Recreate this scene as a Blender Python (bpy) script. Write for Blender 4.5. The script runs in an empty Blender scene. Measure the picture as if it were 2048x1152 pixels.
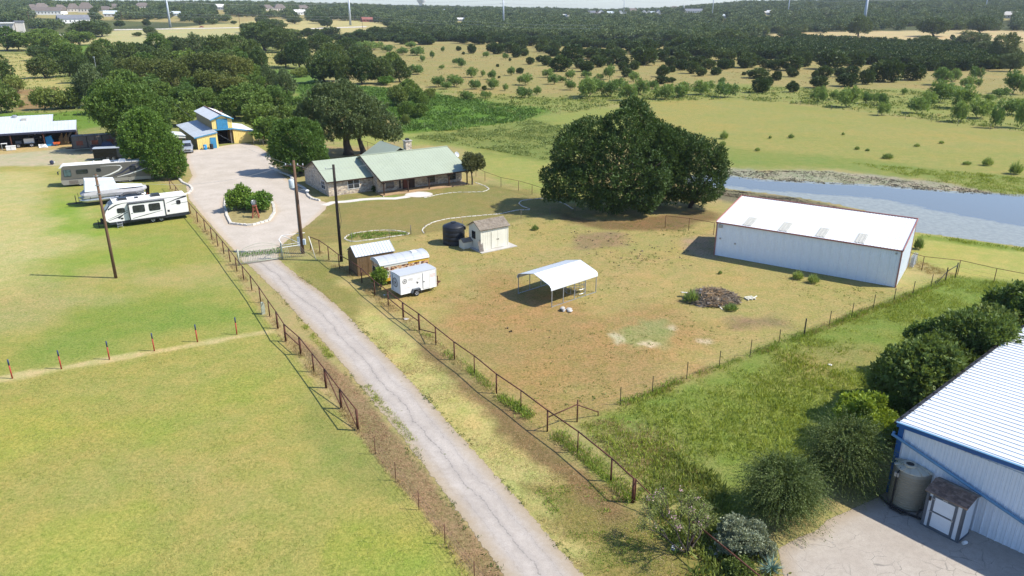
import bpy, math, random
import numpy as np
from mathutils import Vector, Matrix

R = math.radians
S = bpy.context.scene
COL = S.collection
rnd = random.Random(11)

# ---------------------------------------------------------------- camera, sky, sun, exposure
CAM_H, PITCH, FPX = 25.0, R(20.53), 1490.0          # focal length in pixels of the 2048 px wide photograph
cam = bpy.data.cameras.new('camera')
cam_o = bpy.data.objects.new('camera', cam); COL.objects.link(cam_o)
cam_o.location = (0, 0, CAM_H); cam_o.rotation_euler = (R(90) - PITCH, 0, 0)
cam.sensor_width = 36.0; cam.lens = 36.0 * FPX / 2048.0
cam.clip_start = 0.5; cam.clip_end = 30000
S.camera = cam_o

SUN_EL, SUN_AZ = R(48.7), R(96.0)                   # azimuth clockwise from +Y (the view direction)
world = bpy.data.worlds.new('World'); S.world = world; world.use_nodes = True
wn = world.node_tree; wn.nodes.clear()
sky = wn.nodes.new('ShaderNodeTexSky'); sky.sky_type = 'NISHITA'; sky.sun_disc = False
sky.sun_elevation = SUN_EL; sky.sun_rotation = SUN_AZ
sky.air_density = 1.0; sky.dust_density = .6; sky.ozone_density = 1.5
bg = wn.nodes.new('ShaderNodeBackground'); bg.inputs['Strength'].default_value = 0.15
wo = wn.nodes.new('ShaderNodeOutputWorld')
tn = wn.nodes.new('ShaderNodeMix'); tn.data_type = 'RGBA'; tn.blend_type = 'MULTIPLY'; tn.inputs[0].default_value = 1.0
tn.inputs[7].default_value = (.70, .80, .95, 1)          # a slightly bluer summer sky
wn.links.new(sky.outputs[0], tn.inputs[6]); wn.links.new(tn.outputs[2], bg.inputs[0]); wn.links.new(bg.outputs[0], wo.inputs[0])
sl = bpy.data.lights.new('sun', 'SUN'); sl.energy = 4.7; sl.angle = R(0.6); sl.color = (1.0, 0.94, 0.83)
sun_o = bpy.data.objects.new('sun', sl); COL.objects.link(sun_o)
sd_ = Vector((math.sin(SUN_AZ) * math.cos(SUN_EL), math.cos(SUN_AZ) * math.cos(SUN_EL), math.sin(SUN_EL)))
sun_o.rotation_euler = sd_.to_track_quat('Z', 'Y').to_euler(); sun_o.location = (60, 0, 80)
vs = S.view_settings
vs.view_transform = 'Standard'; vs.look = 'None'; vs.gamma = 1.0; vs.use_curve_mapping = False
vs.exposure = 0.68
S.render.engine = 'CYCLES'
S.cycles.max_bounces = 6; S.cycles.diffuse_bounces = 3; S.cycles.glossy_bounces = 2
S.cycles.transparent_max_bounces = 12; S.cycles.volume_bounces = 0
S.cycles.use_denoising = True

# ---------------------------------------------------------------- terrain
CP, SP = math.cos(PITCH), math.sin(PITCH)
def ray(px, py):
    u = (px - 1024) / FPX; v = (576 - py) / FPX
    return np.array([u, CP + v * SP, -SP + v * CP])
def P(px, py, z=0.0):
    r = ray(px, py); t = (z - CAM_H) / r[2]
    return Vector((r[0] * t, r[1] * t, z))
def PX(pts, z=0.0):
    return np.array([P(x, y, z)[:2] for x, y in pts])
def sstep(t):
    t = np.clip(t, 0, 1); return t * t * (3 - 2 * t)
def sdf(pts, poly):
    """signed distance to a closed polygon, negative inside"""
    pts = np.asarray(pts, float); n = len(poly)
    d = np.full(len(pts), 1e18); ins = np.zeros(len(pts), bool)
    for i in range(n):
        a, b = poly[i], poly[(i + 1) % n]
        e = b - a; w = pts - a
        t = np.clip((w @ e) / max(e @ e, 1e-12), 0, 1)
        q = w - t[:, None] * e
        d = np.minimum(d, (q * q).sum(1))
        c = ((a[1] > pts[:, 1]) != (b[1] > pts[:, 1]))
        with np.errstate(divide='ignore', invalid='ignore'):
            xi = (b[0] - a[0]) * (pts[:, 1] - a[1]) / (b[1] - a[1]) + a[0]
        ins ^= c & (pts[:, 0] < xi)
    d = np.sqrt(d)
    return np.where(ins, -d, d)
def vnoise(x, y, scale, seed=0):
    x = np.asarray(x, float) / scale; y = np.asarray(y, float) / scale
    xi, yi = np.floor(x), np.floor(y); fx, fy = x - xi, y - yi
    def h(a, b):
        v = np.sin(a * 127.1 + b * 311.7 + seed * 74.7) * 43758.5453
        return v - np.floor(v)
    fx = fx * fx * (3 - 2 * fx); fy = fy * fy * (3 - 2 * fy)
    return (h(xi, yi) * (1 - fx) + h(xi + 1, yi) * fx) * (1 - fy) + (h(xi, yi + 1) * (1 - fx) + h(xi + 1, yi + 1) * fx) * fy
def fbm(x, y, scale, seed=0, oct=3):
    s = 0; a = 1; t = 0
    for i in range(oct):
        s = s + a * vnoise(x, y, scale / 2 ** i, seed + i * 5); t += a; a *= 0.55
    return s / t

WATER_Z = -0.5
POND = PX([(1380, 352), (1452, 352), (1530, 361), (1640, 366), (1760, 372), (1900, 384), (2048, 391), (2300, 402), (2500, 440),
           (2300, 500), (2048, 491), (1836, 462), (1740, 420), (1640, 400), (1560, 388), (1458, 376), (1380, 368)], WATER_Z)
RX = [-400, 0, 300, 500, 600, 800, 1000, 1200, 1300, 1400, 1500, 1700, 2048, 2500]
RY = [7, 7, 8, 7, 10, 14, 17, 21, 20, 13, 8, 5, 5, 5]
def tz(x, y):
    x = np.asarray(x, float); y = np.asarray(y, float)
    yy = np.maximum(y, 1.0); D = np.hypot(x, y)
    px = 1024 + FPX * x / (yy * CP)
    ridge = 25 + (18.2 - np.interp(px, RX, RY) - 5.0) / FPX * 2000 * CP
    z = ridge * sstep((D - 520) / 1450.0) + (fbm(x, y, 260, 3) - 0.5) * 6 * sstep((D - 600) / 600)
    z = z - 60 * sstep((D - 2300) / 2500.0)
    z = np.where(y > 0, z, 0.0)
    near = (y > 60) & (y < 160) & (x > 10)
    if np.any(near):
        shp = x.shape
        pts = np.stack([x.ravel(), y.ravel()], 1); m = near.ravel()
        s = np.full(len(pts), 99.0); s[m] = sdf(pts[m], POND)
        s = s.reshape(shp)
        z = z + np.where(s < 0, WATER_Z - 0.5 * sstep(-s / 3.0), WATER_Z * (1 - sstep(s / 7.0)))
    return z
def tz1(x, y): return float(tz(np.array([x]), np.array([y]))[0])
def G(px, py):
    """point of the ground seen at photo position px, py"""
    r = ray(px, py)
    if py > 110:
        return P(px, py, 0.0)
    ts = np.geomspace(300, 3200, 500) / r[1]
    z = CAM_H + r[2] * ts - tz(r[0] * ts, r[1] * ts)
    k = np.argmax(z < 0) if np.any(z < 0) else len(ts) - 1
    t = ts[k]
    return Vector((r[0] * t, r[1] * t, tz1(r[0] * t, r[1] * t)))
def GX(pts): return np.array([G(x, y)[:2] for x, y in pts])

# ---------------------------------------------------------------- things and parts
def thing(name, label, cat, loc=(0, 0, 0), rotz=0.0, group=None):
    o = bpy.data.objects.new(name, None); COL.objects.link(o)
    o.empty_display_size = 0.2
    o.location = loc; o.rotation_euler = (0, 0, rotz)
    o['label'] = label; o['category'] = cat
    if group: o['group'] = group
    return o
def tag(o, label, cat, group=None):
    o['label'] = label; o['category'] = cat
    if group: o['group'] = group
    return o
def kind(o, k):
    o['kind'] = k; return o
def link(name, me, parent=None):
    o = bpy.data.objects.new(name, me); COL.objects.link(o)
    if parent is not None: o.parent = parent
    return o

class MB:
    """collects polygons and links them as ONE mesh object"""
    def __init__(s): s.v = []; s.f = []; s.m = []
    def poly(s, pts, mi=0):
        b = len(s.v); s.v += [tuple(p) for p in pts]
        s.f.append(tuple(range(b, b + len(pts)))); s.m.append(mi); return s
    def add(s, vs, fs, mi=0):
        b = len(s.v); s.v += [tuple(p) for p in vs]
        for f in fs: s.f.append(tuple(b + i for i in f)); s.m.append(mi)
        return s
    def box(s, x0, x1, y0, y1, z0, z1, mi=0):
        v = [(x0, y0, z0), (x1, y0, z0), (x1, y1, z0), (x0, y1, z0), (x0, y0, z1), (x1, y0, z1), (x1, y1, z1), (x0, y1, z1)]
        return s.add(v, [(0, 3, 2, 1), (4, 5, 6, 7), (0, 1, 5, 4), (1, 2, 6, 5), (2, 3, 7, 6), (3, 0, 4, 7)], mi)
    def bar(s, p, q, w, h, mi=0):
        """square bar from p to q"""
        p, q = Vector(p), Vector(q); d = (q - p).normalized()
        u = d.cross(Vector((0, 0, 1)))
        u = Vector((1, 0, 0)) if u.length < 1e-4 else u.normalized()
        n = u.cross(d)
        a, b = u * (w / 2), n * (h / 2)
        v = [p - a - b, p + a - b, p + a + b, p - a + b, q - a - b, q + a - b, q + a + b, q - a + b]
        return s.add(v, [(0, 1, 2, 3), (7, 6, 5, 4), (1, 0, 4, 5), (2, 1, 5, 6), (3, 2, 6, 7), (0, 3, 7, 4)], mi)
    def slab(s, p00, p10, p11, p01, t, mi=0):
        """quad (counter-clockwise seen from outside) thickened inwards by t"""
        a, b, c, d = (Vector(p) for p in (p00, p10, p11, p01))
        n = (b - a).cross(d - a).normalized() * t
        v = [a, b, c, d, a - n, b - n, c - n, d - n]
        return s.add(v, [(0, 1, 2, 3), (7, 6, 5, 4), (1, 0, 4, 5), (2, 1, 5, 6), (3, 2, 6, 7), (0, 3, 7, 4)], mi)
    def prism(s, prof, axis, a0, a1, mi=0):
        """profile [(u,z)] extruded along axis 'x' or 'y'"""
        n = len(prof)
        mk = (lambda u, z, a: (a, u, z)) if axis == 'x' else (lambda u, z, a: (u, a, z))
        v = [mk(u, z, a0) for u, z in prof] + [mk(u, z, a1) for u, z in prof]
        f = [tuple(range(n)), tuple(range(2 * n - 1, n - 1, -1))]
        f += [(i, n + i, n + (i + 1) % n, (i + 1) % n) for i in range(n)]
        return s.add(v, f, mi)
    def tube(s, pts, r, n=6, mi=0, cap=True):
        pts = [Vector(p) for p in pts]; m = len(pts)
        rs = r if isinstance(r, (list, tuple)) else [r] * m
        b = len(s.v); prev = None
        for i, p in enumerate(pts):
            d = (pts[min(i + 1, m - 1)] - pts[max(i - 1, 0)])
            d = d.normalized() if d.length > 1e-9 else Vector((0, 0, 1))
            u = d.cross(Vector((0.13, 0.27, 1))) if abs(d.z) < .95 else d.cross(Vector((1, 0.1, 0)))
            u.normalize(); w = d.cross(u)
            for k in range(n):
                a = 2 * math.pi * k / n
                s.v.append(tuple(p + (u * math.cos(a) + w * math.sin(a)) * rs[i]))
        for i in range(m - 1):
            for k in range(n):
                k2 = (k + 1) % n
                s.f.append((b + i * n + k, b + i * n + k2, b + (i + 1) * n + k2, b + (i + 1) * n + k)); s.m.append(mi)
        if cap:
            s.f.append(tuple(b + k for k in range(n - 1, -1, -1))); s.m.append(mi)
            s.f.append(tuple(b + (m - 1) * n + k for k in range(n))); s.m.append(mi)
        return s
    def lathe(s, prof, n=16, c=(0, 0, 0), mi=0):
        b = len(s.v); m = len(prof)
        for r, z in prof:
            for k in range(n):
                a = 2 * math.pi * k / n
                s.v.append((c[0] + r * math.cos(a), c[1] + r * math.sin(a), c[2] + z))
        for i in range(m - 1):
            for k in range(n):
                k2 = (k + 1) % n
                s.f.append((b + i * n + k, b + i * n + k2, b + (i + 1) * n + k2, b + (i + 1) * n + k)); s.m.append(mi)
        s.f.append(tuple(b + k for k in range(n - 1, -1, -1))); s.m.append(mi)
        s.f.append(tuple(b + (m - 1) * n + k for k in range(n))); s.m.append(mi)
        return s
    def mesh(s, name, mats, smooth=False):
        me = bpy.data.meshes.new(name); me.from_pydata(s.v, [], s.f)
        for m in (mats if isinstance(mats, (list, tuple)) else [mats]): me.materials.append(m)
        me.polygons.foreach_set('material_index', s.m)
        if smooth: me.polygons.foreach_set('use_smooth', [True] * len(s.f))
        me.update(); return me
    def build(s, name, mats, parent=None, smooth=False, kind=None):
        o = link(name, s.mesh(name, mats, smooth), parent)
        if kind: o['kind'] = kind
        return o

def xf(o, m):
    o.matrix_local = m; return o
def frame_m(o, u, v, n):
    """matrix with columns u, v, n at origin o"""
    u, v, n = Vector(u).normalized(), Vector(v).normalized(), Vector(n).normalized()
    return Matrix(((u.x, v.x, n.x, o[0]), (u.y, v.y, n.y, o[1]), (u.z, v.z, n.z, o[2]), (0, 0, 0, 1)))

# ---------------------------------------------------------------- materials
def N(nt, t, **kw):
    n = nt.nodes.new('ShaderNode' + t)
    for k, v in kw.items():
        if k in n.inputs.keys(): n.inputs[k].default_value = v
        else: setattr(n, k, v)
    return n
def mathn(nt, op, a, b=None, clamp=False):
    n = nt.nodes.new('ShaderNodeMath'); n.operation = op; n.use_clamp = clamp
    for i, x in enumerate((a, b)):
        if x is None: continue
        if isinstance(x, (int, float)): n.inputs[i].default_value = x
        else: nt.links.new(x, n.inputs[i])
    return n.outputs[0]
def ramp(nt, x, lo, hi, a=0.0, b=1.0):
    n = nt.nodes.new('ShaderNodeMapRange'); n.clamp = True
    nt.links.new(x, n.inputs[0])
    for i, v in zip((1, 2, 3, 4), (lo, hi, a, b)): n.inputs[i].default_value = v
    return n.outputs[0]
def mixc(nt, f, a, b, blend='MIX'):
    n = nt.nodes.new('ShaderNodeMix'); n.data_type = 'RGBA'; n.blend_type = blend
    for i, x in ((0, f), (6, a), (7, b)):
        if isinstance(x, (int, float)): n.inputs[i].default_value = x
        elif isinstance(x, (tuple, list)): n.inputs[i].default_value = (*x[:3], 1)
        else: nt.links.new(x, n.inputs[i])
    return n.outputs[2]
def noise(nt, co, scale, detail=3, rough=.55):
    n = N(nt, 'TexNoise'); n.inputs['Scale'].default_value = scale
    n.inputs['Detail'].default_value = detail; n.inputs['Roughness'].default_value = rough
    if co is not None: nt.links.new(co, n.inputs['Vector'])
    return n.outputs[0]
def newmat(name):
    m = bpy.data.materials.new(name); m.use_nodes = True
    nt = m.node_tree; b = nt.nodes['Principled BSDF']
    return m, nt, b
def mat(name, col, rough=.6, metal=0.0, var=.12, scale=1.5, dirt=None, dirt_amt=.25, bump=0.0, bscale=30, spec=.35, stretch=None):
    m, nt, b = newmat(name)
    tc = N(nt, 'TexCoord'); co = tc.outputs['Object']
    if stretch:
        mp = N(nt, 'Mapping'); mp.inputs['Scale'].default_value = stretch
        nt.links.new(co, mp.inputs['Vector']); co2 = mp.outputs[0]
    else: co2 = co
    n1 = noise(nt, co2, scale, 4, .6); n2 = noise(nt, co2, scale * 9, 3, .6)
    lo = tuple(c * (1 - var) for c in col); hi = tuple(min(1, c * (1 + var)) for c in col)
    c = mixc(nt, ramp(nt, n1, .3, .7), lo, hi)
    c = mixc(nt, ramp(nt, n2, .35, .75, 0, var * 1.6), c, tuple(x * .55 for x in col))
    if dirt:
        n3 = noise(nt, co2, scale * .8, 5, .7)
        c = mixc(nt, ramp(nt, n3, .48, .75, 0, dirt_amt), c, dirt)
    nt.links.new(c, b.inputs['Base Color'])
    b.inputs['Roughness'].default_value = rough; b.inputs['Metallic'].default_value = metal
    b.inputs['Specular IOR Level'].default_value = spec
    if bump:
        bn = N(nt, 'Bump'); bn.inputs['Strength'].default_value = bump; bn.inputs['Distance'].default_value = .02
        nt.links.new(noise(nt, co2, bscale, 4), bn.inputs['Height']); nt.links.new(bn.outputs[0], b.inputs['Normal'])
    return m
def leafmat(name, c1, c2, trans=.25, objvar=.25):
    """foliage: colour runs from c1 to c2 by a per-leaf tint; each plant a little different"""
    m, nt, b = newmat(name)
    at = N(nt, 'Attribute'); at.attribute_name = 'tint'
    oi = N(nt, 'ObjectInfo')
    c = mixc(nt, at.outputs['Fac'], c1, c2)
    hv = N(nt, 'HueSaturation')
    nt.links.new(ramp(nt, oi.outputs['Random'], 0, 1, 1 - objvar, 1 + objvar), hv.inputs['Value'])
    nt.links.new(ramp(nt, oi.outputs['Random'], 0, 1, .515, .485), hv.inputs['Hue'])
    nt.links.new(c, hv.inputs['Color'])
    nt.links.new(hv.outputs[0], b.inputs['Base Color'])
    b.inputs['Roughness'].default_value = .55; b.inputs['Specular IOR Level'].default_value = .25
    tr = N(nt, 'BsdfTranslucent')
    nt.links.new(mixc(nt, 1.0, hv.outputs[0], (1.1, 1.0, .5), 'MULTIPLY'), tr.inputs['Color'])
    mx = N(nt, 'MixShader'); mx.inputs[0].default_value = trans
    out = nt.nodes['Material Output']
    nt.links.new(b.outputs[0], mx.inputs[1]); nt.links.new(tr.outputs[0], mx.inputs[2]); nt.links.new(mx.outputs[0], out.inputs['Surface'])
    return m

M = {}
M['white_metal'] = mat('white metal', (.62, .645, .665), .38, 0, .04, .5, (.45, .42, .36), .12, stretch=(1, 1, .3))
M['wall_metal'] = mat('pale metal wall', (.62, .68, .74), .42, 0, .05, .6, (.45, .42, .36), .15)
M['shed_metal'] = mat('white shed metal', (.80, .84, .88), .42, 0, .05, .5, (.40, .36, .28), .15)
M['red_trim'] = mat('faded red trim', (.34, .13, .105), .55, 0, .15, 1)
M['blue_trim'] = mat('blue trim', (.015, .09, .26), .4, 0, .1, 1)
M['blue_pipe'] = mat('blue pipe', (.12, .25, .38), .45, 0, .1, 1)
M['skylight'] = mat('ribbed skylight', (.42, .41, .36), .5, 0, .15, 3)
M['green_roof'] = mat('pale green roof', (.32, .36, .27), .5, 0, .05, .35, (.28, .31, .21), .2)
M['dark_wood'] = mat('dark stained wood', (.045, .022, .014), .6, 0, .2, 3)
M['tan_conc'] = mat('tan porch slab', (.36, .24, .13), .85, 0, .15, 1.2)
M['conc'] = mat('concrete', (.42, .40, .37), .9, 0, .12, 1.0, (.3, .27, .22), .3, .2, 40)
M['stone_edge'] = mat('white stone', (.55, .52, .46), .9, 0, .2, 3)
M['frame_white'] = mat('white frame', (.70, .70, .68), .5, 0, .04)
M['rust'] = mat('rusty pipe', (.095, .034, .020), .75, 0, .3, 5)
M['black_steel'] = mat('black steel', (.02, .02, .022), .5, 0, .2, 5)
M['galv'] = mat('galvanised steel', (.38, .40, .42), .4, .5, .12, 4)
M['rubber'] = mat('tyre rubber', (.015, .015, .016), .85, 0, .2, 5)
M['rim'] = mat('wheel rim', (.55, .56, .58), .35, .3, .1)
M['pole_wood'] = mat('weathered pole wood', (.13, .075, .045), .85, 0, .25, 6, bump=.3, stretch=(1, 1, .1))
M['pole_dark'] = mat('dark creosote pole', (.022, .016, .014), .8, 0, .25, 6, stretch=(1, 1, .1))
M['wood_brown'] = mat('brown shed boards', (.15, .095, .045), .8, 0, .25, 4, stretch=(3, 3, .3), bump=.2)
M['wood_grey'] = mat('weathered grey boards', (.17, .15, .13), .85, 0, .3, 4, (.16, .09, .06), .5, .2, 20)
M['wood_red'] = mat('red stained wood', (.24, .075, .04), .7, 0, .2, 4)
M['yellow_board'] = mat('yellow boards', (.80, .62, .22), .6, 0, .08, 1.5, (.62, .45, .17), .25)
M['barn_side'] = mat('faded tan boards', (.34, .26, .13), .7, 0, .15, 1.5)
M['barn_blue'] = mat('barn blue', (.05, .24, .42), .55, 0, .15, 1.2)
M['tin'] = mat('tin roof', (.40, .44, .48), .4, .2, .12, .5, (.30, .26, .24), .3)
M['tin_white'] = mat('white tin roof', (.47, .50, .53), .38, .0, .05, .5, (.4, .36, .3), .15)
M['rust_red'] = mat('rusted ridge', (.26, .12, .09), .7, 0, .2, 2)
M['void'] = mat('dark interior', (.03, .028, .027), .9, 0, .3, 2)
M['grey_shingle'] = mat('mossy grey shingle', (.22, .185, .145), .9, 0, .3, 3, (.13, .09, .05), .5, .3, 25)
M['cream'] = mat('cream paint', (.66, .64, .54), .6, 0, .06, 1, (.42, .38, .26), .25)
M['trim_grey'] = mat('slate grey trim', (.10, .115, .135), .55, 0, .1)
M['shed_white'] = mat('white shed panel', (.66, .70, .74), .45, 0, .05, 1, (.4, .4, .38), .15)
M['tank_black'] = mat('black polyethylene', (.018, .021, .028), .45, 0, .15, 2)
M['tank_tan'] = mat('tan polyethylene', (.27, .245, .185), .5, 0, .08, 1.5, (.2, .17, .12), .3)
M['tank_top'] = mat('pale tank top', (.50, .46, .36), .55, 0, .1, 3)
M['blue_plastic'] = mat('blue plastic', (.02, .25, .55), .4, 0, .1)
M['orange'] = mat('orange paint', (.6, .12, .03), .5, 0, .1)
M['pale_green'] = mat('pale green metal', (.36, .38, .29), .55, 0, .12, 3, (.3, .2, .12), .3)
M['rv_white'] = mat('rv white', (.74, .73, .70), .35, 0, .03, .5, (.5, .45, .38), .12)
M['rv_dark'] = mat('rv charcoal', (.030, .034, .042), .35, 0, .1)
M['rv_roof'] = mat('rv roof membrane', (.72, .71, .68), .6, 0, .05, .8, (.42, .38, .34), .3)
M['rv_taupe'] = mat('taupe paint', (.125, .118, .105), .35, 0, .08, .6)
M['rv_beige'] = mat('beige paint', (.27, .255, .225), .4, 0, .06, .6)
M['rv_navy'] = mat('navy stripe', (.035, .04, .075), .35, 0, .1)
M['cover'] = mat('grey boat cover', (.36, .355, .36), .8, 0, .08, 2, bump=.4, bscale=6)
M['cover_white'] = mat('pale boat cover', (.62, .66, .70), .7, 0, .06, 1.5, bump=.4, bscale=4)
M['alu'] = mat('aluminium', (.50, .51, .52), .35, .6, .08)
M['silver'] = mat('silver paint', (.42, .45, .48), .3, .4, .05)
M['blue_car'] = mat('dark blue paint', (.018, .03, .075), .3, .2, .1)
M['black_car'] = mat('black paint', (.008, .008, .010), .25, 0, .1)
M['grey_roof'] = mat('grey trailer roof', (.40, .42, .44), .5, 0, .05, .7, (.3, .28, .25), .2)
M['graphic'] = mat('dark graphic print', (.05, .05, .055), .5, 0, .1)
M['graphic_red'] = mat('faded red print', (.55, .25, .18), .5, 0, .1)
M['yellow_band'] = mat('yellow band', (.62, .38, .04), .45, 0, .1, 1)
M['stick'] = mat('dead grey branches', (.20, .165, .125), .9, 0, .35, 5)
M['stick_tan'] = mat('broken tan wood', (.34, .22, .11), .9, 0, .3, 5)
M['rock'] = mat('pale limestone', (.42, .40, .37), .9, 0, .2, 3, bump=.4, bscale=8)
M['bark'] = mat('tree bark', (.075, .06, .048), .9, 0, .3, 6, bump=.4, bscale=18, stretch=(1, 1, .3))
M['porcelain'] = mat('grey insulator', (.45, .47, .50), .4, 0, .05)
M['trafo'] = mat('transformer grey', (.50, .56, .60), .45, 0, .06)
M['pylon'] = mat('grey steel pylon', (.42, .46, .50), .5, .2, .06, .05)
M['far_wall'] = mat('far pale wall', (.56, .52, .46), .8, 0, .08, .2)
M['far_white'] = mat('far white wall', (.74, .73, .70), .7, 0, .05, .2)
M['far_roof'] = mat('far brown roof', (.15, .125, .108), .85, 0, .15, .3)
M['far_roof_grey'] = mat('far grey roof', (.17, .18, .20), .8, 0, .15, .3)
M['far_metal'] = mat('far pale metal roof', (.50, .56, .58), .5, 0, .06, .2)
M['far_red'] = mat('far red shed', (.25, .09, .07), .8, 0, .15, .2)
M['wire'] = mat('fence wire', (.14, .10, .08), .7, .2, .1)
M['cable'] = mat('pale cable', (.34, .34, .34), .6, 0, .05)
M['post_red'] = mat('red post paint', (.36, .045, .03), .6, 0, .15)
M['post_blue'] = mat('blue post paint', (.02, .035, .10), .6, 0, .15)
M['tpost'] = mat('dark t-post', (.03, .032, .025), .7, 0, .2)
def glass(name, col, rough=.12):
    m, nt, b = newmat(name)
    b.inputs['Base Color'].default_value = (*col, 1); b.inputs['Roughness'].default_value = rough
    b.inputs['Specular IOR Level'].default_value = .6
    n = noise(nt, N(nt, 'TexCoord').outputs['Object'], 2.0, 2)
    nt.links.new(mixc(nt, ramp(nt, n, .35, .65), tuple(c * .6 for c in col), tuple(c * 1.5 for c in col)), b.inputs['Base Color'])
    return m
M['glass'] = glass('dark window glass', (.022, .026, .032))
M['glass_teal'] = glass('tinted windshield', (.06, .10, .11))
def stonemat():
    m, nt, b = newmat('mixed limestone masonry')
    co = N(nt, 'TexCoord').outputs['Object']
    mp = N(nt, 'Mapping'); mp.inputs['Scale'].default_value = (3.2, 3.2, 5.2); nt.links.new(co, mp.inputs[0])
    v = N(nt, 'TexVoronoi'); v.inputs['Scale'].default_value = 1.0; nt.links.new(mp.outputs[0], v.inputs['Vector'])
    e = N(nt, 'TexVoronoi'); e.feature = 'DISTANCE_TO_EDGE'; e.inputs['Scale'].default_value = 1.0; nt.links.new(mp.outputs[0], e.inputs['Vector'])
    sp = N(nt, 'SeparateColor'); nt.links.new(v.outputs['Color'], sp.inputs[0])
    c = mixc(nt, ramp(nt, sp.outputs[0], .1, .9), (.27, .20, .15), (.62, .51, .37))
    c = mixc(nt, ramp(nt, sp.outputs[1], .6, .95, 0, .7), c, (.36, .33, .31))
    c = mixc(nt, ramp(nt, e.outputs['Distance'], 0.0, .09, 1, 0), c, (.42, .38, .32))
    nt.links.new(c, b.inputs['Base Color']); b.inputs['Roughness'].default_value = .9
    bn = N(nt, 'Bump'); bn.inputs['Distance'].default_value = .03; bn.inputs['Strength'].default_value = .5
    nt.links.new(ramp(nt, e.outputs['Distance'], 0, .15), bn.inputs['Height']); nt.links.new(bn.outputs[0], b.inputs['Normal'])
    return m
M['stone'] = stonemat()
def patchmat():
    m, nt, b = newmat('brown spotted print')
    co = N(nt, 'TexCoord').outputs['Object']
    v = N(nt, 'TexVoronoi'); v.inputs['Scale'].default_value = 6.0; nt.links.new(co, v.inputs['Vector'])
    sp = N(nt, 'SeparateColor'); nt.links.new(v.outputs['Color'], sp.inputs[0])
    c = mixc(nt, ramp(nt, sp.outputs[0], .45, .5), (.10, .04, .025), (.50, .30, .16))
    c = mixc(nt, ramp(nt, sp.outputs[1], .8, .85), c, (.60, .52, .42))
    nt.links.new(c, b.inputs['Base Color']); b.inputs['Roughness'].default_value = .5
    return m
M['spots'] = patchmat()
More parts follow.
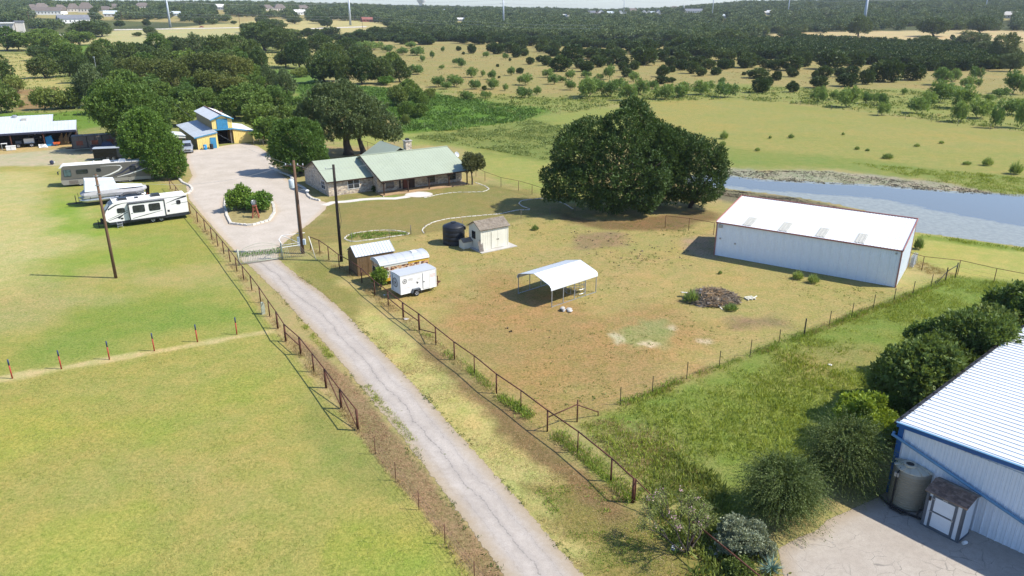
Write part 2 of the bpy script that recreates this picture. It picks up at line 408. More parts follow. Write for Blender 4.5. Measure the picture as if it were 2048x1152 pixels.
# ---------------------------------------------------------------- ground sheet with regions of different growth
def ground():
    ang = np.concatenate([np.linspace(-180, -52, 40)[:-1], np.linspace(-52, 52, 420), np.linspace(52, 180, 40)[1:-1]])
    ang = np.radians(ang); na = len(ang)
    rad = np.concatenate([np.geomspace(6, 22, 20)[:-1], np.geomspace(22, 330, 400)[:-1], np.geomspace(330, 5000, 150)])
    nr = len(rad)
    X = (rad[:, None] * np.sin(ang)[None]).ravel(); Y = (rad[:, None] * np.cos(ang)[None]).ravel()
    X = np.append(X, 0.0); Y = np.append(Y, 0.0)
    Z = tz(X, Y)
    pts = np.stack([X, Y], 1)
    col = np.empty((len(X), 4)); col[:, :3] = (.33, .27, .125); col[:, 3] = .5
    def reg(poly, c, con=.5, feather=2.0, amp=2.0, ns=6.0, far=False, sd=0):
        pl = GX(poly) if far else PX(poly)
        lo, hi = pl.min(0) - feather * 2 - amp, pl.max(0) + feather * 2 + amp
        m = np.where((X > lo[0]) & (X < hi[0]) & (Y > lo[1]) & (Y < hi[1]))[0]
        if not len(m): return
        d = sdf(pts[m], pl) + (fbm(X[m], Y[m], ns, sd + len(poly), 5) - .5) * 3.2 * amp; feather = feather * .7
        w = (1 - sstep(d / feather * .5 + .5))[:, None]
        col[m, :3] = col[m, :3] * (1 - w) + np.array(c) * w
        col[m, 3:] = col[m, 3:] * (1 - w) + con * w
    # far land
    reg([(-900, 95), (640, 78), (1560, 88), (2900, 60), (2900, 19), (-900, 14)], (.075, .085, .035), .6, 20, 20, 60, True)
    reg([(-300, 75), (200, 72), (330, 58), (520, 40), (640, 42), (760, 40), (780, 55), (640, 72), (620, 88), (300, 100), (-300, 110)], (.42, .35, .17), .5, 10, 10, 40, True)
    reg([(100, 40), (320, 45), (200, 62), (100, 66)], (.10, .11, .04), .5, 8, 8, 40, True)
    reg([(1540, 68), (1660, 64), (1900, 60), (2400, 62), (2400, 92), (2048, 92), (1900, 88), (1700, 80), (1540, 74)], (.46, .35, .20), .5, 6, 5, 30, True)
    # left fields
    reg([(-400, 105), (330, 95), (620, 80), (640, 180), (520, 330), (-400, 345)], (.23, .235, .085), .6, 8, 8, 20)
    reg([(-300, 112), (60, 108), (110, 150), (160, 190), (60, 215), (-300, 225)], (.38, .32, .13), .5, 4, 4)
    reg([(180, 62), (460, 58), (520, 75), (440, 95), (250, 95)], (.40, .36, .19), .5, 6, 6, 20, True)
    reg([(505, 105), (600, 105), (600, 130), (505, 132)], (.36, .31, .12), .5, 4, 4)
    reg([(120, 95), (190, 90), (190, 135), (130, 125)], (.13, .21, .035), .7, 4, 4)
    reg([(-200, 232), (210, 222), (245, 245), (150, 262), (-200, 264)], (.15, .23, .04), .8, 3, 3)
    reg([(30, 180), (110, 175), (110, 215), (30, 220)], (.27, .18, .09), .6, 4, 3)
    # tan cedar field and the greener foot of it
    reg([(640, 92), (1100, 84), (1560, 84), (2300, 92), (2300, 195), (2048, 192), (1700, 192), (1440, 192), (1250, 200), (1050, 205), (880, 182), (800, 165), (700, 120)], (.335, .27, .118), .9, 6, 6, 20)
    reg([(850, 178), (1100, 192), (1450, 170), (1750, 178), (2300, 200), (2300, 275), (2048, 268), (1560, 207), (1440, 200), (1260, 207), (1050, 245)], (.26, .265, .085), .8, 9, 8, 12)
    reg([(590, 165), (640, 163), (800, 178), (860, 186), (1000, 207), (1090, 218), (1060, 243), (900, 264), (800, 270), (780, 235), (600, 205)], (.12, .205, .032), .9, 4, 4, 8)
    reg([(505, 140), (640, 138), (640, 165), (520, 165)], (.14, .22, .05), .8, 3, 3)
    # behind the house and the crop patch
    reg([(780, 268), (900, 268), (1160, 300), (1200, 430), (960, 352), (930, 290), (800, 292), (640, 330), (500, 330), (500, 290)], (.27, .275, .085), .5, 3, 2)
    reg([(870, 264), (1060, 240), (1290, 205), (1330, 250), (1130, 330), (1110, 318), (980, 304), (830, 278)], (.24, .255, .075), .6, 4, 3)
    reg([(850, 268), (940, 258), (1060, 241), (1120, 252), (1125, 312), (1090, 322), (980, 302), (900, 288), (830, 276)], (.21, .235, .07), 1.0, 5, 4, 5)
    reg([(510, 282), (660, 284), (700, 300), (800, 285), (800, 300), (690, 322), (560, 318)], (.33, .25, .13), .5, 3, 3)
    # mown hayfield and the pond's banks
    reg([(1275, 206), (1440, 198), (1560, 204), (2048, 264), (2500, 320), (2500, 400), (2048, 365), (1700, 335), (1460, 335), (1450, 300), (1330, 250)], (.335, .30, .105), 1.0, 2.5, 1.5, 8)
    reg([(1440, 292), (1560, 302), (1760, 325), (2048, 352), (2400, 372), (2400, 402), (2048, 388), (1860, 362), (1650, 340), (1440, 337)], (.20, .23, .065), .6, 4, 2.5)
    reg([(1400, 337), (1650, 341), (1860, 362), (2048, 385), (2300, 395), (2300, 408), (2048, 396), (1750, 378), (1400, 356)], (.36, .325, .265), 1.0, 1.6, 1.6, 3)
    reg([(1400, 372), (1458, 374), (1560, 386), (1640, 398), (1740, 417), (1700, 425), (1560, 412), (1400, 400)], (.20, .165, .115), .9, 1.6, 1.2, 3)
    reg([(1836, 458), (2048, 488), (2400, 510), (2400, 612), (1910, 552), (1830, 515), (1780, 520), (1780, 470)], (.34, .315, .10), .5, 1.5, 1)
    reg([(1830, 458), (2048, 488), (2300, 500), (2300, 515), (2048, 503), (1836, 474)], (.20, .24, .05), .7, 1, .8, 3)
    # house yard, paddock
    reg([(540, 520), (600, 455), (655, 400), (640, 385), (760, 385), (940, 372), (985, 368), (1070, 380), (1150, 425), (1040, 442), (830, 472), (640, 492)], (.26, .215, .085), .8, 2, 2, 4)
    reg([(655, 402), (760, 392), (800, 388), (800, 398), (700, 406)], (.18, .23, .06), .5, .8, .5)
    reg([(640, 490), (830, 470), (1150, 425), (1430, 440), (1430, 515), (1800, 580), (1905, 548), (1195, 835), (1095, 862), (860, 672), (740, 592)], (.37, .295, .125), .8, 1.2, 1, 5)
    reg([(870, 600), (1000, 560), (1150, 600), (1330, 620), (1390, 700), (1290, 790), (1150, 815), (1090, 850), (930, 740)], (.365, .24, .11), .9, 5, 3.5, 4)
    reg([(1000, 520), (1130, 480), (1330, 520), (1350, 560), (1240, 600), (1200, 560), (1030, 540)], (.38, .29, .13), .8, 5, 3, 4)
    reg([(1140, 468), (1235, 466), (1245, 492), (1160, 498)], (.33, .22, .14), 1.0, 2, 1.5, 3)
    reg([(1375, 482), (1430, 470), (1432, 516), (1370, 510)], (.36, .275, .19), .9, 1.5, 1, 3)
    reg([(1220, 660), (1250, 645), (1330, 645), (1350, 668), (1320, 690), (1240, 690)], (.30, .29, .13), 1.0, 1.5, 1.2, 2)
    reg([(1285, 687), (1305, 683), (1318, 688), (1300, 693)], (.50, .44, .32), .6, .5, .5, 1)
    reg([(1222, 672), (1240, 668), (1252, 680), (1234, 688)], (.48, .42, .31), .6, .6, .5, 1)
    reg([(1395, 682), (1420, 680), (1424, 685), (1400, 687)], (.48, .39, .27), .6, .4, .4, 1)
    reg([(1330, 655), (1345, 650), (1352, 660), (1338, 664)], (.46, .39, .27), .6, .5, .5, 1)
    reg([(1460, 630), (1540, 630), (1560, 650), (1470, 655)], (.26, .185, .115), .9, 1.5, 1, 3)
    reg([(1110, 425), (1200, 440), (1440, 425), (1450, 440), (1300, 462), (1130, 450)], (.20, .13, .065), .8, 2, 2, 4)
    # lush grass east of the wire fence
    reg([(1150, 850), (1195, 832), (1905, 548), (2400, 605), (2400, 760), (1900, 800), (1700, 920), (1560, 1020), (1440, 1040), (1290, 985)], (.21, .25, .06), 1.0, 1.2, .8, 4)
    reg([(1160, 850), (1230, 835), (1330, 860), (1420, 960), (1350, 990), (1270, 960)], (.30, .265, .115), 1.0, 2.5, 2, 3)
    reg([(1560, 700), (1680, 690), (1750, 700), (1680, 770), (1580, 760)], (.28, .25, .09), .9, 3, 2, 4)
    # verges of the drive
    reg([(560, 525), (620, 515), (760, 630), (860, 712), (1100, 900), (1268, 1030), (1400, 1152), (1560, 1400), (1160, 1400), (1150, 1152), (980, 960), (720, 690)], (.455, .385, .165), .8, .8, .6, 3)
    reg([(560, 522), (640, 518), (745, 615), (700, 650), (600, 560)], (.25, .225, .08), .8, 2, 1.5, 4)
    reg([(1040, 965), (1180, 960), (1300, 1040), (1450, 1160), (1560, 1400), (1165, 1400), (1140, 1100)], (.26, .215, .075), 1.0, 1.8, 1.2, 2)
    reg([(820, 662), (870, 700), (1095, 885), (1275, 1030), (1215, 1042), (1000, 862), (850, 715)], (.235, .155, .082), .9, .9, .6, 2)
    # lawns west of the drive
    reg([(-900, 1000), (-600, 855), (0, 757), (556, 660), (640, 748), (716, 864), (960, 1152), (1120, 1400), (-1400, 1500)], (.335, .305, .095), .8, .7, .4, 4)
    reg([(-900, 333), (180, 330), (345, 372), (420, 470), (475, 545), (556, 660), (0, 757), (-900, 930)], (.31, .295, .085), .8, .7, .5, 5)
    reg([(-400, 350), (100, 340), (135, 480), (60, 630), (-400, 680)], (.44, .39, .18), .7, 9, 5, 8)
    reg([(60, 520), (330, 478), (345, 520), (120, 560)], (.25, .29, .065), .6, 4, 3, 6)
    reg([(110, 385), (200, 430), (190, 470), (90, 470)], (.22, .30, .05), .6, 4, 3, 6)
    reg([(220, 545), (400, 530), (460, 560), (380, 600), (240, 580)], (.36, .30, .125), .6, 5, 4, 6)
    reg([(330, 940), (560, 900), (620, 960), (480, 1080), (330, 1040)], (.36, .30, .11), .7, 5, 4, 6)
    reg([(620, 780), (700, 860), (820, 1010), (760, 1020), (600, 880)], (.25, .25, .08), .7, 2, 1.5, 4)
    reg([(-60, 830), (110, 800), (140, 860), (40, 930), (-60, 940)], (.32, .325, .08), .8, 3, 2, 4)
    reg([(250, 850), (420, 790), (520, 760), (500, 800), (330, 880)], (.29, .32, .075), .9, 3, 2, 4)
    reg([(40, 1050), (260, 1010), (300, 1100), (120, 1200), (0, 1200)], (.34, .335, .085), .8, 3, 2, 4)
    reg([(700, 1040), (820, 1060), (900, 1152), (700, 1190)], (.30, .32, .07), .9, 2, 1.5, 3)
    reg([(-40, 600), (120, 570), (260, 600), (120, 650), (-40, 680)], (.38, .33, .14), .9, 4, 3, 5)
    reg([(150, 620), (400, 590), (480, 640), (300, 680), (60, 720)], (.235, .28, .065), .9, 4, 3, 5)
    reg([(-300, 808), (0, 752), (556, 656), (556, 663), (0, 763), (-300, 822)], (.47, .38, .19), .6, .35, .3, 2)
    reg([(555, 652), (640, 702), (745, 808), (1015, 1152), (1150, 1400), (1080, 1400), (950, 1152), (714, 864), (640, 752)], (.30, .21, .12), .9, .3, .2, 2)
    reg([(330, 365), (345, 362), (480, 530), (560, 650), (720, 862), (712, 870), (545, 660), (465, 545)], (.38, .29, .14), .6, .5, .3, 2)
    # yard in front of the machinery shed
    reg([(-500, 305), (0, 296), (185, 286), (245, 290), (255, 318), (185, 318), (165, 331), (0, 334), (-500, 345)], (.45, .385, .28), .7, 1.5, 1.5, 5)
    reg([(-200, 303), (150, 288), (150, 296), (0, 308), (-200, 312)], (.46, .325, .17), .6, 1.5, 1, 5)
    me = bpy.data.meshes.new('ground')
    V = np.stack([X, Y, Z], 1)
    i = np.arange(nr - 1)[:, None]; j = np.arange(na)[None]
    j2 = (j + 1) % na
    q = np.stack(np.broadcast_arrays(i * na + j, (i + 1) * na + j, (i + 1) * na + j2, i * na + j2), -1).reshape(-1, 4)[:, ::-1]
    c = len(X) - 1
    t = np.stack([np.full(na, c), np.arange(na), (np.arange(na) + 1) % na], 1)[:, ::-1]
    loops = np.concatenate([q.ravel(), t.ravel()]).astype(np.int32)
    st = np.concatenate([np.arange(len(q)) * 4, len(q) * 4 + np.arange(len(t)) * 3]).astype(np.int32)
    me.vertices.add(len(V)); me.vertices.foreach_set('co', V.ravel())
    me.loops.add(len(loops)); me.loops.foreach_set('vertex_index', loops)
    me.polygons.add(len(st)); me.polygons.foreach_set('loop_start', st)
    me.update(calc_edges=True)
    a = me.attributes.new('col', 'FLOAT_COLOR', 'POINT'); a.data.foreach_set('color', col.ravel())
    me.polygons.foreach_set('use_smooth', np.ones(len(st), bool))
    o = link('ground', me); kind(o, 'structure')
    m, nt, b = newmat('ground growth')
    co = N(nt, 'TexCoord').outputs['Object']
    at = N(nt, 'Attribute'); at.attribute_name = 'col'
    base = at.outputs['Color']; con = at.outputs['Alpha']
    n0 = noise(nt, co, .16, 5, .62); nf = noise(nt, co, .035, 5, .6); n4 = noise(nt, co, 11, 4, .7); n1 = noise(nt, co, .7, 5, .65); n2 = noise(nt, co, 4.5, 4, .65); n3 = noise(nt, co, 22, 3, .6)
    c = mixc(nt, mathn(nt, 'MULTIPLY', ramp(nt, n0, .38, .68), .55), base, mixc(nt, 1.0, base, (1.22, 1.02, .95), 'MULTIPLY'))
    c = mixc(nt, mathn(nt, 'MULTIPLY', ramp(nt, n1, .42, .72), .7), c, mixc(nt, 1.0, c, (.70, .92, .62), 'MULTIPLY'))
    c = mixc(nt, mathn(nt, 'MULTIPLY', ramp(nt, n1, .5, .25), .5), c, mixc(nt, 1.0, c, (1.25, 1.12, 1.1), 'MULTIPLY'))
    c = mixc(nt, mathn(nt, 'MULTIPLY', ramp(nt, nf, .45, .65), .6), c, mixc(nt, 1.0, c, (.85, .96, .78), 'MULTIPLY'))
    c = mixc(nt, mathn(nt, 'MULTIPLY', ramp(nt, nf, .48, .32), .7), c, mixc(nt, 1.0, c, (1.12, 1.0, .95), 'MULTIPLY'))
    f2 = mathn(nt, 'MULTIPLY', ramp(nt, n2, .40, .70), con)
    c = mixc(nt, f2, c, mixc(nt, 1.0, c, (.50, .60, .46), 'MULTIPLY'))
    c = mixc(nt, mathn(nt, 'MULTIPLY', ramp(nt, n4, .52, .68), con), c, mixc(nt, 1.0, c, (.52, .58, .46), 'MULTIPLY'))
    c = mixc(nt, mathn(nt, 'MULTIPLY', ramp(nt, n4, .46, .30), mathn(nt, 'MULTIPLY', con, .8)), c, mixc(nt, 1.0, c, (1.35, 1.22, 1.25), 'MULTIPLY'))
    f3 = mathn(nt, 'MULTIPLY', ramp(nt, n3, .36, .66), mathn(nt, 'MULTIPLY', con, .9))
    c = mixc(nt, f3, c, mixc(nt, 1.0, c, (.58, .60, .55), 'MULTIPLY'))
    f4 = mathn(nt, 'MULTIPLY', ramp(nt, n3, .40, .24), .45)
    c = mixc(nt, f4, c, mixc(nt, 1.0, c, (1.3, 1.2, 1.2), 'MULTIPLY'))
    v = N(nt, 'TexVoronoi'); v.inputs['Scale'].default_value = 1.1; nt.links.new(co, v.inputs['Vector'])
    sp = mathn(nt, 'MULTIPLY', ramp(nt, v.outputs['Distance'], .12, .05), ramp(nt, n1, .5, .6))
    c = mixc(nt, mathn(nt, 'MULTIPLY', sp, .7), c, mixc(nt, 1.0, c, (.35, .5, .3), 'MULTIPLY'))
    nt.links.new(c, b.inputs['Base Color']); b.inputs['Roughness'].default_value = .95
    b.inputs['Specular IOR Level'].default_value = .1
    bn = N(nt, 'Bump'); bn.inputs['Distance'].default_value = .12; bn.inputs['Strength'].default_value = .55
    nt.links.new(mathn(nt, 'ADD', n2, mathn(nt, 'MULTIPLY', n3, .35)), bn.inputs['Height'])
    nt.links.new(bn.outputs[0], b.inputs['Normal'])
    me.materials.append(m)
    return o
ground()

def sheet(name, polys, holes, m, z, cell, far=False, zf=None, line=None):
    """flat paved surface: grid of small cells carrying the distance to its own edge"""
    pl = [GX(p) if far else PX(p) for p in polys]; ho = [PX(p) for p in holes]
    allp = np.concatenate(pl); lo = allp.min(0) - 1; hi = allp.max(0) + 1
    gx = np.arange(lo[0], hi[0], cell); gy = np.arange(lo[1], hi[1], cell)
    XX, YY = np.meshgrid(gx, gy); pts = np.stack([XX.ravel(), YY.ravel()], 1)
    d = np.min([sdf(pts, p) for p in pl], 0)
    for h in ho: d = np.maximum(d, -sdf(pts, h))
    nx, ny = len(gx), len(gy); D2 = d.reshape(ny, nx)
    keep = np.minimum(np.minimum(D2[:-1, :-1], D2[1:, :-1]), np.minimum(D2[:-1, 1:], D2[1:, 1:])) < .45
    yy, xx = np.where(keep); b = yy * nx + xx
    q = np.stack([b, b + 1, b + nx + 1, b + nx], 1)
    used, inv = np.unique(q, return_inverse=True); q = inv.reshape(-1, 4)
    Z = np.full(len(used), z) if zf is None else zf(pts[used, 0], pts[used, 1]) + z
    me = bpy.data.meshes.new(name)
    me.vertices.add(len(used)); me.vertices.foreach_set('co', np.column_stack([pts[used], Z]).ravel())
    me.loops.add(q.size); me.loops.foreach_set('vertex_index', q.ravel().astype(np.int32))
    me.polygons.add(len(q)); me.polygons.foreach_set('loop_start', (np.arange(len(q)) * 4).astype(np.int32))
    me.update(calc_edges=True)
    a = me.attributes.new('sd', 'FLOAT', 'POINT'); a.data.foreach_set('value', d[used])
    if line is not None:
        cl = PX(line); best = np.full(len(used), 1e9); lat = np.zeros(len(used))
        for a0, b0 in zip(cl[:-1], cl[1:]):
            e = b0 - a0; w = pts[used] - a0; tt = np.clip(w @ e / (e @ e), 0, 1); dd = np.hypot(*(w - tt[:, None] * e).T); s_ = (e[0] * w[:, 1] - e[1] * w[:, 0]) / np.hypot(*e)
            k = dd < best; best[k] = dd[k]; lat[k] = s_[k]
        a = me.attributes.new('lat', 'FLOAT', 'POINT'); a.data.foreach_set('value', lat)
    me.materials.append(m)
    o = link(name, me); kind(o, 'structure'); return o

def pavemat(name, col, col2, ragged=.35, crack=0.0, web=0.0, rot=0.0, weeds=0.0, soil=(.34, .27, .17), fine=1.0):
    m, nt, b = newmat(name)
    co = N(nt, 'TexCoord').outputs['Object']
    at = N(nt, 'Attribute'); at.attribute_name = 'sd'; d = at.outputs['Fac']
    n1 = noise(nt, co, .35, 5, .6); n2 = noise(nt, co, 3.2, 4, .65); n3 = noise(nt, co, 26, 3, .6)
    c = mixc(nt, ramp(nt, n1, .35, .68), col, col2)
    c = mixc(nt, ramp(nt, n2, .42, .75, 0, .35 * fine), c, tuple(x * .62 for x in col))
    c = mixc(nt, ramp(nt, n3, .45, .75, 0, .45 * fine), c, tuple(x * .6 for x in col))
    c = mixc(nt, ramp(nt, n3, .42, .25, 0, .35), c, tuple(min(1, x * 1.25) for x in col2))
    mp = N(nt, 'Mapping'); mp.inputs['Rotation'].default_value = (0, 0, rot); nt.links.new(co, mp.inputs[0])
    if crack:
        la = N(nt, 'Attribute'); la.attribute_name = 'lat'; w1 = noise(nt, co, .22, 3, .5); w2 = noise(nt, co, 1.8, 5, .7)
        for c0, amp, wd, f_ in ((.12, 1.2, .035, 1), (-.75, 1.6, .02, .6), (.95, 1.8, .018, .5)):
            q = mathn(nt, 'ADD', la.outputs['Fac'], mathn(nt, 'ADD', mathn(nt, 'MULTIPLY', mathn(nt, 'SUBTRACT', w1, .5), amp), mathn(nt, 'MULTIPLY', mathn(nt, 'SUBTRACT', w2, .5), .55)))
            ln = mathn(nt, 'ABSOLUTE', mathn(nt, 'SUBTRACT', q, c0))
            c = mixc(nt, ramp(nt, ln, .32, .0, 0, .30 * f_), c, (.20, .185, .175))
            c = mixc(nt, mathn(nt, 'MULTIPLY', ramp(nt, ln, wd, wd * .4), mathn(nt, 'MULTIPLY', ramp(nt, n2, .36, .5), crack * f_)), c, (.13, .12, .11))
    if web:
        wv = N(nt, 'TexNoise'); wv.inputs['Scale'].default_value = .8; wv.inputs['Detail'].default_value = 5; nt.links.new(co, wv.inputs[0])
        va = N(nt, 'VectorMath'); va.operation = 'MULTIPLY_ADD'; nt.links.new(wv.outputs['Color'], va.inputs[0]); va.inputs[1].default_value = (1.2, 1.2, 0); nt.links.new(co, va.inputs[2])
        e = N(nt, 'TexVoronoi'); e.feature = 'DISTANCE_TO_EDGE'; e.inputs['Scale'].default_value = .9; nt.links.new(va.outputs[0], e.inputs['Vector'])
        c = mixc(nt, mathn(nt, 'MULTIPLY', mathn(nt, 'MULTIPLY', ramp(nt, e.outputs['Distance'], .016, .004), ramp(nt, n1, .42, .6)), web), c, (.13, .12, .11))
    if weeds:
        v = N(nt, 'TexVoronoi'); v.inputs['Scale'].default_value = .9; nt.links.new(co, v.inputs['Vector'])
        f = mathn(nt, 'MULTIPLY', ramp(nt, v.outputs['Distance'], .10, .05), ramp(nt, n1, .54, .60))
        c = mixc(nt, mathn(nt, 'MULTIPLY', f, weeds), c, (.10, .12, .04))
    edge = mathn(nt, 'ADD', d, mathn(nt, 'MULTIPLY', mathn(nt, 'SUBTRACT', noise(nt, co, 1.6, 6, .7), .5), ragged * 2.4))
    c = mixc(nt, ramp(nt, edge, -.9, -.05, 0, .75), c, soil)
    nt.links.new(c, b.inputs['Base Color']); b.inputs['Roughness'].default_value = .92; b.inputs['Specular IOR Level'].default_value = .15
    bn = N(nt, 'Bump'); bn.inputs['Distance'].default_value = .03; bn.inputs['Strength'].default_value = .35
    nt.links.new(mathn(nt, 'ADD', n2, n3), bn.inputs['Height']); nt.links.new(bn.outputs[0], b.inputs['Normal'])
    if ragged:
        tr = N(nt, 'BsdfTransparent'); mx = N(nt, 'MixShader')
        nt.links.new(ramp(nt, edge, -.02, .03), mx.inputs[0])
        nt.links.new(b.outputs[0], mx.inputs[1]); nt.links.new(tr.outputs[0], mx.inputs[2])
        nt.links.new(mx.outputs[0], nt.nodes['Material Output'].inputs['Surface'])
    return m

ROAD_L = [(1140, 1330), (1010, 1152), (935, 1050), (880, 972), (800, 868), (742, 798), (690, 733), (640, 675), (600, 636), (560, 590), (520, 552), (490, 524)]
ROAD_R = [(556, 518), (570, 530), (600, 555), (640, 582), (690, 626), (750, 690), (830, 772), (900, 850), (1000, 960), (1100, 1075), (1165, 1152), (1300, 1330)]
sheet('driveway', [ROAD_L + ROAD_R], [],
      pavemat('worn chip seal', (.35, .31, .27), (.43, .385, .34), .30, .6, 0, R(-33), .8, (.30, .23, .14)), .012, .22, line=[((a[0] + b[0]) / 2, (a[1] + b[1]) / 2) for a, b in zip(ROAD_L, ROAD_R[::-1])])
FORE = [(488, 527), (472, 505), (440, 470), (400, 425), (378, 398), (372, 372), (385, 352), (372, 318), (376, 302), (420, 296), (462, 289), (490, 286), (515, 292), (540, 308), (560, 345),
        (590, 372), (612, 380), (628, 398), (656, 406), (650, 420), (622, 445), (590, 468), (575, 480), (558, 496), (556, 520)]
ISLAND = [(462, 448), (500, 452), (538, 442), (549, 425), (547, 410), (530, 394), (500, 385), (468, 384), (452, 395), (450, 412), (454, 432)]
sheet('forecourt', [FORE], [ISLAND],
      pavemat('pale caliche forecourt', (.40, .35, .29), (.485, .425, .36), .22, 0, 0, 0, .25, (.40, .31, .21)), .008, .3)
sheet('concrete_pad', [[(1556, 1097), (1600, 1075), (1634, 1061), (1655, 1040), (1705, 1018), (1741, 1002), (1790, 975), (2100, 1110), (2500, 1300), (2500, 1700), (1700, 1700), (1600, 1250), (1562, 1130)]], [],
      pavemat('cracked concrete', (.33, .29, .245), (.40, .36, .31), .10, 0, .8, 0, .15, (.28, .22, .15)), .010, .2)
def ribbon_px(pts, w):
    p = [P(x, y) for x, y in pts]; L = []; Rr = []
    for i, q in enumerate(p):
        d = (p[min(i + 1, len(p) - 1)] - p[max(i - 1, 0)]); n = Vector((-d.y, d.x, 0)).normalized() * w / 2
        L.append(q + n); Rr.append(q - n)
    return L, Rr
def sheet_w(name, polyw, m, z, cell):
    global PX
    keep = PX; PX = lambda p: np.array(p)
    o = sheet(name, [[tuple(v[:2]) for v in polyw]], [], m, z, cell); PX = keep
    return o
L, Rr = ribbon_px([(648, 411), (665, 405), (695, 403), (725, 399), (760, 397), (790, 397), (812, 394), (826, 389), (832, 383)], 1.35)
walkm = pavemat('white flagstone walk', (.56, .53, .50), (.66, .63, .60), .05, 0, .9, 0, 0, (.45, .4, .32), .6)
sheet_w('walkway', L + Rr[::-1], walkm, .014, .16)
cc = P(838, 389)
sheet_w('walkway', [cc + Vector((2.0 * math.cos(a), 1.75 * math.sin(a), 0)) for a in np.linspace(0, 2 * math.pi, 24)[:-1]], walkm, .018, .16)

# the pond
def pondmat():
    m, nt, b = newmat('pond water')
    co = N(nt, 'TexCoord').outputs['Object']
    at = N(nt, 'Attribute'); at.attribute_name = 'alg'
    n = noise(nt, co, .35, 6, .65); n2 = noise(nt, co, 1.6, 5, .7)
    f = ramp(nt, mathn(nt, 'ADD', at.outputs['Fac'], mathn(nt, 'MULTIPLY', mathn(nt, 'SUBTRACT', n, .5), 1.3)), .35, .65)
    alg = mixc(nt, ramp(nt, n2, .4, .65), (.19, .19, .15), (.25, .25, .20))
    b.inputs['Base Color'].default_value = (.13, .14, .13, 1)
    nt.links.new(mixc(nt, f, (.12, .125, .115), alg), b.inputs['Base Color'])
    nt.links.new(ramp(nt, f, 0, 1, .06, .22), b.inputs['Roughness'])
    b.inputs['Specular IOR Level'].default_value = .30
    bn = N(nt, 'Bump'); bn.inputs['Distance'].default_value = .01; bn.inputs['Strength'].default_value = .25
    nt.links.new(noise(nt, co, 2.5, 3), bn.inputs['Height']); nt.links.new(bn.outputs[0], b.inputs['Normal'])
    return m
def pond():
    keep = P
    lo = POND.min(0) - 2; hi = POND.max(0) + 2
    gx = np.arange(lo[0], hi[0], 1.0); gy = np.arange(lo[1], hi[1], 1.0)
    XX, YY = np.meshgrid(gx, gy); pts = np.stack([XX.ravel(), YY.ravel()], 1)
    d = sdf(pts, POND).reshape(XX.shape)
    k = np.minimum(np.minimum(d[:-1, :-1], d[1:, :-1]), np.minimum(d[:-1, 1:], d[1:, 1:])) < .2
    yy, xx = np.where(k); nx = len(gx); bq = yy * nx + xx
    q = np.stack([bq, bq + 1, bq + nx + 1, bq + nx], 1)
    used, inv = np.unique(q, return_inverse=True); q = inv.reshape(-1, 4)
    me = bpy.data.meshes.new('pond_water')
    me.vertices.add(len(used)); me.vertices.foreach_set('co', np.column_stack([pts[used], np.full(len(used), WATER_Z + .02)]).ravel())
    me.loops.add(q.size); me.loops.foreach_set('vertex_index', q.ravel().astype(np.int32))
    me.polygons.add(len(q)); me.polygons.foreach_set('loop_start', (np.arange(len(q)) * 4).astype(np.int32))
    me.update(calc_edges=True)
    shallow = PX([(1440, 372), (1560, 383), (1640, 388), (1740, 396), (1800, 405), (1900, 428), (2048, 455), (2400, 480), (2400, 520), (2048, 495), (1836, 466), (1640, 410), (1440, 380)], WATER_Z)
    al = 1 - sstep(sdf(pts[used], shallow) / 5.0 + .5)
    al = np.maximum(al, .7 * (1 - sstep(-sdf(pts[used], POND) / 2.0)))
    a = me.attributes.new('alg', 'FLOAT', 'POINT'); a.data.foreach_set('value', al)
    me.materials.append(pondmat()); kind(link('pond_water', me), 'structure')
pond()
# ---------------------------------------------------------------- helpers for buildings
def panel_mesh(name, w, V, ribs, rh, m, V1=None, t=.03):
    """one metal sheet: x 0..w, y 0..V (V1 at x=w), raised ribs"""
    V1 = V if V1 is None else V1
    mb = MB(); g = .004
    mb.add([(g, 0, -t), (w - g, 0, -t), (w - g, V1, -t), (g, V, -t), (g, 0, 0), (w - g, 0, 0), (w - g, V1, 0), (g, V, 0)],
           [(0, 3, 2, 1), (4, 5, 6, 7), (0, 1, 5, 4), (1, 2, 6, 5), (2, 3, 7, 6), (3, 0, 4, 7)])
    for k in range(ribs):
        x = w * (k + .5) / ribs; y = V + (V1 - V) * x / w; a = .045; c = .02
        mb.add([(x - a, 0, -.001), (x + a, 0, -.001), (x + c, 0, rh), (x - c, 0, rh), (x - a, y, -.001), (x + a, y, -.001), (x + c, y, rh), (x - c, y, rh)],
               [(0, 1, 2, 3), (7, 6, 5, 4), (1, 5, 6, 2), (2, 6, 7, 3), (3, 7, 4, 0)])
    return mb.mesh(name, m)
def panels(parent, name, m, o, u, v, n, U, V, w=.9, ribs=3, rh=.03, V1=None):
    cnt = max(1, round(U / w)); w = U / cnt; u = Vector(u).normalized(); o = Vector(o)
    shared = None if V1 is not None else panel_mesh(name, w, V, ribs, rh, m)
    for k in range(cnt):
        if V1 is None: me = shared
        else: me = panel_mesh(name, w, V + (V1 - V) * k / cnt, ribs, rh, m, V + (V1 - V) * (k + 1) / cnt)
        xf(link(name, me, parent), frame_m(o + u * (w * k), u, v, n))
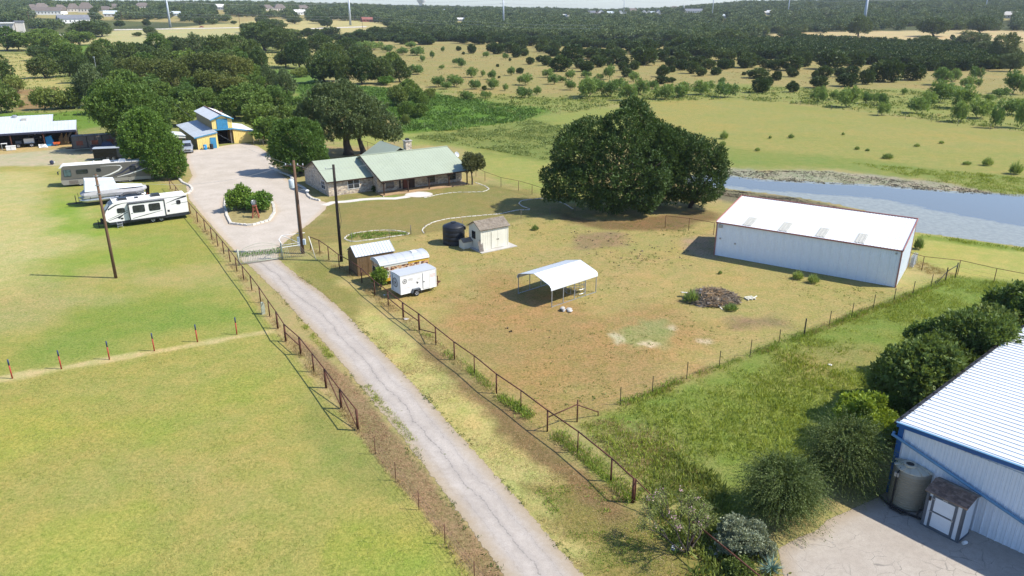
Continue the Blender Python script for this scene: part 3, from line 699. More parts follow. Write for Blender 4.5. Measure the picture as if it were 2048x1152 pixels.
def ribs_on(mb, p00, p10, p11, p01, pitch, rh, rw, mi=0):
    p00, p10, p11, p01 = (Vector(p) for p in (p00, p10, p11, p01))
    n = (p10 - p00).cross(p01 - p00).normalized(); u = (p10 - p00).normalized()
    cnt = max(2, int((p10 - p00).length / pitch))
    for k in range(cnt + 1):
        s = k / cnt; a = p00.lerp(p10, s); b = p01.lerp(p11, s); o = u * rw / 2; t = u * rw / 4; h = n * rh; e = n * -.002
        mb.add([a - o + e, a + o + e, a + t + h, a - t + h, b - o + e, b + o + e, b + t + h, b - t + h],
               [(0, 1, 2, 3), (7, 6, 5, 4), (1, 5, 6, 2), (2, 6, 7, 3), (3, 7, 4, 0)], mi)
def window(parent, o, u, w, h, nx=1, nz=1, fm='frame_white', gm='glass', fw=.06, proud=.05, name='window', label=None):
    """frame with panes on a vertical wall; o lower left corner, u to the right seen from outside"""
    u = Vector(u).normalized(); up = Vector((0, 0, 1)); n = u.cross(up)
    mx = frame_m(Vector(o), u, up, n)
    mb = MB()
    mb.box(-fw, 0, -fw, h + fw, -.03, proud).box(w, w + fw, -fw, h + fw, -.03, proud)
    mb.box(0, w, -fw, 0, -.03, proud).box(0, w, h, h + fw, -.03, proud)
    for k in range(1, nx): x = w * k / nx; mb.box(x - fw * .4, x + fw * .4, 0, h, -.03, proud - .008)
    for k in range(1, nz):
        for i in range(nx):
            x0, x1 = w * i / nx + (fw * .4 if i else 0), w * (i + 1) / nx - (fw * .4 if i < nx - 1 else 0)
            mb.box(x0, x1, h * k / nz - fw * .35, h * k / nz + fw * .35, -.03, proud - .012)
    f = xf(mb.build(name, M[fm], parent), mx)
    if label: f['label'] = label
    for i in range(nx):
        for k in range(nz):
            p = MB().box(w * i / nx + .005, w * (i + 1) / nx - .005, h * k / nz + .005, h * (k + 1) / nz - .005, -.02, .012)
            p.build('pane', M[gm], f)
    return f
X_, Y_, Z_ = Vector((1, 0, 0)), Vector((0, 1, 0)), Vector((0, 0, 1))

# ---------------------------------------------------------------- ranch house with the pale green roof
TH = R(33.06)
def house():
    t = thing('ranch_house', 'stone ranch house with pale green metal roof and long front porch', 'house', (-18.48, 103.9, 0), TH)
    L, he, hr, br = 14.6, 2.17, 4.71, 7.35
    w = MB()
    def rz(b): return he + (hr - he) * b / br if b < br else hr - (hr - he) * (b - br) / br
    w.prism([(2.3, 0), (12.6, 0), (12.6, rz(12.6) - .15), (br, hr - .15), (2.3, rz(2.3) - .15)], 'x', .36, L - .3)
    w.build('wall', M['stone'], t)
    # left wing
    wa, wb_, wl, whe, whr, wbr = -6.64, 3.70, 7.0, 2.16, 4.26, 5.6
    g = MB()
    g.prism([(wb_ + .35, 0), (wb_ + 10.6, 0), (wb_ + 10.6, whe), (wb_ + wbr, whr - .14), (wb_ + .35, whe + .0)], 'x', wa + .3, .34)
    wg = g.build('wall', M['stone'], t); wg['label'] = 'lower stone wing at the drive end of the house'
    # roofs
    mb = MB()
    bm = br * .47; zm = rz(bm) - .07
    for (b0, z0, b1, z1) in ((0, he, bm, zm), (bm, zm, br, hr)):
        mb.slab((0, b0, z0), (L, b0, z0), (L, b1, z1), (0, b1, z1), .10)
        ribs_on(mb, (.05, b0, z0), (L - .05, b0, z0), (L - .05, b1, z1), (.05, b1, z1), .46, .012, .04)
    mb.slab((L, 2 * br - 1.6, rz(2 * br - 1.6)), (0, 2 * br - 1.6, rz(2 * br - 1.6)), (0, br, hr), (L, br, hr), .10)
    ro = mb.build('roof', M['green_roof'], t)
    MB().box(-.02, L + .02, br - .14, br + .14, hr - .02, hr + .06).build('ridge_cap', M['green_roof'], ro)
    fb = MB(); fb.box(0, L, -.05, -.002, he - .17, he + .01)
    fb.bar((-.03, -.03, he - .1), (-.03, bm, zm - .1), .05, .18); fb.bar((-.03, bm, zm - .1), (-.03, br, hr - .1), .05, .18)
    fb.bar((L + .03, -.03, he - .1), (L + .03, bm, zm - .1), .05, .18); fb.bar((L + .03, bm, zm - .1), (L + .03, br, hr - .1), .05, .18)
    fb.build('fascia', M['dark_wood'], t)
    mb = MB()
    mb.slab((wa, wb_, whe), (.34, wb_, whe), (.34, wb_ + wbr, whr), (wa, wb_ + wbr, whr), .10)
    ribs_on(mb, (wa + .05, wb_, whe), (.30, wb_, whe), (.30, wb_ + wbr, whr), (wa + .05, wb_ + wbr, whr), .46, .012, .04)
    mb.slab((.34, wb_ + 11.1, whe), (wa, wb_ + 11.1, whe), (wa, wb_ + wbr, whr), (.34, wb_ + wbr, whr), .10)
    mb.build('roof', M['green_roof'], t)
    fb = MB(); fb.box(wa, .34, wb_ - .05, wb_ - .002, whe - .16, whe + .01)
    fb.bar((wa - .03, wb_, whe - .1), (wa - .03, wb_ + wbr, whr - .1), .05, .18); fb.bar((wa - .03, wb_ + wbr, whr - .1), (wa - .03, wb_ + 11.1, whe - .1), .05, .18)
    fb.build('fascia', M['dark_wood'], t)
    # rear gable and chimney
    mb = MB(); a0, ap, a1 = 3.1, 7.3, 11.5; zr, ze = 4.9, 2.5
    mb.slab((ap, 9, zr), (a0, 9, ze), (a0, 16.5, ze), (ap, 16.5, zr), .1); mb.slab((a1, 9, ze), (ap, 9, zr), (ap, 16.5, zr), (a1, 16.5, ze), .1)
    mb.build('rear_roof', M['green_roof'], t)
    MB().prism([(a0 + .4, 0), (a1 - .4, 0), (a1 - .4, ze), (ap, zr - .16), (a0 + .4, ze)], 'y', 11, 16.1).build('wall', M['stone'], t)
    ch = MB().box(8.35, 9.35, 9.2, 10.1, 3.5, 5.75).build('chimney', M['stone'], t)
    MB().box(8.25, 9.45, 9.1, 10.2, 5.75, 5.87).build('chimney_cap', M['rock'], ch)
    MB().box(8.6, 9.1, 9.4, 9.9, 5.87, 6.15).build('flue', M['black_steel'], ch)
    # porch
    MB().box(.1, L - .4, -.1, 2.3, 0, .13).build('porch_slab', M['tan_conc'], t)
    for a in (.42, 4.2, 7.62, 10.95, 14.05):
        p = MB(); p.box(a - .075, a + .075, .15, .30, .13, he - .03)
        p.bar((a - .45, .225, he - .12), (a - .06, .225, he - .5), .09, .09); p.bar((a + .45, .225, he - .12), (a + .06, .225, he - .5), .09, .09)
        p.build('porch_post', M['dark_wood'], t)
    MB().box(.2, L - .2, .16, .29, he - .10, he - .015).build('porch_beam', M['dark_wood'], t)
    for a0_, a1_ in ((1.75, 2.85), (8.5, 9.6), (12.1, 13.2)):
        window(t, (a0_, 2.3, .55), X_, a1_ - a0_, 1.15, 1, 2, 'trim_grey')
    d = MB().box(4.3, 6.25, 2.22, 2.31, .13, 2.15).build('door', M['wood_red'], t)
    d.data.materials[0] = M['dark_wood']
    MB().box(4.42, 5.2, 2.195, 2.23, .25, 2.05).build('door_leaf', mat('red brown door', (.12, .03, .018), .5, 0, .15, 3), d)
    MB().box(5.35, 6.13, 2.195, 2.23, .25, 2.05).build('door_leaf', M['dark_wood'], d)
    MB().lathe([(.02, 0), (.045, .02), (.045, .06), (.0, .08)], 8, (5.28, 2.16, 1.05)).build('door_knob', M['galv'], d)
    window(t, (wa + 3.2, wb_ + .35, .75), X_, 1.72, 1.25, 2, 2)
    window(t, (wa + .3, wb_ + 3.25, .75), -Y_, 1.5, 1.15, 2, 2)
    b = MB().box(3.75, 3.95, 2.1, 2.3, .3, 1.5).build('meter_box', M['black_steel'], t)
    # dish on the gable end
    ds = thing('satellite_dish', 'grey satellite dish at the far gable end of the green roof', 'satellite dish', (0, 0, 0))
    c, s_ = math.cos(TH), math.sin(TH)
    ds.location = (-18.48 + 15.0 * c - 5.1 * s_, 103.9 + 15.0 * s_ + 5.1 * c, 3.2); ds.rotation_euler = (0, 0, R(20))
    MB().tube([(-.45, .1, -.15), (-.1, .05, .1), (0, 0, .45)], .035, 6).build('mast', M['galv'], ds)
    dd = MB().lathe([(.02, .0), (.25, .04), (.42, .12), (.44, .12), (.25, .02), (.02, -.03)], 16).build('dish', M['porcelain'], ds)
    dd.location = (0, -.06, .5); dd.rotation_euler = (R(65), 0, R(25))
house()

# ---------------------------------------------------------------- yellow barn with blue doors
def boards(parent, name, m, o, u, U, h0, h1, w=.32):
    """vertical boards with battens on a wall whose top runs from h0 to h1"""
    cnt = max(2, round(U / w)); w = U / cnt; u = Vector(u).normalized(); n = u.cross(Z_); o = Vector(o)
    for k in range(cnt):
        a, b = h0 + (h1 - h0) * k / cnt, h0 + (h1 - h0) * (k + 1) / cnt
        mb = MB(); pr = .012 * (k % 2)
        mb.add([(.012, 0, -.02), (w - .012, 0, -.02), (w - .012, b, -.02), (.012, a, -.02), (.012, 0, .02 + pr), (w - .012, 0, .02 + pr), (w - .012, b, .02 + pr), (.012, a, .02 + pr)],
               [(0, 3, 2, 1), (4, 5, 6, 7), (0, 1, 5, 4), (1, 2, 6, 5), (2, 3, 7, 6), (3, 0, 4, 7)])
        mb.box(-.025, .025, 0, a - .01, .0, .055)
        xf(mb.build(name, m, parent), frame_m(o + u * (w * k), u, Z_, n))
def barn():
    t = thing('barn', 'yellow board barn with raised centre, blue doors and tin roofs', 'barn', (-58.3, 146.71, 0), R(32.2))
    W, hl, hrg, D = 3.77, 4.98, 5.75, 15.6
    wl, fl, wr = 3.73, 3.69, 3.66
    c = MB(); c.box(0, .12, .05, D, 0, hl - .1).box(W - .12, W, .05, D, 0, hl - .1).box(0, W, D - .12, D, 0, hl)
    c.build('centre_wall', M['barn_side'], t)
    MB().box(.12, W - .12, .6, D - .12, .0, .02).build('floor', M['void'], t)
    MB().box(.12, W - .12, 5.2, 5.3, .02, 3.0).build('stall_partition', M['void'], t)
    boards(t, 'board', M['yellow_board'], (0, 0, 3.05), X_, .85, hl - 3.2, hl - 3.05)
    boards(t, 'board', M['yellow_board'], (W - .85, 0, 3.05), X_, .85, hl - 3.05, hl - 3.2)
    MB().prism([(.85, 2.95), (W - .85, 2.95), (W - .85, hl), (W / 2, hrg - .2), (.85, hl)], 'y', 0.0, .06).build('gable_board', M['yellow_board'], t)
    for a in (.85, W / 2 + .015):
        d = MB().box(a, a + 1.02, -.10, -.03, 3.05, 4.92).build('loft_door', M['barn_blue'], t)
        b = MB(); 
        for k in range(5): b.box(a + .03 + k * .2, a + .05 + k * .2, -.112, -.1, 3.06, 4.91)
        b.bar((a + .05, -.115, 3.15), (a + .97, -.115, 4.85), .02, .09); b.box(a, a + 1.02, -.125, -.1, 3.05, 3.15); b.box(a, a + 1.02, -.125, -.1, 4.8, 4.9)
        b.build('door_brace', M['barn_blue'], d)
    MB().box(-.1, W + .1, -.75, -.02, 2.88, 2.98).build('canopy', M['barn_blue'], t)
    mb = MB()
    for (p, q) in (((-.3, hl - .1), (W / 2, hrg)), ((W / 2, hrg), (W + .3, hl - .1))):
        mb.slab((p[0], -.35, p[1]), (q[0], -.35, q[1]), (q[0], D + .2, q[1]), (p[0], D + .2, p[1]), .06)
    ribs_on(mb, (-.3, D + .2, hl - .1), (-.3, -.35, hl - .1), (W / 2, -.35, hrg), (W / 2, D + .2, hrg), .5, .03, .07)
    ribs_on(mb, (W + .3, -.35, hl - .1), (W + .3, D + .2, hl - .1), (W / 2, D + .2, hrg), (W / 2, -.35, hrg), .5, .03, .07)
    ro = mb.build('roof', M['tin_white'], t)
    MB().tube([(W / 2, -.36, hrg + .03), (W / 2, D + .2, hrg + .03)], .13, 6).build('ridge_cap', M['rust_red'], ro)
    wv = MB(); wv.tube([(W / 2, -.25, hrg), (W / 2, -.25, hrg + .75)], .03, 5); wv.bar((W / 2 - .35, -.25, hrg + .6), (W / 2 + .35, -.25, hrg + .6), .03, .06)
    wv.add([(W / 2 + .35, -.27, hrg + .6), (W / 2 + .12, -.27, hrg + .85), (W / 2 - .1, -.27, hrg + .62), (W / 2 + .35, -.23, hrg + .6), (W / 2 + .12, -.23, hrg + .85), (W / 2 - .1, -.23, hrg + .62)], [(0, 1, 2), (5, 4, 3), (0, 3, 4, 1), (1, 4, 5, 2)])
    wv.build('weather_vane', M['rust_red'], t)
    fb = MB(); fb.bar((-.32, -.37, hl - .16), (W / 2, -.37, hrg - .06), .05, .2); fb.bar((W / 2, -.37, hrg - .06), (W + .32, -.37, hl - .16), .05, .2)
    fb.build('fascia', M['barn_blue'], t)
    # left lean-to, standing further forward
    lo = MB(); lo.slab((-wl - .5, -fl - .15, 2.32), (.05, -fl - .15, 3.05), (.05, D, 3.05), (-wl - .5, D, 2.32), .06)
    ribs_on(lo, (-wl - .5, D, 2.32), (-wl - .5, -fl - .15, 2.32), (.05, -fl - .15, 3.05), (.05, D, 3.05), .5, .03, .07)
    lo.build('lean_to_roof', M['tin'], t)
    MB().bar((-wl - .5, -fl - .18, 2.22), (.05, -fl - .18, 2.95), .05, .2).build('fascia', M['barn_blue'], t)
    boards(t, 'board', M['yellow_board'], (-wl, -fl, 0), X_, wl, 2.3, 2.92)
    MB().box(-wl, -wl + .1, -fl + .05, D, 0, 2.35).build('side_wall', M['barn_side'], t)
    MB().box(-.1, 0.0, -fl + .05, .0, 0, 2.9).build('side_wall', M['yellow_board'], t)
    d = MB().box(-1.35, -.45, -fl - .10, -fl - .06, .02, 1.95).build('door', M['barn_blue'], t)
    fr_ = MB().box(-1.45, -1.35, -fl - .09, -fl - .03, 0, 2.05).box(-.45, -.35, -fl - .09, -fl - .03, 0, 2.05).box(-1.45, -.35, -fl - .09, -fl - .03, 1.97, 2.07)
    fr_.build('door_frame', M['barn_blue'], d)
    # right lean-to
    ro_ = MB(); ro_.slab((W - .02, -.15, 3.0), (W + wr + .5, -.15, 2.17), (W + wr + .5, D - 5, 2.17), (W - .02, D - 5, 3.0), .06)
    ribs_on(ro_, (W + wr + .5, -.15, 2.17), (W + wr + .5, D - 5, 2.17), (W, D - 5, 3.0), (W, -.15, 3.0), .5, .03, .07)
    ro_.build('lean_to_roof', M['tin_white'], t)
    MB().bar((W, -.18, 2.9), (W + wr + .5, -.18, 2.07), .05, .22).build('fascia', M['barn_blue'], t)
    boards(t, 'board', M['yellow_board'], (W, 0, 0), X_, wr, 2.85, 2.15)
    MB().box(W + wr - .1, W + wr, .05, D - 5, 0, 2.1).build('side_wall', M['yellow_board'], t)
    MB().box(W - .55, W - .3, .2, .45, 0, 3.0).build('door_post', M['wood_grey'], t)
barn()
def barn_pt(a, b, z=0.0):
    c, s_ = math.cos(R(32.2)), math.sin(R(32.2))
    return Vector((-58.3 + a * c - b * s_, 146.71 + a * s_ + b * c, z))
def barrel(p, m, label, r=.3, h=.92):
    o = thing('barrel', label, 'barrel', p)
    b = MB().lathe([(r * .95, 0), (r, .05), (r, h * .33), (r * 1.04, h * .35), (r, h * .37), (r, h * .66), (r * 1.04, h * .68), (r, h * .7), (r, h - .05), (r * .95, h)], 16, ).build('drum', m, o, True)
    MB().lathe([(r * .2, 0), (r * .2, .04)], 10, (r * .5, 0, h)).build('bung', m, o)
    return o
bb = barrel(barn_pt(-2.6, -4.4), M['blue_plastic'], 'bright blue plastic barrel against the yellow barn wall', .33, .95)
MB().box(-.12, .12, -.345, -.33, .45, .7).build('paper_label', M['frame_white'], bb)
barrel(barn_pt(-1.45, -4.35), M['tank_black'], 'black plastic barrel beside the blue barn door', .33, .95)
def barn_carport():
    t = thing('carport', 'small white roofed carport attached left of the barn', 'carport', barn_pt(-8.7, -.5), R(32.2))
    mb = MB(); mb.slab((-.2, -.2, 2.95), (3.6, -.2, 2.35), (3.6, 5.2, 2.35), (-.2, 5.2, 2.95), .05); ribs_on(mb, (3.6, -.2, 2.35), (3.6, 5.2, 2.35), (-.2, 5.2, 2.95), (-.2, -.2, 2.95), .6, .03, .07)
    mb.build('roof', M['tin_white'], t)
    MB().prism([(-.1, 2.25), (3.5, 1.9), (3.5, 2.3), (-.1, 2.88)], 'y', -.1, -.05).build('front_panel', M['cream'], t)
    for a in (.0, 3.4):
        for b in (0, 5):
            MB().box(a - .06, a + .06, b - .06, b + .06, 0, 2.85 - a * .16).build('post', M['rust'], t)
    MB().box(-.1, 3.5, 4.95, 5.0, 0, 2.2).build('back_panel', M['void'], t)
barn_carport()

# ---------------------------------------------------------------- white metal shed with red trim
def white_shed():
    t = thing('metal_shed', 'long white metal shed with red trim and four skylights', 'shed', (21.93, 76.94, 0), R(-34.2))
    L, Wd, he, hr = 17.9, 7.9, 3.78, 4.95
    v = Vector((0, Wd, hr - he)); vl = v.length; vn = X_.cross(v.normalized())
    MB().box(.06, L - .06, .06, .10, .03, he - .08).box(.06, .1, .1, Wd, .03, he).build('frame_wall', M['void'], t)
    panels(t, 'wall_panel', M['shed_metal'], (0, 0, .03), X_, Z_, -Y_, L, he - .09, .9, 3, .028)
    panels(t, 'wall_panel', M['shed_metal'], (L, 0, .03), Y_, Z_, X_, Wd, he - .09, .9, 3, .028, hr - .09)
    panels(t, 'wall_panel', M['shed_metal'], (0, Wd, .03), -Y_, Z_, -X_, Wd, hr - .09, .9, 3, .028, he - .09)
    panels(t, 'roof_panel', M['white_metal'], (-.08, -.12, he - .02), X_, v, vn, L + .16, vl + .2, .9, 3, .03)
    for cx in (3.1, 6.75, 10.4, 14.05):
        me = panel_mesh('skylight', .9, 2.3, 3, .03, M['skylight'])
        xf(link('skylight', me, t), frame_m(Vector((cx - .45, 0, he)) + v.normalized() * .05 + vn * .045, X_, v, vn))
    e = MB(); e.bar((-.1, -.14, he - .09), (L + .1, -.14, he - .09), .05, .13)
    e.build('eave_trim', M['red_trim'], t)
    k = MB(); k.bar((-.1, -.1, he), (-.1, Wd + .1, hr + .03), .06, .2); k.bar((L + .1, -.1, he), (L + .1, Wd + .1, hr + .03), .06, .2)
    k.bar((-.1, Wd + .12, hr + .03), (L + .1, Wd + .12, hr + .03), .08, .2)
    k.build('roof_trim', M['red_trim'], t)
    c = MB(); c.box(-.05, .05, -.07, .05, .02, he - .12).box(L - .05, L + .06, -.07, .05, .02, he - .12).box(-.05, .05, Wd, Wd + .06, .02, hr - .1).box(L - .05, L + .06, Wd, Wd + .06, .02, hr - .1)
    c.build('corner_trim', M['red_trim'], t)
    MB().box(.18, .62, -.09, -.035, he - .62, he - .28).build('vent', M['galv'], t)
    for a, z in ((2.15, 1.6), (.5, 1.9), (L - .45, he - .5)):
        MB().box(a - .08, a + .08, -.10, -.035, z, z + .16).build('outlet_box', M['galv'], t)
white_shed()

# ---------------------------------------------------------------- white building with blue trim (lower right)
WB = Vector((20.75, 34.62, 0)); WTH = R(-49.5)
def wb_pt(a, b, z=0.0):
    c, s_ = math.cos(WTH), math.sin(WTH)
    return Vector((WB.x + a * c - b * s_, WB.y + a * s_ + b * c, z))
def white_building():
    t = thing('metal_building', 'large white metal building with blue trim and ribbed white roof', 'building', WB, WTH)
    L, D, h = 24.0, 30.0, 4.38
    sl_ = .035
    panels(t, 'wall_panel', M['wall_metal'], (.12, 0, .02), X_, Z_, -Y_, 12.6, h - .25, .36, 1, .035)
    MB().box(.1, L, .05, .09, .02, h - .1).box(.02, .06, .05, D, .02, h - .1).build('frame_wall', M['wall_metal'], t)
    panels(t, 'wall_panel', M['wall_metal'], (0, 12.0, .02), -Y_, Z_, -X_, 12.0, h - .25, .36, 1, .035)
    u = Vector((0, 1, 0)); v = Vector((1, 0, sl_)); n = Vector((-sl_, 0, 1))
    # roof sheets run up from the eave (local y axis) towards +x
    cnt = 33
    me = panel_mesh('roof_panel', .9, L, 2, .045, M['white_metal'])
    for k in range(cnt):
        # panel x axis = -y (so that x cross y points up)
        xf(link('roof_panel', me, t), frame_m(Vector((-.12, .78 + .9 * k, h)), -Y_, v, n))
    f = MB(); f.bar((-.16, -.16, h - .10), (L, -.16, h - .10 + sl_ * L), .08, .24); f.build('rake_trim', M['blue_trim'], t)
    f = MB(); f.bar((-.2, -.17, h + .03), (L, -.17, h + .03 + sl_ * L), .14, .03); f.build('trim_cap', M['blue_pipe'], t)
    MB().box(-.06, .2, -.07, .06, .02, h - .2).build('corner_trim', M['blue_trim'], t)
    gt = MB(); gt.box(-.34, -.14, -.1, D, h - .16, h - .03); gt.build('gutter', M['black_steel'], t)
    for k in range(26):
        c = MB(); c.tube([(-.3, .55 + k * 1.05, h - .02), (-.14, .55 + k * 1.05, h + .10), (.03, .55 + k * 1.05, h + .03)], .022, 5); c.build('gutter_hanger', M['black_steel'], t)
    MB().tube([(-.3, .1, 3.62), (-.28, -.14, 3.58), (0.05, -.17, 3.52), (6.2, -.17, 1.78), (12.5, -.17, .1)], .085, 8).build('downspout', M['blue_pipe'], t)
white_building()

# rain tank, its pipes, and the little utility shed at the wall
def rain_tank():
    t = thing('rain_tank', 'ribbed tan plastic rain tank beside the white building', 'tank', tuple(P(1812, 1004)[:2]) + (0.01,), R(-50))
    r, h = .92, 2.2; prof = [(r * .98, 0)]
    for k in range(14):
        z = .06 + k * (h - .15) / 14; d = (h - .15) / 14
        prof += [(r, z), (r * 1.012, z + d * .25), (r * 1.012, z + d * .7), (r * .985, z + d * .85)]
    prof += [(r, h - .06), (r * .96, h)]
    MB().lathe(prof, 40).build('tank_body', M['tank_tan'], t, True)
    top = MB().lathe([(r * .97, h - .005), (r * .9, h + .04), (r * .45, h + .2), (.0, h + .22)], 32).build('tank_lid', M['tank_top'], t, True)
    rb = MB()
    for k in range(10):
        a = k * math.pi / 5
        rb.bar((math.cos(a) * .36, math.sin(a) * .36, h + .2), (math.cos(a) * .95, math.sin(a) * .95, h + .06), .16, .07)
    rb.build('lid_rib', M['tank_top'], top)
    c = MB().lathe([(.30, h + .18), (.32, h + .30), (.22, h + .30), (.21, h + .26), (.0, h + .25)], 24, (-.1, -.28, 0)).build('strainer_ring', M['tank_top'], t)
    MB().lathe([(.0, h + .262), (.2, h + .275), (.0, h + .285)], 20, (-.1, -.28, 0)).build('strainer', M['black_steel'], c)
    ld = MB(); ld.tube([(-.35, -.72, h + .10), (-.38, -.98, h - .1), (-.38, -1.0, .25), (-.38, -1.05, .1)], .045, 8); ld.build('drop_pipe', M['black_steel'], t)
    ld = MB(); ld.tube([(-1.5, -.55, .1), (-.4, -1.06, .1), (.55, -1.1, .1), (1.25, -1.0, .1), (1.25, -1.0, .55)], .06, 8); ld.tube([(-.4, -1.06, .1), (-.3, -1.3, .1), (.35, -1.35, .1), (.55, -1.1, .1)], .05, 8); ld.tube([(.95, -1.02, .1), (1.02, -.85, .55), (1.25, -.85, .55)], .05, 8)
    ld.build('ground_pipe', M['black_steel'], t)
    MB().box(-.52, -.3, -1.02, -.92, h - .35, h - .12).build('valve_box', M['galv'], t)
rain_tank()
def utility_shed():
    t = thing('utility_shed', 'small white shed with grey trim and brown shingle roof', 'shed', (21.15, 31.86, .012), R(-53.5))
    L, W, hf, hb = 1.84, 1.2, 2.14, 2.36
    b = MB(); b.prism([(.03, .06), (W - .03, .06), (W - .03, hb - .08), (.03, hf - .08)], 'x', .03, L - .03); b.build('wall', M['shed_white'], t)
    MB().box(-.02, L + .02, -.02, W + .02, 0, .06).build('base', M['trim_grey'], t)
    tr = MB()
    for a0, a1 in ((0, .14), (L - .14, L)): tr.box(a0, a1, -.015, .03, .06, hf - .09)
    tr.box(L - .03, L + .012, -.015, .12, .06, hf - .05)
    tr.build('corner_trim', M['trim_grey'], t)
    fr_ = MB(); fr_.box(.30, .42, -.03, .03, .06, hf - .12).box(L - .46, L - .34, -.03, .03, .06, hf - .12).box(.42, L - .46, -.03, .03, hf - .24, hf - .12).box(.42, L - .46, -.03, .03, .06, .18)
    d = fr_.build('door', M['trim_grey'], t)
    MB().box(.42, L - .46, -.012, .03, .18, 1.02).build('door_panel', M['shed_white'], d)
    MB().box(.42, L - .46, -.012, .03, 1.10, hf - .24).build('door_panel', M['shed_white'], d)
    MB().box(.42, L - .46, -.03, .03, 1.02, 1.10).build('door_rail', M['trim_grey'], d)
    for z in (1.0, 1.75):
        MB().box(.26, .46, -.05, -.03, z, z + .04).build('hinge', M['galv'], d)
    MB().box(L - .5, L - .42, -.06, -.03, 1.0, 1.12).build('latch', M['galv'], d)
    MB().box(.78, 1.02, -.045, -.03, hf - .2, hf - .15).build('sign_plate', M['galv'], d)
    MB().box(.16, .24, -.10, -.015, 1.62, 1.85).build('lantern', M['black_steel'], t)
    rf = MB(); rf.slab((-.08, -.14, hf - .03), (L + .1, -.14, hf - .03), (L + .1, W * .72, hb + .07), (-.08, W * .72, hb + .07), .05)
    rf.slab((L + .1, W + .1, hb - .05), (-.08, W + .1, hb - .05), (-.08, W * .72, hb + .07), (L + .1, W * .72, hb + .07), .05)
    ro = rf.build('roof', M['grey_shingle'], t)
    v = Vector((0, W * .72 + .14, hb - hf + .10)); ln = v.length; vn = X_.cross(v.normalized())
    sm = [mat('brown shingle', c, .9, 0, .25, 6) for c in ((.20, .13, .095), (.155, .105, .08), (.24, .165, .125))]
    rr = random.Random(3)
    for k in range(8):
        mb = MB(); x = -.09 + (-.05 if k % 2 else 0)
        while x < L + .09:
            w = rr.uniform(.12, .22); x1 = min(x + w, L + .11)
            y0 = ln * k / 8; y1 = ln * (k + 1) / 8 + .02
            mb.add([(max(x, -.09) + .004, y0, .004), (x1 - .004, y0, .004), (x1 - .004, y1, .0), (max(x, -.09) + .004, y1, .0), (max(x, -.09) + .004, y0, .022), (x1 - .004, y0, .022), (x1 - .004, y1, .006), (max(x, -.09) + .004, y1, .006)],
                   [(4, 5, 6, 7), (0, 1, 5, 4), (1, 2, 6, 5), (3, 0, 4, 7)], rr.randrange(3))
            x += w
        xf(mb.build('shingle_course', sm, ro), frame_m(Vector((0, -.14, hf - .03)), X_, v, vn))
    bt = thing('plastic_bottle', 'white plastic jug on the concrete by the utility shed', 'jug', tuple(P(1925, 1090)[:2]) + (.015,), R(20))
    MB().tube([(0, 0, .09), (.22, 0, .09), (.27, 0, .09), (.30, 0, .09)], [.09, .09, .05, .03], 10).build('jug_body', M['frame_white'], bt)
    MB().tube([(.30, 0, .09), (.34, 0, .09)], .034, 8).build('cap', M['trim_grey'], bt)
utility_shed()

# ---------------------------------------------------------------- brown shed, garden shed, doghouse, black tank
def brown_shed():
    t = thing('board_shed', 'brown board shed with white ribbed metal roof', 'shed', (-15.37, 70.05, 0), R(30.9))
    L, W, he, hr = 3.9, 2.57, 2.1, 2.85
    MB().prism([(.04, .05), (W - .04, .05), (W - .04, he), (W / 2, hr - .08), (.04, he)], 'x', .04, L - .04).build('wall', M['wood_brown'], t)
    def brd(o, u, U, hs):
        cnt = round(U / .26); w = U / cnt; u = Vector(u); n = u.cross(Z_)
        for k in range(cnt):
            h = min(hs(w * k), hs(w * (k + 1)))
            mb = MB().box(.006, w - .006, 0, h, 0, .03 + .01 * (k % 3))
            xf(mb.build('board', M['wood_brown'], t), frame_m(Vector(o) + u * (w * k), u, Z_, n))
    brd((0, .0, .03), X_, L, lambda a: he - .06)
    brd((0.0, W, .03), -Y_, W, lambda b: he - .08 + (hr - he) * (1 - abs(b - W / 2) / (W / 2)) - .03)
    mb = MB()
    mb.slab((-.12, -.12, he - .05), (L + .12, -.12, he - .05), (L + .12, W / 2, hr), (-.12, W / 2, hr), .03)
    mb.slab((L + .12, W + .12, he - .05), (-.12, W + .12, he - .05), (-.12, W / 2, hr), (L + .12, W / 2, hr), .03)
    ribs_on(mb, (-.12, -.12, he - .05), (L + .12, -.12, he - .05), (L + .12, W / 2, hr), (-.12, W / 2, hr), .3, .035, .06)
    mb.build('roof', M['tin_white'], t)
    MB().box(1.15, 2.05, -.06, -.03, .08, 1.9).build('door', M['wood_brown'], t)
brown_shed()
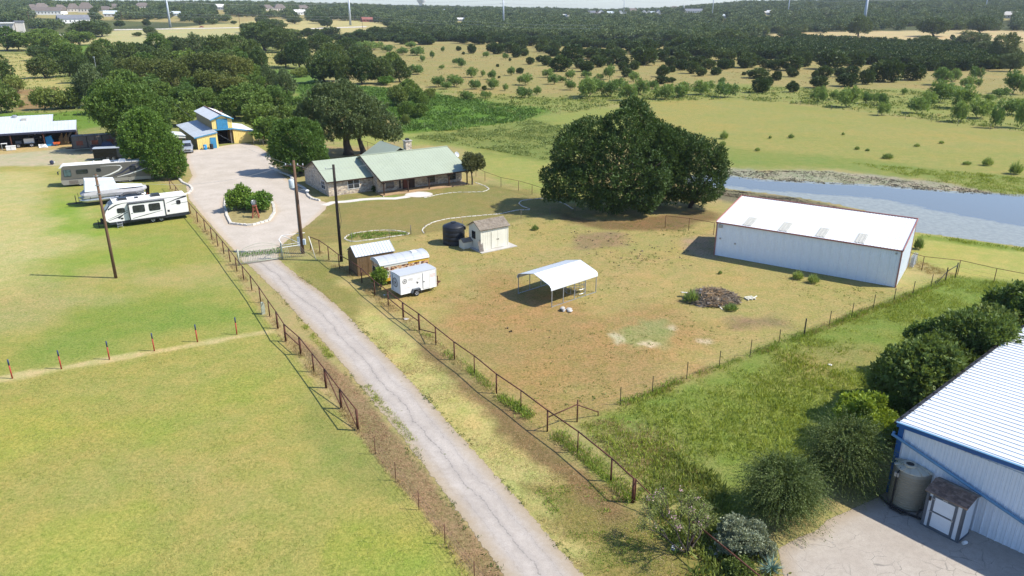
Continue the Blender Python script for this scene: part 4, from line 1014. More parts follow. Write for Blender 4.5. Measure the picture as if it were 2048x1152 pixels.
def garden_shed():
    t = thing('garden_shed', 'cream garden shed with mossy shingle roof and double doors', 'shed', (-3.41, 78.24, 0), R(34.6))
    L, W, he, hr = 3.6, 2.48, 2.5, 3.2
    MB().box(-.4, L + .75, -.75, W + .1, 0, .07).build('slab', M['conc'], t)
    MB().prism([(0, .07), (W, .07), (W, he), (W / 2, hr - .1), (0, he)], 'x', 0, L).build('wall', M['cream'], t)
    g = MB()
    for k in range(1, 12): g.box(k * .3 - .008, k * .3 + .008, -.012, .01, .12, he - .1)
    for k in range(1, 8): g.box(-.012, .01, k * .3 - .008, k * .3 + .008, .12, he)
    g.build('batten', M['cream'], t)
    for a in (1.35, 2.2):
        d = MB().box(a + .01, a + .83, -.045, -.013, .12, 2.05).build('door', M['cream'], t)
        MB().box(a + (.72 if a < 2 else .06), a + (.78 if a < 2 else .12), -.07, -.045, 1.0, 1.14).build('handle', M['black_steel'], d)
    tr = MB().box(-.03, .1, -.03, .0, .07, he).box(L - .1, L + .03, -.03, .0, .07, he)
    tr.build('corner_trim', M['cream'], t)
    window(t, (0, 1.75, 1.2), -Y_, .6, .75, 2, 2, 'black_steel', 'glass', .05)
    mb = MB(); mb.slab((-.2, -.2, he - .08), (L + .2, -.2, he - .08), (L + .2, W / 2, hr), (-.2, W / 2, hr), .07); mb.slab((L + .2, W + .2, he - .08), (-.2, W + .2, he - .08), (-.2, W / 2, hr), (L + .2, W / 2, hr), .07)
    rng = random.Random(5)
    for k in range(7):
        s0, s1 = k / 7, (k + 1) / 7; x = -.19
        while x < L + .15:
            x1 = min(L + .19, x + rng.uniform(.3, .5)); dz = rng.uniform(.008, .03)
            y0, y1 = -.19 + (W / 2 + .19) * s0, -.19 + (W / 2 + .19) * s1; z0, z1 = he - .08 + (hr - he + .08) * s0, he - .08 + (hr - he + .08) * s1
            mb.add([(x, y0, z0), (x1 - .02, y0, z0), (x1 - .02, y0, z0 + dz), (x, y0, z0 + dz), (x1 - .02, y1, z1 + .002), (x, y1, z1 + .002)], [(0, 1, 2, 3), (3, 2, 4, 5), (1, 4, 2), (0, 3, 5)])
            x = x1
    mb.build('roof', M['grey_shingle'], t)
    pl = thing('wood_planks', 'weathered planks leaning against the cream garden shed', 'planks', tuple(P(962, 503)[:2]) + (0,), R(34))
    for k in range(5):
        MB().bar((k * .11 - .3, -.35, 0), (k * .11 - .28, .12, 1.1 + .1 * (k % 3)), .09, .03).build('plank', M['wood_grey'], pl)
    dh = thing('doghouse', 'small cream doghouse between the black tank and garden shed', 'doghouse', tuple(P(936, 497)[:2]) + (0,), R(34.6))
    MB().prism([(0, 0), (1.0, 0), (1.0, .85), (.5, 1.08), (0, .85)], 'x', -.55, .6).build('wall', M['cream'], dh)
    mb = MB(); mb.slab((-.65, -.12, .8), (.7, -.12, .8), (.7, .5, 1.14), (-.65, .5, 1.14), .05); mb.slab((.7, 1.12, .8), (-.65, 1.12, .8), (-.65, .5, 1.14), (.7, .5, 1.14), .05)
    mb.build('roof', M['grey_shingle'], dh)
garden_shed()
def black_tank():
    t = thing('water_tank', 'round black plastic water tank beside the cream garden shed', 'tank', tuple(P(908, 486)[:2]) + (0,))
    r, h = 1.26, 2.0; prof = [(r, 0)]
    for k in range(4): prof += [(r, k * .5 + .05), (r, k * .5 + .40), (r * .985, k * .5 + .43), (r * .985, k * .5 + .47)]
    prof += [(r, h), (r * .93, h + .1), (r * .5, h + .34), (.3, h + .42)]
    b = MB().lathe(prof, 36).build('tank_body', M['tank_black'], t, True)
    MB().lathe([(.3, h + .40), (.32, h + .5), (.0, h + .52)], 18).build('lid', M['tank_black'], t)
    MB().tube([(.75, -.35, h + .12), (1.1, -.35, h + .14), (1.32, -.33, h + .05), (1.32, -.33, h - .3)], .1, 8).build('inlet_pipe', M['tank_black'], t)
black_tank()

# ---------------------------------------------------------------- steel carport and what stands under it
def carport():
    t = thing('carport', 'open white steel carport with rounded eaves on thin legs', 'carport', (3.55, 61.85, 0), R(41))
    L, W, h, hr = 5.75, 4.5, 1.75, 2.62
    prof = [(-.06, h - .16), (-.04, h + .08), (.12, h + .26), (.35, h + .36), (W / 2, hr), (W - .35, h + .36), (W - .12, h + .26), (W + .04, h + .08), (W + .06, h - .16)]
    mb = MB()
    for i in range(len(prof) - 1):
        p, q = prof[i], prof[i + 1]
        mb.slab((-.15, p[0], p[1]), (L + .15, p[0], p[1]), (L + .15, q[0], q[1]), (-.15, q[0], q[1]), .03)
        if 1 < i < 6: ribs_on(mb, (-.1, p[0], p[1]), (L + .1, p[0], p[1]), (L + .1, q[0], q[1]), (-.1, q[0], q[1]), .35, .02, .06)
    mb.build('roof', M['white_metal'], t)
    for b in (.0, W):
        for k in range(5):
            a = L * k / 4; MB().box(a - .03, a + .03, b - .03, b + .03, 0, h + .1).build('leg', M['galv'], t)
        MB().box(-.05, L + .05, b - .03, b + .03, 0.0, .05).build('base_rail', M['galv'], t)
    for k in range(5):
        a = L * k / 4; MB().tube([(a, p[0] * .97 + .05, p[1] - .05) for p in prof[1:-1]], .025, 5).build('roof_bow', M['galv'], t)
    f = thing('hay_ring', 'round steel hay feeder ring under the white carport', 'hay feeder', tuple(P(1150, 584)[:2]) + (0,), 0)
    rr = .95
    for z in (.12, .55, 1.0):
        MB().tube([(rr * math.cos(a), rr * math.sin(a), z) for a in np.linspace(0, 2 * math.pi, 25)], .025, 5).build('hoop', M['galv'], f)
    for k in range(12):
        a = k * math.pi / 6
        MB().tube([(rr * math.cos(a), rr * math.sin(a), 0), (rr * math.cos(a), rr * math.sin(a), 1.0)], .02, 5).build('upright', M['galv'], f)
    q = thing('rock_heap', 'small heap of pale rocks in front of the carport', 'rocks', tuple(P(1132, 621)[:2]) + (0,))
    rg = random.Random(2)
    for k in range(7):
        s_ = rg.uniform(.16, .3); c = (rg.uniform(-.35, .35), rg.uniform(-.3, .3), s_ * .35 + (.2 if k > 4 else 0))
        rock(q, 'rock', c, s_, rg)
def rock(parent, name, c, s_, rg, m='rock', flat=.6):
    mb = MB(); n = 7
    prof = [(.35, -.5), (.85, -.2), (1.0, .1), (.75, .4), (.25, .55)]
    b = 0
    for r_, z in prof:
        for k in range(n):
            a = 2 * math.pi * k / n + z; j = rg.uniform(.75, 1.15)
            mb.v.append((c[0] + s_ * r_ * j * math.cos(a), c[1] + s_ * r_ * j * math.sin(a), c[2] + s_ * flat * z))
    for i in range(len(prof) - 1):
        for k in range(n): mb.f.append((i * n + k, i * n + (k + 1) % n, (i + 1) * n + (k + 1) % n, (i + 1) * n + k)); mb.m.append(0)
    mb.f.append(tuple(range(n - 1, -1, -1))); mb.m.append(0); mb.f.append(tuple((len(prof) - 1) * n + k for k in range(n))); mb.m.append(0)
    return mb.build(name, M[m], parent)
carport()

# ---------------------------------------------------------------- open machinery shed and its contents
MS = Vector((-96.65, 141.51, 0)); MTH = R(26.6)
def ms_pt(a, b, z=0.0):
    c, s_ = math.cos(MTH), math.sin(MTH)
    return Vector((MS.x + a * c - b * s_, MS.y + a * s_ + b * c, z))
def machinery_shed():
    t = thing('machinery_shed', 'long open fronted machinery shed with pale tin roof', 'shed', MS, MTH)
    a0, L, D, he, hr = -14, 12.7, 4.34, 3.0, 4.12
    mb = MB(); mb.slab((a0, -.2, he - .03), (L + .1, -.2, he - .03), (L + .1, D + 1.2, hr), (a0, D + 1.2, hr), .05)
    ribs_on(mb, (a0, -.2, he - .03), (L + .1, -.2, he - .03), (L + .1, D + 1.2, hr), (a0, D + 1.2, hr), .62, .04, .1)
    mb.build('roof', M['tin_white'], t)
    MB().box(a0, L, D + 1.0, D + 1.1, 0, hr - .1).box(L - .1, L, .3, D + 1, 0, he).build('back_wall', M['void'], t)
    for a in (a0 + .1, -8.8, -3.5, 1.7, 7.1, L - .1):
        MB().box(a - .08, a + .08, -.08, .08, 0, he - .05).build('post', M['rust'], t)
    MB().box(a0, L + .1, -.24, -.2, he - .4, he - .02).build('header', M['rv_navy'], t)
    MB().bar((L + .12, -.25, he - .1), (L + .12, .8, he - .9), .1, .1).build('gutter_spout', M['frame_white'], t)
    # back roof behind it
    k = thing('metal_shed', 'low tin roofed shed behind the machinery shed', 'shed', ms_pt(0, D + 1.6), MTH)
    mb = MB(); L2 = 8.6
    mb.slab((a0, 0, 3.9), (L2, 0, 3.9), (L2, 4.6, 4.9), (a0, 4.6, 4.9), .05); ribs_on(mb, (a0, 0, 3.9), (L2, 0, 3.9), (L2, 4.6, 4.9), (a0, 4.6, 4.9), .62, .04, .1)
    mb.build('roof', M['tin_white'], k)
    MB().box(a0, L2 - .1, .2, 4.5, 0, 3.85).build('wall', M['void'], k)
    MB().box(3.2, 4.1, 1.6, 3.2, 4.25, 4.62).build('skylight', M['skylight'], k)
    MB().lathe([(.45, 0), (.45, .4), (.2, .5)], 10, (2.0, 3.9, 4.7)).build('roof_vent', M['galv'], k)
    # contents
    def it(name, label, cat, a, b, rz=0): return thing(name, label, cat, ms_pt(a, b), MTH + R(rz))
    o = it('tarp_bundle', 'bright blue tarp covering a tall stack in the machinery shed', 'tarp', 7.9, 1.2)
    mb = MB(); mb.add([(-.7, -.4, 0), (.8, -.4, 0), (.8, .8, 0), (-.7, .8, 0), (-.65, -.2, 1.7), (.35, -.25, 1.95), (.4, .6, 1.9), (-.6, .6, 1.7)], [(4, 5, 6, 7), (0, 1, 5, 4), (1, 2, 6, 5), (2, 3, 7, 6), (3, 0, 4, 7)])
    mb.build('tarp', M['blue_plastic'], o); MB().box(-.5, .35, -.05, .5, .05, 1.3).build('stack', M['wood_grey'], o)
    o = it('garden_cart', 'orange garden cart beside the blue tarp', 'cart', 9.0, .6)
    MB().prism([(-.5, .3), (.5, .3), (.65, .7), (-.6, .7)], 'y', -.3, .3).build('tub', M['orange'], o)
    for s_ in (-1, 1): wheel(o, .0, s_ * .36, .2, .08)
    o = it('lumber_rack', 'upright lumber leaning at the right of the machinery shed', 'lumber', 10.3, 1.3)
    for k2 in range(9): MB().bar((k2 * .2 - .9, 0 - .1 * (k2 % 3), 0), (k2 * .2 - .8, .5, 1.3 + .3 * (k2 % 4)), .12, .05).build('board', M['stick_tan'], o)
    o = it('white_crate', 'white lidded crate at the front of the machinery shed', 'crate', 1.6, -1.3)
    MB().box(-.75, .75, -.4, .4, .05, .72).build('body', M['frame_white'], o); MB().box(-.8, .8, -.44, .44, .72, .82).build('lid', M['frame_white'], o); MB().box(-.02, .02, -.42, -.4, .1, .7).build('seam', M['trim_grey'], o)
    o = it('grey_cabinet', 'grey steel cabinet by the left shed post', 'cabinet', -.9, -.6)
    MB().box(-.6, .6, -.4, .4, .05, 1.3).build('body', M['galv'], o); MB().box(-.55, -.02, -.43, -.4, .1, 1.25).build('door', M['trafo'], o); MB().box(.02, .55, -.43, -.4, .1, 1.25).build('door', M['trafo'], o)
    o = it('work_stand', 'pale metal work stand between cabinet and crate', 'stand', .55, -.7)
    MB().box(-.5, .5, -.3, .3, 1.2, 1.27).build('top', M['frame_white'], o)
    for x in (-.42, .42):
        for y in (-.24, .24): MB().box(x - .03, x + .03, y - .03, y + .03, 0, 1.2).build('leg', M['galv'], o)
    o = it('flat_trailer', 'dark flatbed implement parked inside the machinery shed', 'implement', 3.8, 1.6)
    MB().box(-1.8, 1.6, -.7, .7, .6, .75).build('deck', M['black_steel'], o); MB().box(-.2, 1.5, -.5, .5, .75, 1.6).build('white_board', M['frame_white'], o)
    MB().box(-1.6, -.6, -.5, .5, .75, 1.25).build('engine', M['trim_grey'], o)
    for x in (-1.2, 1.0):
        for y in (-.75, .75): wheel(o, x, y, .42, .2)
    o = it('sheet_stack', 'pale sheets leaning out of the shed front', 'sheets', 6.6, -.5)
    for k2 in range(3): MB().slab((-.5 + .2 * k2, -.4, .02), (.6 + .2 * k2, -.4, .02), (.2 + .2 * k2, .3, .6), (-.6 + .2 * k2, .3, .6), .03).build('sheet', M['frame_white'], o)
    o = it('junk_pile', 'pile of scrap metal at the left end of the yard', 'scrap', -2.2, -1.3)
    rg = random.Random(4)
    for k2 in range(12): MB().bar((rg.uniform(-.8, .8), rg.uniform(-.5, .5), rg.uniform(0, .4)), (rg.uniform(-.8, .8), rg.uniform(-.5, .5), rg.uniform(.1, .8)), .08, .06).build('scrap_bar', M['rust'], o)
    o = it('storage_shelf', 'dark storage shelf at the back of the machinery shed', 'shelf', 5.6, 4.4)
    for z in (.4, 1.1, 1.8): MB().box(-1.4, 1.4, -.3, .3, z, z + .05).build('shelf_board', M['wood_grey'], o)
    for x in (-1.35, 1.35): MB().box(x - .04, x + .04, -.3, .3, 0, 2.1).build('upright', M['wood_grey'], o)
    for k2, m in enumerate(('galv', 'rust', 'frame_white', 'wood_brown', 'galv', 'orange')): MB().box(-1.25 + k2 * .43, -1.0 + k2 * .43, -.2, .2, .45 + .7 * (k2 % 3), .8 + .7 * (k2 % 3)).build('carton', M[m], o)
    o = thing('pot', 'small dark blue pot at the grass edge by the motorhome', 'pot', tuple(P(104.5, 329)[:2]) + (0,))
    MB().lathe([(.1, 0), (.3, .15), (.34, .4), (.3, .62), (.1, .72)], 12).build('bowl', M['rv_navy'], o); MB().box(.3, .5, -.06, .06, .3, .5).build('handle', M['frame_white'], o)

def wheel(parent, x, y, r, w, axis='y', name='wheel'):
    """wheel with tyre (its own mesh) and rim"""
    o = bpy.data.objects.new(name, MB().mesh(name, M['rubber'])); COL.objects.link(o); o.parent = parent
    mb = MB(); n = 18
    prof = [(r * .58, -w / 2), (r * .93, -w / 2), (r, -w * .3), (r, w * .3), (r * .93, w / 2), (r * .58, w / 2)]
    for rr, yy in prof:
        for k in range(n):
            a = 2 * math.pi * k / n; mb.v.append((rr * math.cos(a), yy, rr * math.sin(a)))
    for i in range(len(prof) - 1):
        for k in range(n): mb.f.append((i * n + k, (i + 1) * n + k, (i + 1) * n + (k + 1) % n, i * n + (k + 1) % n)); mb.m.append(0)
    o.data = mb.mesh(name, M['rubber'])
    rm = MB()
    for sgn in (-1, 1):
        c = len(rm.v); rm.v.append((0, sgn * w * .38, 0))
        for k in range(n):
            a = 2 * math.pi * k / n; rm.v.append((r * .6 * math.cos(a), sgn * w * .46, r * .6 * math.sin(a)))
        for k in range(n):
            f = (c, c + 1 + k, c + 1 + (k + 1) % n); rm.f.append(f if sgn < 0 else f[::-1]); rm.m.append(0)
        for k in range(5):
            a = 2 * math.pi * k / 5; rm.bar((.1 * r * math.cos(a), sgn * w * .42, .1 * r * math.sin(a)), (.52 * r * math.cos(a), sgn * w * .5, .52 * r * math.sin(a)), .05 * r * 2, .05, 1)
    q = rm.build('rim', [M['rim'], M['black_steel']], o)
    o.location = (x, y, r)
    if axis == 'x': o.rotation_euler = (0, 0, R(90))
    return o
machinery_shed()
# ---------------------------------------------------------------- parked campers, boat, vehicles
def strip(mb, pts, ws, b, mi=0):
    """flat painted band on a side wall (plane y = b): points (a, z), widths"""
    n = len(pts); top = []; bot = []
    for i, (a, z) in enumerate(pts):
        p, q = pts[max(i - 1, 0)], pts[min(i + 1, n - 1)]
        d = Vector((q[0] - p[0], q[1] - p[1])).normalized(); w = ws[i] / 2
        top.append((a - d.y * w, b, z + d.x * w)); bot.append((a + d.y * w, b, z - d.x * w))
    for i in range(n - 1): mb.poly([bot[i], bot[i + 1], top[i + 1], top[i]], mi)
def rwin(parent, a0, a1, z0, z1, b, name='window', m='glass', fm='rv_dark', t=.03):
    """camper window with clipped corners on plane y = b"""
    c = .1
    prof = [(a0 + c, z0), (a1 - c, z0), (a1, z0 + c), (a1, z1 - c), (a1 - c, z1), (a0 + c, z1), (a0, z1 - c), (a0, z0 + c)]
    f = MB().prism(prof, 'y', b - t, b + .01).build(name, M[fm], parent)
    c = .09; k = .05
    pr2 = [(a0 + c + k, z0 + k), (a1 - c - k, z0 + k), (a1 - k, z0 + c + k), (a1 - k, z1 - c - k), (a1 - c - k, z1 - k), (a0 + c + k, z1 - k), (a0 + k, z1 - c - k), (a0 + k, z0 + c + k)]
    MB().prism(pr2, 'y', b - t - .012, b - t + .002).build('pane', M[m], f)
    return f
def travel_trailer():
    t = thing('travel_trailer', 'white travel trailer with black swoosh stripes, nearest camper to the fence', 'camper', (-49.16, 87.16, 0), R(32.6))
    L, W, h = 9.5, 2.4, 3.05
    side = [(.55, .62), (.05, 1.05), (-.05, 1.45), (.25, 2.1), (.75, 2.72), (1.25, h), (L - .12, h + .02), (L, h - .12), (L, .62)]
    MB().prism(side, 'y', 0, W).build('body', M['rv_white'], t)
    MB().prism([(.5, .42), (.4, .72), (L + .01, .86), (L + .01, .46)], 'y', -.02, W + .02).build('skirt', M['rv_dark'], t)
    nose = MB(); 
    for i in range(1, 5):
        p, q = side[i], side[i + 1]
        nose.add([(p[0] - .02, .1, p[1]), (p[0] - .02, W - .1, p[1]), (q[0] - .02, W - .1, q[1]), (q[0] - .02, .1, q[1])], [(0, 3, 2, 1)])
    nose.build('nose_cap', M['rv_dark'], t)
    nw = MB(); p, q = side[3], side[4]
    nw.add([(p[0] - .05, .45, p[1] + .05), (p[0] - .05, W - .45, p[1] + .05), (q[0] - .05, W - .45, q[1]), (q[0] - .05, .45, q[1])], [(0, 3, 2, 1)])
    nw.build('front_window', M['glass_teal'], t)
    MB().box(1.15, L - .1, .04, W - .04, h + .022, h + .05).build('roof', M['rv_roof'], t)
    so = MB().box(2.75, 6.75, -.42, .02, .78, 2.78).build('slide_out', M['rv_white'], t)
    tr = MB().box(2.68, 2.78, -.47, .0, .7, 2.85).box(6.72, 6.82, -.47, .0, .7, 2.85).box(2.78, 6.72, -.47, .0, 2.76, 2.85).box(2.78, 6.72, -.45, .0, .7, .84)
    tr.build('slide_trim', M['rv_dark'], so)
    rwin(t, 3.15, 4.5, 1.65, 2.55, -.42); rwin(t, 4.95, 6.25, 1.65, 2.55, -.42)
    rwin(t, 1.45, 2.3, 1.75, 2.35, 0); rwin(t, 8.2, 8.7, 1.95, 2.5, 0)
    d = MB()
    strip(d, [(.35, .95), (1.4, 1.25), (2.6, 1.75)], [.04, .10, .05], -.006)
    strip(d, [(.3, 1.1), (1.5, 1.5), (2.65, 2.0)], [.03, .07, .03], -.006)
    strip(d, [(.5, 2.3), (1.4, 2.75), (2.2, 2.9), (L - .1, 2.93)], [.16, .13, .06, .04], -.006)
    strip(d, [(7.0, 2.25), (8.2, 2.62), (L - .05, 2.88)], [.03, .12, .22], -.007)
    strip(d, [(7.6, 2.05), (L - .02, 2.12)], [.03, .06], -.006)
    strip(d, [(1.45, 1.12), (1.7, 1.3), (2.05, 1.42)], [.28, .22, .03], -.008)
    strip(d, [(3.0, .98), (4.6, 1.25), (6.5, 1.55)], [.05, .09, .03], -.428)
    strip(d, [(2.9, 1.6), (3.1, 1.62)], [.1, .06], -.428)
    d.build('graphic_stripe', M['rv_dark'], t)
    for a in (1.75, 5.5):
        MB().prism([(a, h + .05), (a + 1.1, h + .05), (a + 1.02, h + .34), (a + .12, h + .34)], 'y', .75, 1.65).build('air_conditioner', M['rv_dark'], t)
    MB().box(3.7, 4.1, 1.0, 1.4, h + .05, h + .2).build('roof_vent', M['rv_dark'], t)
    MB().box(7.8, 8.2, .9, 1.3, h + .05, h + .14).build('roof_hatch', M['rv_roof'], t)
    for a in (5.25, 6.2):
        wheel(t, a, .12, .36, .24); wheel(t, a, W - .12, .36, .24)
        MB().tube([(a + .48 * math.cos(x), -.035, .36 + .5 * math.sin(x)) for x in np.linspace(.1, math.pi - .1, 9)], .05, 5).build('fender', M['rv_dark'], t)
    MB().box(7.05, 7.3, -.02, .01, 1.15, 1.4).build('access_hatch', M['rv_dark'], t)
    MB().box(1.7, 2.0, -.02, .01, .95, 1.15).build('access_hatch', M['rv_dark'], t)
    h_ = MB(); h_.bar((.6, .4, .5), (-1.0, W / 2, .5), .1, .12); h_.bar((.6, W - .4, .5), (-1.0, W / 2, .5), .1, .12); h_.bar((-1.0, W / 2, .5), (-1.25, W / 2, .55), .12, .12); h_.box(-.75, -.65, W / 2 - .06, W / 2 + .06, 0, .95)
    h_.build('hitch', M['black_steel'], t)
    for s_ in (-.18, .18): MB().lathe([(.13, 0), (.15, .05), (.15, .42), (.06, .52)], 12, (-.3, W / 2 + s_, .55)).build('gas_bottle', M['black_steel'], t)
    st = MB()
    for z in (.22, .45): st.box(1.2, 1.75, -.4, -.12, z, z + .04)
    st.bar((1.2, -.42, .02), (1.2, -.1, .75), .03, .03); st.bar((1.75, -.42, .02), (1.75, -.1, .75), .03, .03)
    st.build('entry_step', M['galv'], t)
    MB().box(L, L + .14, .25, W - .25, .5, .62).build('rear_bumper', M['rv_dark'], t)
travel_trailer()

def motorhome():
    t = thing('motorhome', 'grey and taupe motorhome with white roof and dark swooshes', 'motorhome', (-67.2, 109.6, 0), R(23.5))
    L, W, h = 12.1, 2.5, 3.1
    prof = [(.25, .35), (.02, .6), (0, 1.3), (.08, 1.5), (.32, 2.85), (.6, h), (L - .1, h + .03), (L, h - .1), (L, .35)]
    MB().prism(prof, 'y', 0, W).build('body', M['rv_taupe'], t)
    MB().prism([(.22, .32), (-.01, .6), (-.01, 1.05), (L * .42, 1.05), (L * .55, .85), (L + .01, .8), (L + .01, .32)], 'y', -.012, W + .012).build('lower_panel', M['rv_beige'], t)
    MB().box(.58, L - .08, .03, W - .03, h + .03, h + .06).build('roof', M['rv_roof'], t)
    MB().prism([(-.02, 2.86), (.3, 2.86), (.62, h + .05), (.3, h + .03)], 'y', -.02, W + .02).build('front_cap', M['rv_white'], t)
    ws = MB().add([(.06, .15, 1.5), (.06, W - .15, 1.5), (.29, W - .15, 2.78), (.29, .15, 2.78)], [(0, 3, 2, 1)])
    ws.build('windshield', M['glass_teal'], t)
    rwin(t, .5, 1.5, 1.55, 2.6, 0, 'window', 'glass_teal'); rwin(t, 2.15, 3.75, 1.85, 2.5, 0); rwin(t, 4.85, 5.5, 1.95, 2.5, 0); rwin(t, 9.35, 10.25, 1.75, 2.55, 0)
    g = MB()
    sw = lambda pts, ws, mi, o=0: strip(g, pts, ws, -.008 - o, mi)
    sw([(5.4, 1.15), (6.6, 1.45), (7.8, 1.95), (8.35, 2.4), (8.15, 2.68), (7.6, 2.75), (5.5, 2.78)], [.08, .18, .20, .16, .10, .06, .03], 0)
    sw([(7.0, 1.2), (8.2, 1.6), (9.2, 2.2), (9.8, 2.62), (L - 1.3, 2.85)], [.05, .2, .25, .18, .06], 1, .002)
    sw([(8.2, 1.2), (9.4, 1.6), (10.6, 2.1), (L - .5, 2.75)], [.05, .22, .26, .3], 1, .003)
    sw([(7.5, .98), (9.2, 1.32), (10.9, 1.78), (L - .1, 2.2)], [.06, .12, .12, .05], 0, .004)
    sw([(.5, 1.12), (3.0, 1.18), (5.6, 1.18)], [.03, .05, .03], 1)
    g.build('graphic_swoosh', [M['rv_white'], M['rv_navy']], t)
    o = MB().box(1.0, 2.2, -.03, .0, .42, .95).build('storage_bay', M['wood_grey'], t)
    MB().box(3.2, 3.24, -.02, .0, .4, 1.0).box(4.6, 4.64, -.02, 0, .4, 1.0).box(6.0, 6.04, -.02, 0, .4, 1.0).build('bay_seam', M['rv_dark'], t)
    for a in (5.7, 7.9): MB().prism([(a, h + .06), (a + 1.1, h + .06), (a + 1.0, h + .36), (a + .15, h + .36)], 'y', .7, 1.6).build('air_conditioner', M['rv_white'], t)
    MB().lathe([(.25, 0), (.22, .2), (.05, .3)], 12, (4.6, 1.2, h + .06)).build('antenna_dome', M['rv_white'], t)
    MB().box(6.95, 7.4, .5, .8, h + .06, h + .25).build('roof_vent', M['trim_grey'], t); MB().box(2.6, 3.1, 1.4, 1.8, h + .06, h + .16).build('roof_hatch', M['rv_roof'], t)
    MB().tube([(7.0, 1.0, h + .06), (7.0, 1.0, h + .9)], .02, 5).build('antenna', M['black_steel'], t)
    mr = MB(); mr.bar((.15, -.05, 2.5), (-.15, -.3, 2.45), .04, .04); mr.box(-.25, -.1, -.38, -.22, 2.0, 2.45); mr.build('mirror', M['rv_dark'], t)
    for a in (1.9, 8.6):
        for b in (.15, W - .15): wheel(t, a + .55, b, .48, .3)
    for a in (.35, .7): MB().box(-.03, .02, a, a + .22, .72, .86).build('headlight', M['frame_white'], t)
    for a in (.35, .7): MB().box(-.03, .02, W - a - .22, W - a, .72, .86).build('headlight', M['frame_white'], t)
motorhome()

def boat():
    t = thing('pontoon_boat', 'covered pontoon boat with silver floats and pale grey cover', 'boat', (-57.6, 97.6, .35), R(32))
    L, W = 7.7, 2.4
    for b in (.35, W - .35):
        MB().tube([(-.35, b, .62), (.2, b, .5), (.6, b, .48), (L, b, .48), (L + .15, b, .48)], [.05, .22, .32, .32, .25], 14).build('float', M['alu'], t, True)
    MB().box(.2, L, 0, W, .78, .88).build('deck', M['alu'], t)
    secs = [(-.05, 1.15, 1.3, .6), (.35, .95, 1.62, .9), (1.2, .85, 1.75, .95), (2.4, .85, 1.9, .95), (3.8, .85, 1.95, .95), (5.2, .85, 1.7, .92), (6.6, .9, 1.55, .88), (7.6, 1.05, 1.6, .75), (8.1, 1.25, 1.5, .5)]
    mb = MB(); n = 10; rg = random.Random(8)
    for a, zb, zt, wf in secs:
        hw = W / 2 * (wf + .08)
        ring = [(-hw, zb), (-hw * 1.03, zb + .35 * (zt - zb)), (-hw * .9, zb + .75 * (zt - zb)), (-hw * .45, zt), (0, zt + .06), (hw * .45, zt), (hw * .9, zb + .75 * (zt - zb)), (hw * 1.03, zb + .35 * (zt - zb)), (hw, zb), (0, zb)]
        for y, z in ring: mb.v.append((a, W / 2 + y + rg.uniform(-.03, .03), z + rg.uniform(-.03, .03)))
    for i in range(len(secs) - 1):
        for k in range(n): mb.f.append((i * n + k, (i + 1) * n + k, (i + 1) * n + (k + 1) % n, i * n + (k + 1) % n)); mb.m.append(0)
    mb.f.append(tuple(range(n))); mb.m.append(0); mb.f.append(tuple(len(mb.v) - 1 - k for k in range(n))); mb.m.append(0)
    mb.build('cover', M['cover'], t)
    b = MB(); zt = 3.15
    v0 = [(.5, .12), (4.6, .12), (4.6, W - .12), (.5, W - .12)]; v1 = [(.75, .25), (4.25, .25), (4.25, W - .25), (.75, W - .25)]
    b.add([(x, y, 1.65) for x, y in v0] + [(x, y, zt - .25 + .3 * (x < 2)) for x, y in v1], [(4, 5, 6, 7), (0, 1, 5, 4), (1, 2, 6, 5), (2, 3, 7, 6), (3, 0, 4, 7)])
    b.build('canopy_cover', M['cover_white'], t)
    b = MB(); b.add([(4.5, .1, 1.7), (7.7, .35, 1.62), (7.7, W - .35, 1.62), (4.5, W - .1, 1.7), (4.3, .6, 2.1), (4.3, W - .6, 2.1)], [(0, 1, 4), (1, 2, 5, 4), (2, 3, 5), (0, 4, 5, 3)])
    b.build('canopy_cover', M['cover_white'], t)
    for a in (1.0, 2.5, 4.0, 5.5): MB().box(a, a + .05, -.03, .03, .7, 1.05).build('cover_strap', M['rv_dark'], t)
    m = MB(); m.add([(7.9, .85, 1.55), (8.5, .9, 1.4), (8.5, 1.5, 1.4), (7.9, 1.55, 1.55), (7.95, .95, .4), (8.35, 1.05, .05), (8.35, 1.35, .05), (7.95, 1.45, .4)], [(0, 3, 2, 1), (0, 1, 5, 4), (1, 2, 6, 5), (2, 3, 7, 6), (3, 0, 4, 7), (4, 5, 6, 7)])
    m.build('outboard_motor', M['black_car'], t)
    q = thing('boat_trailer', 'dark boat trailer under the silver floats', 'trailer', (-57.6, 97.6, 0), R(32))
    f = MB()
    for b_ in (.45, W - .45): f.bar((.3, b_, .42), (7.2, b_, .42), .1, .12)
    for a in (1.0, 3.0, 5.0, 7.0): f.bar((a, .35, .40), (a, W - .35, .40), .08, .08)
    f.bar((.4, .5, .42), (-1.4, W / 2, .42), .09, .1); f.bar((.4, W - .5, .42), (-1.4, W / 2, .42), .09, .1); f.bar((-1.4, W / 2, .42), (-1.9, W / 2, .45), .12, .12)
    f.build('frame', M['black_steel'], q)
    MB().bar((-.7, W / 2, .45), (-.7, W / 2, 1.5), .1, .1).build('winch_post', M['black_steel'], q)
    lb = MB(); lb.bar((-.35, .3, .5), (-.35, .3, 1.9), .04, .04); lb.bar((-.35, .7, .5), (-.35, .7, 1.9), .04, .04); lb.bar((-.35, .3, 1.4), (-.35, .7, 1.4), .03, .03); lb.bar((-.35, .3, 1.9), (-.35, .7, 1.9), .03, .03); lb.build('boarding_ladder', M['black_steel'], q)
    for a in (4.3, 5.2):
        for b_ in (.1, W - .1): wheel(q, a, b_, .3, .2)
boat()

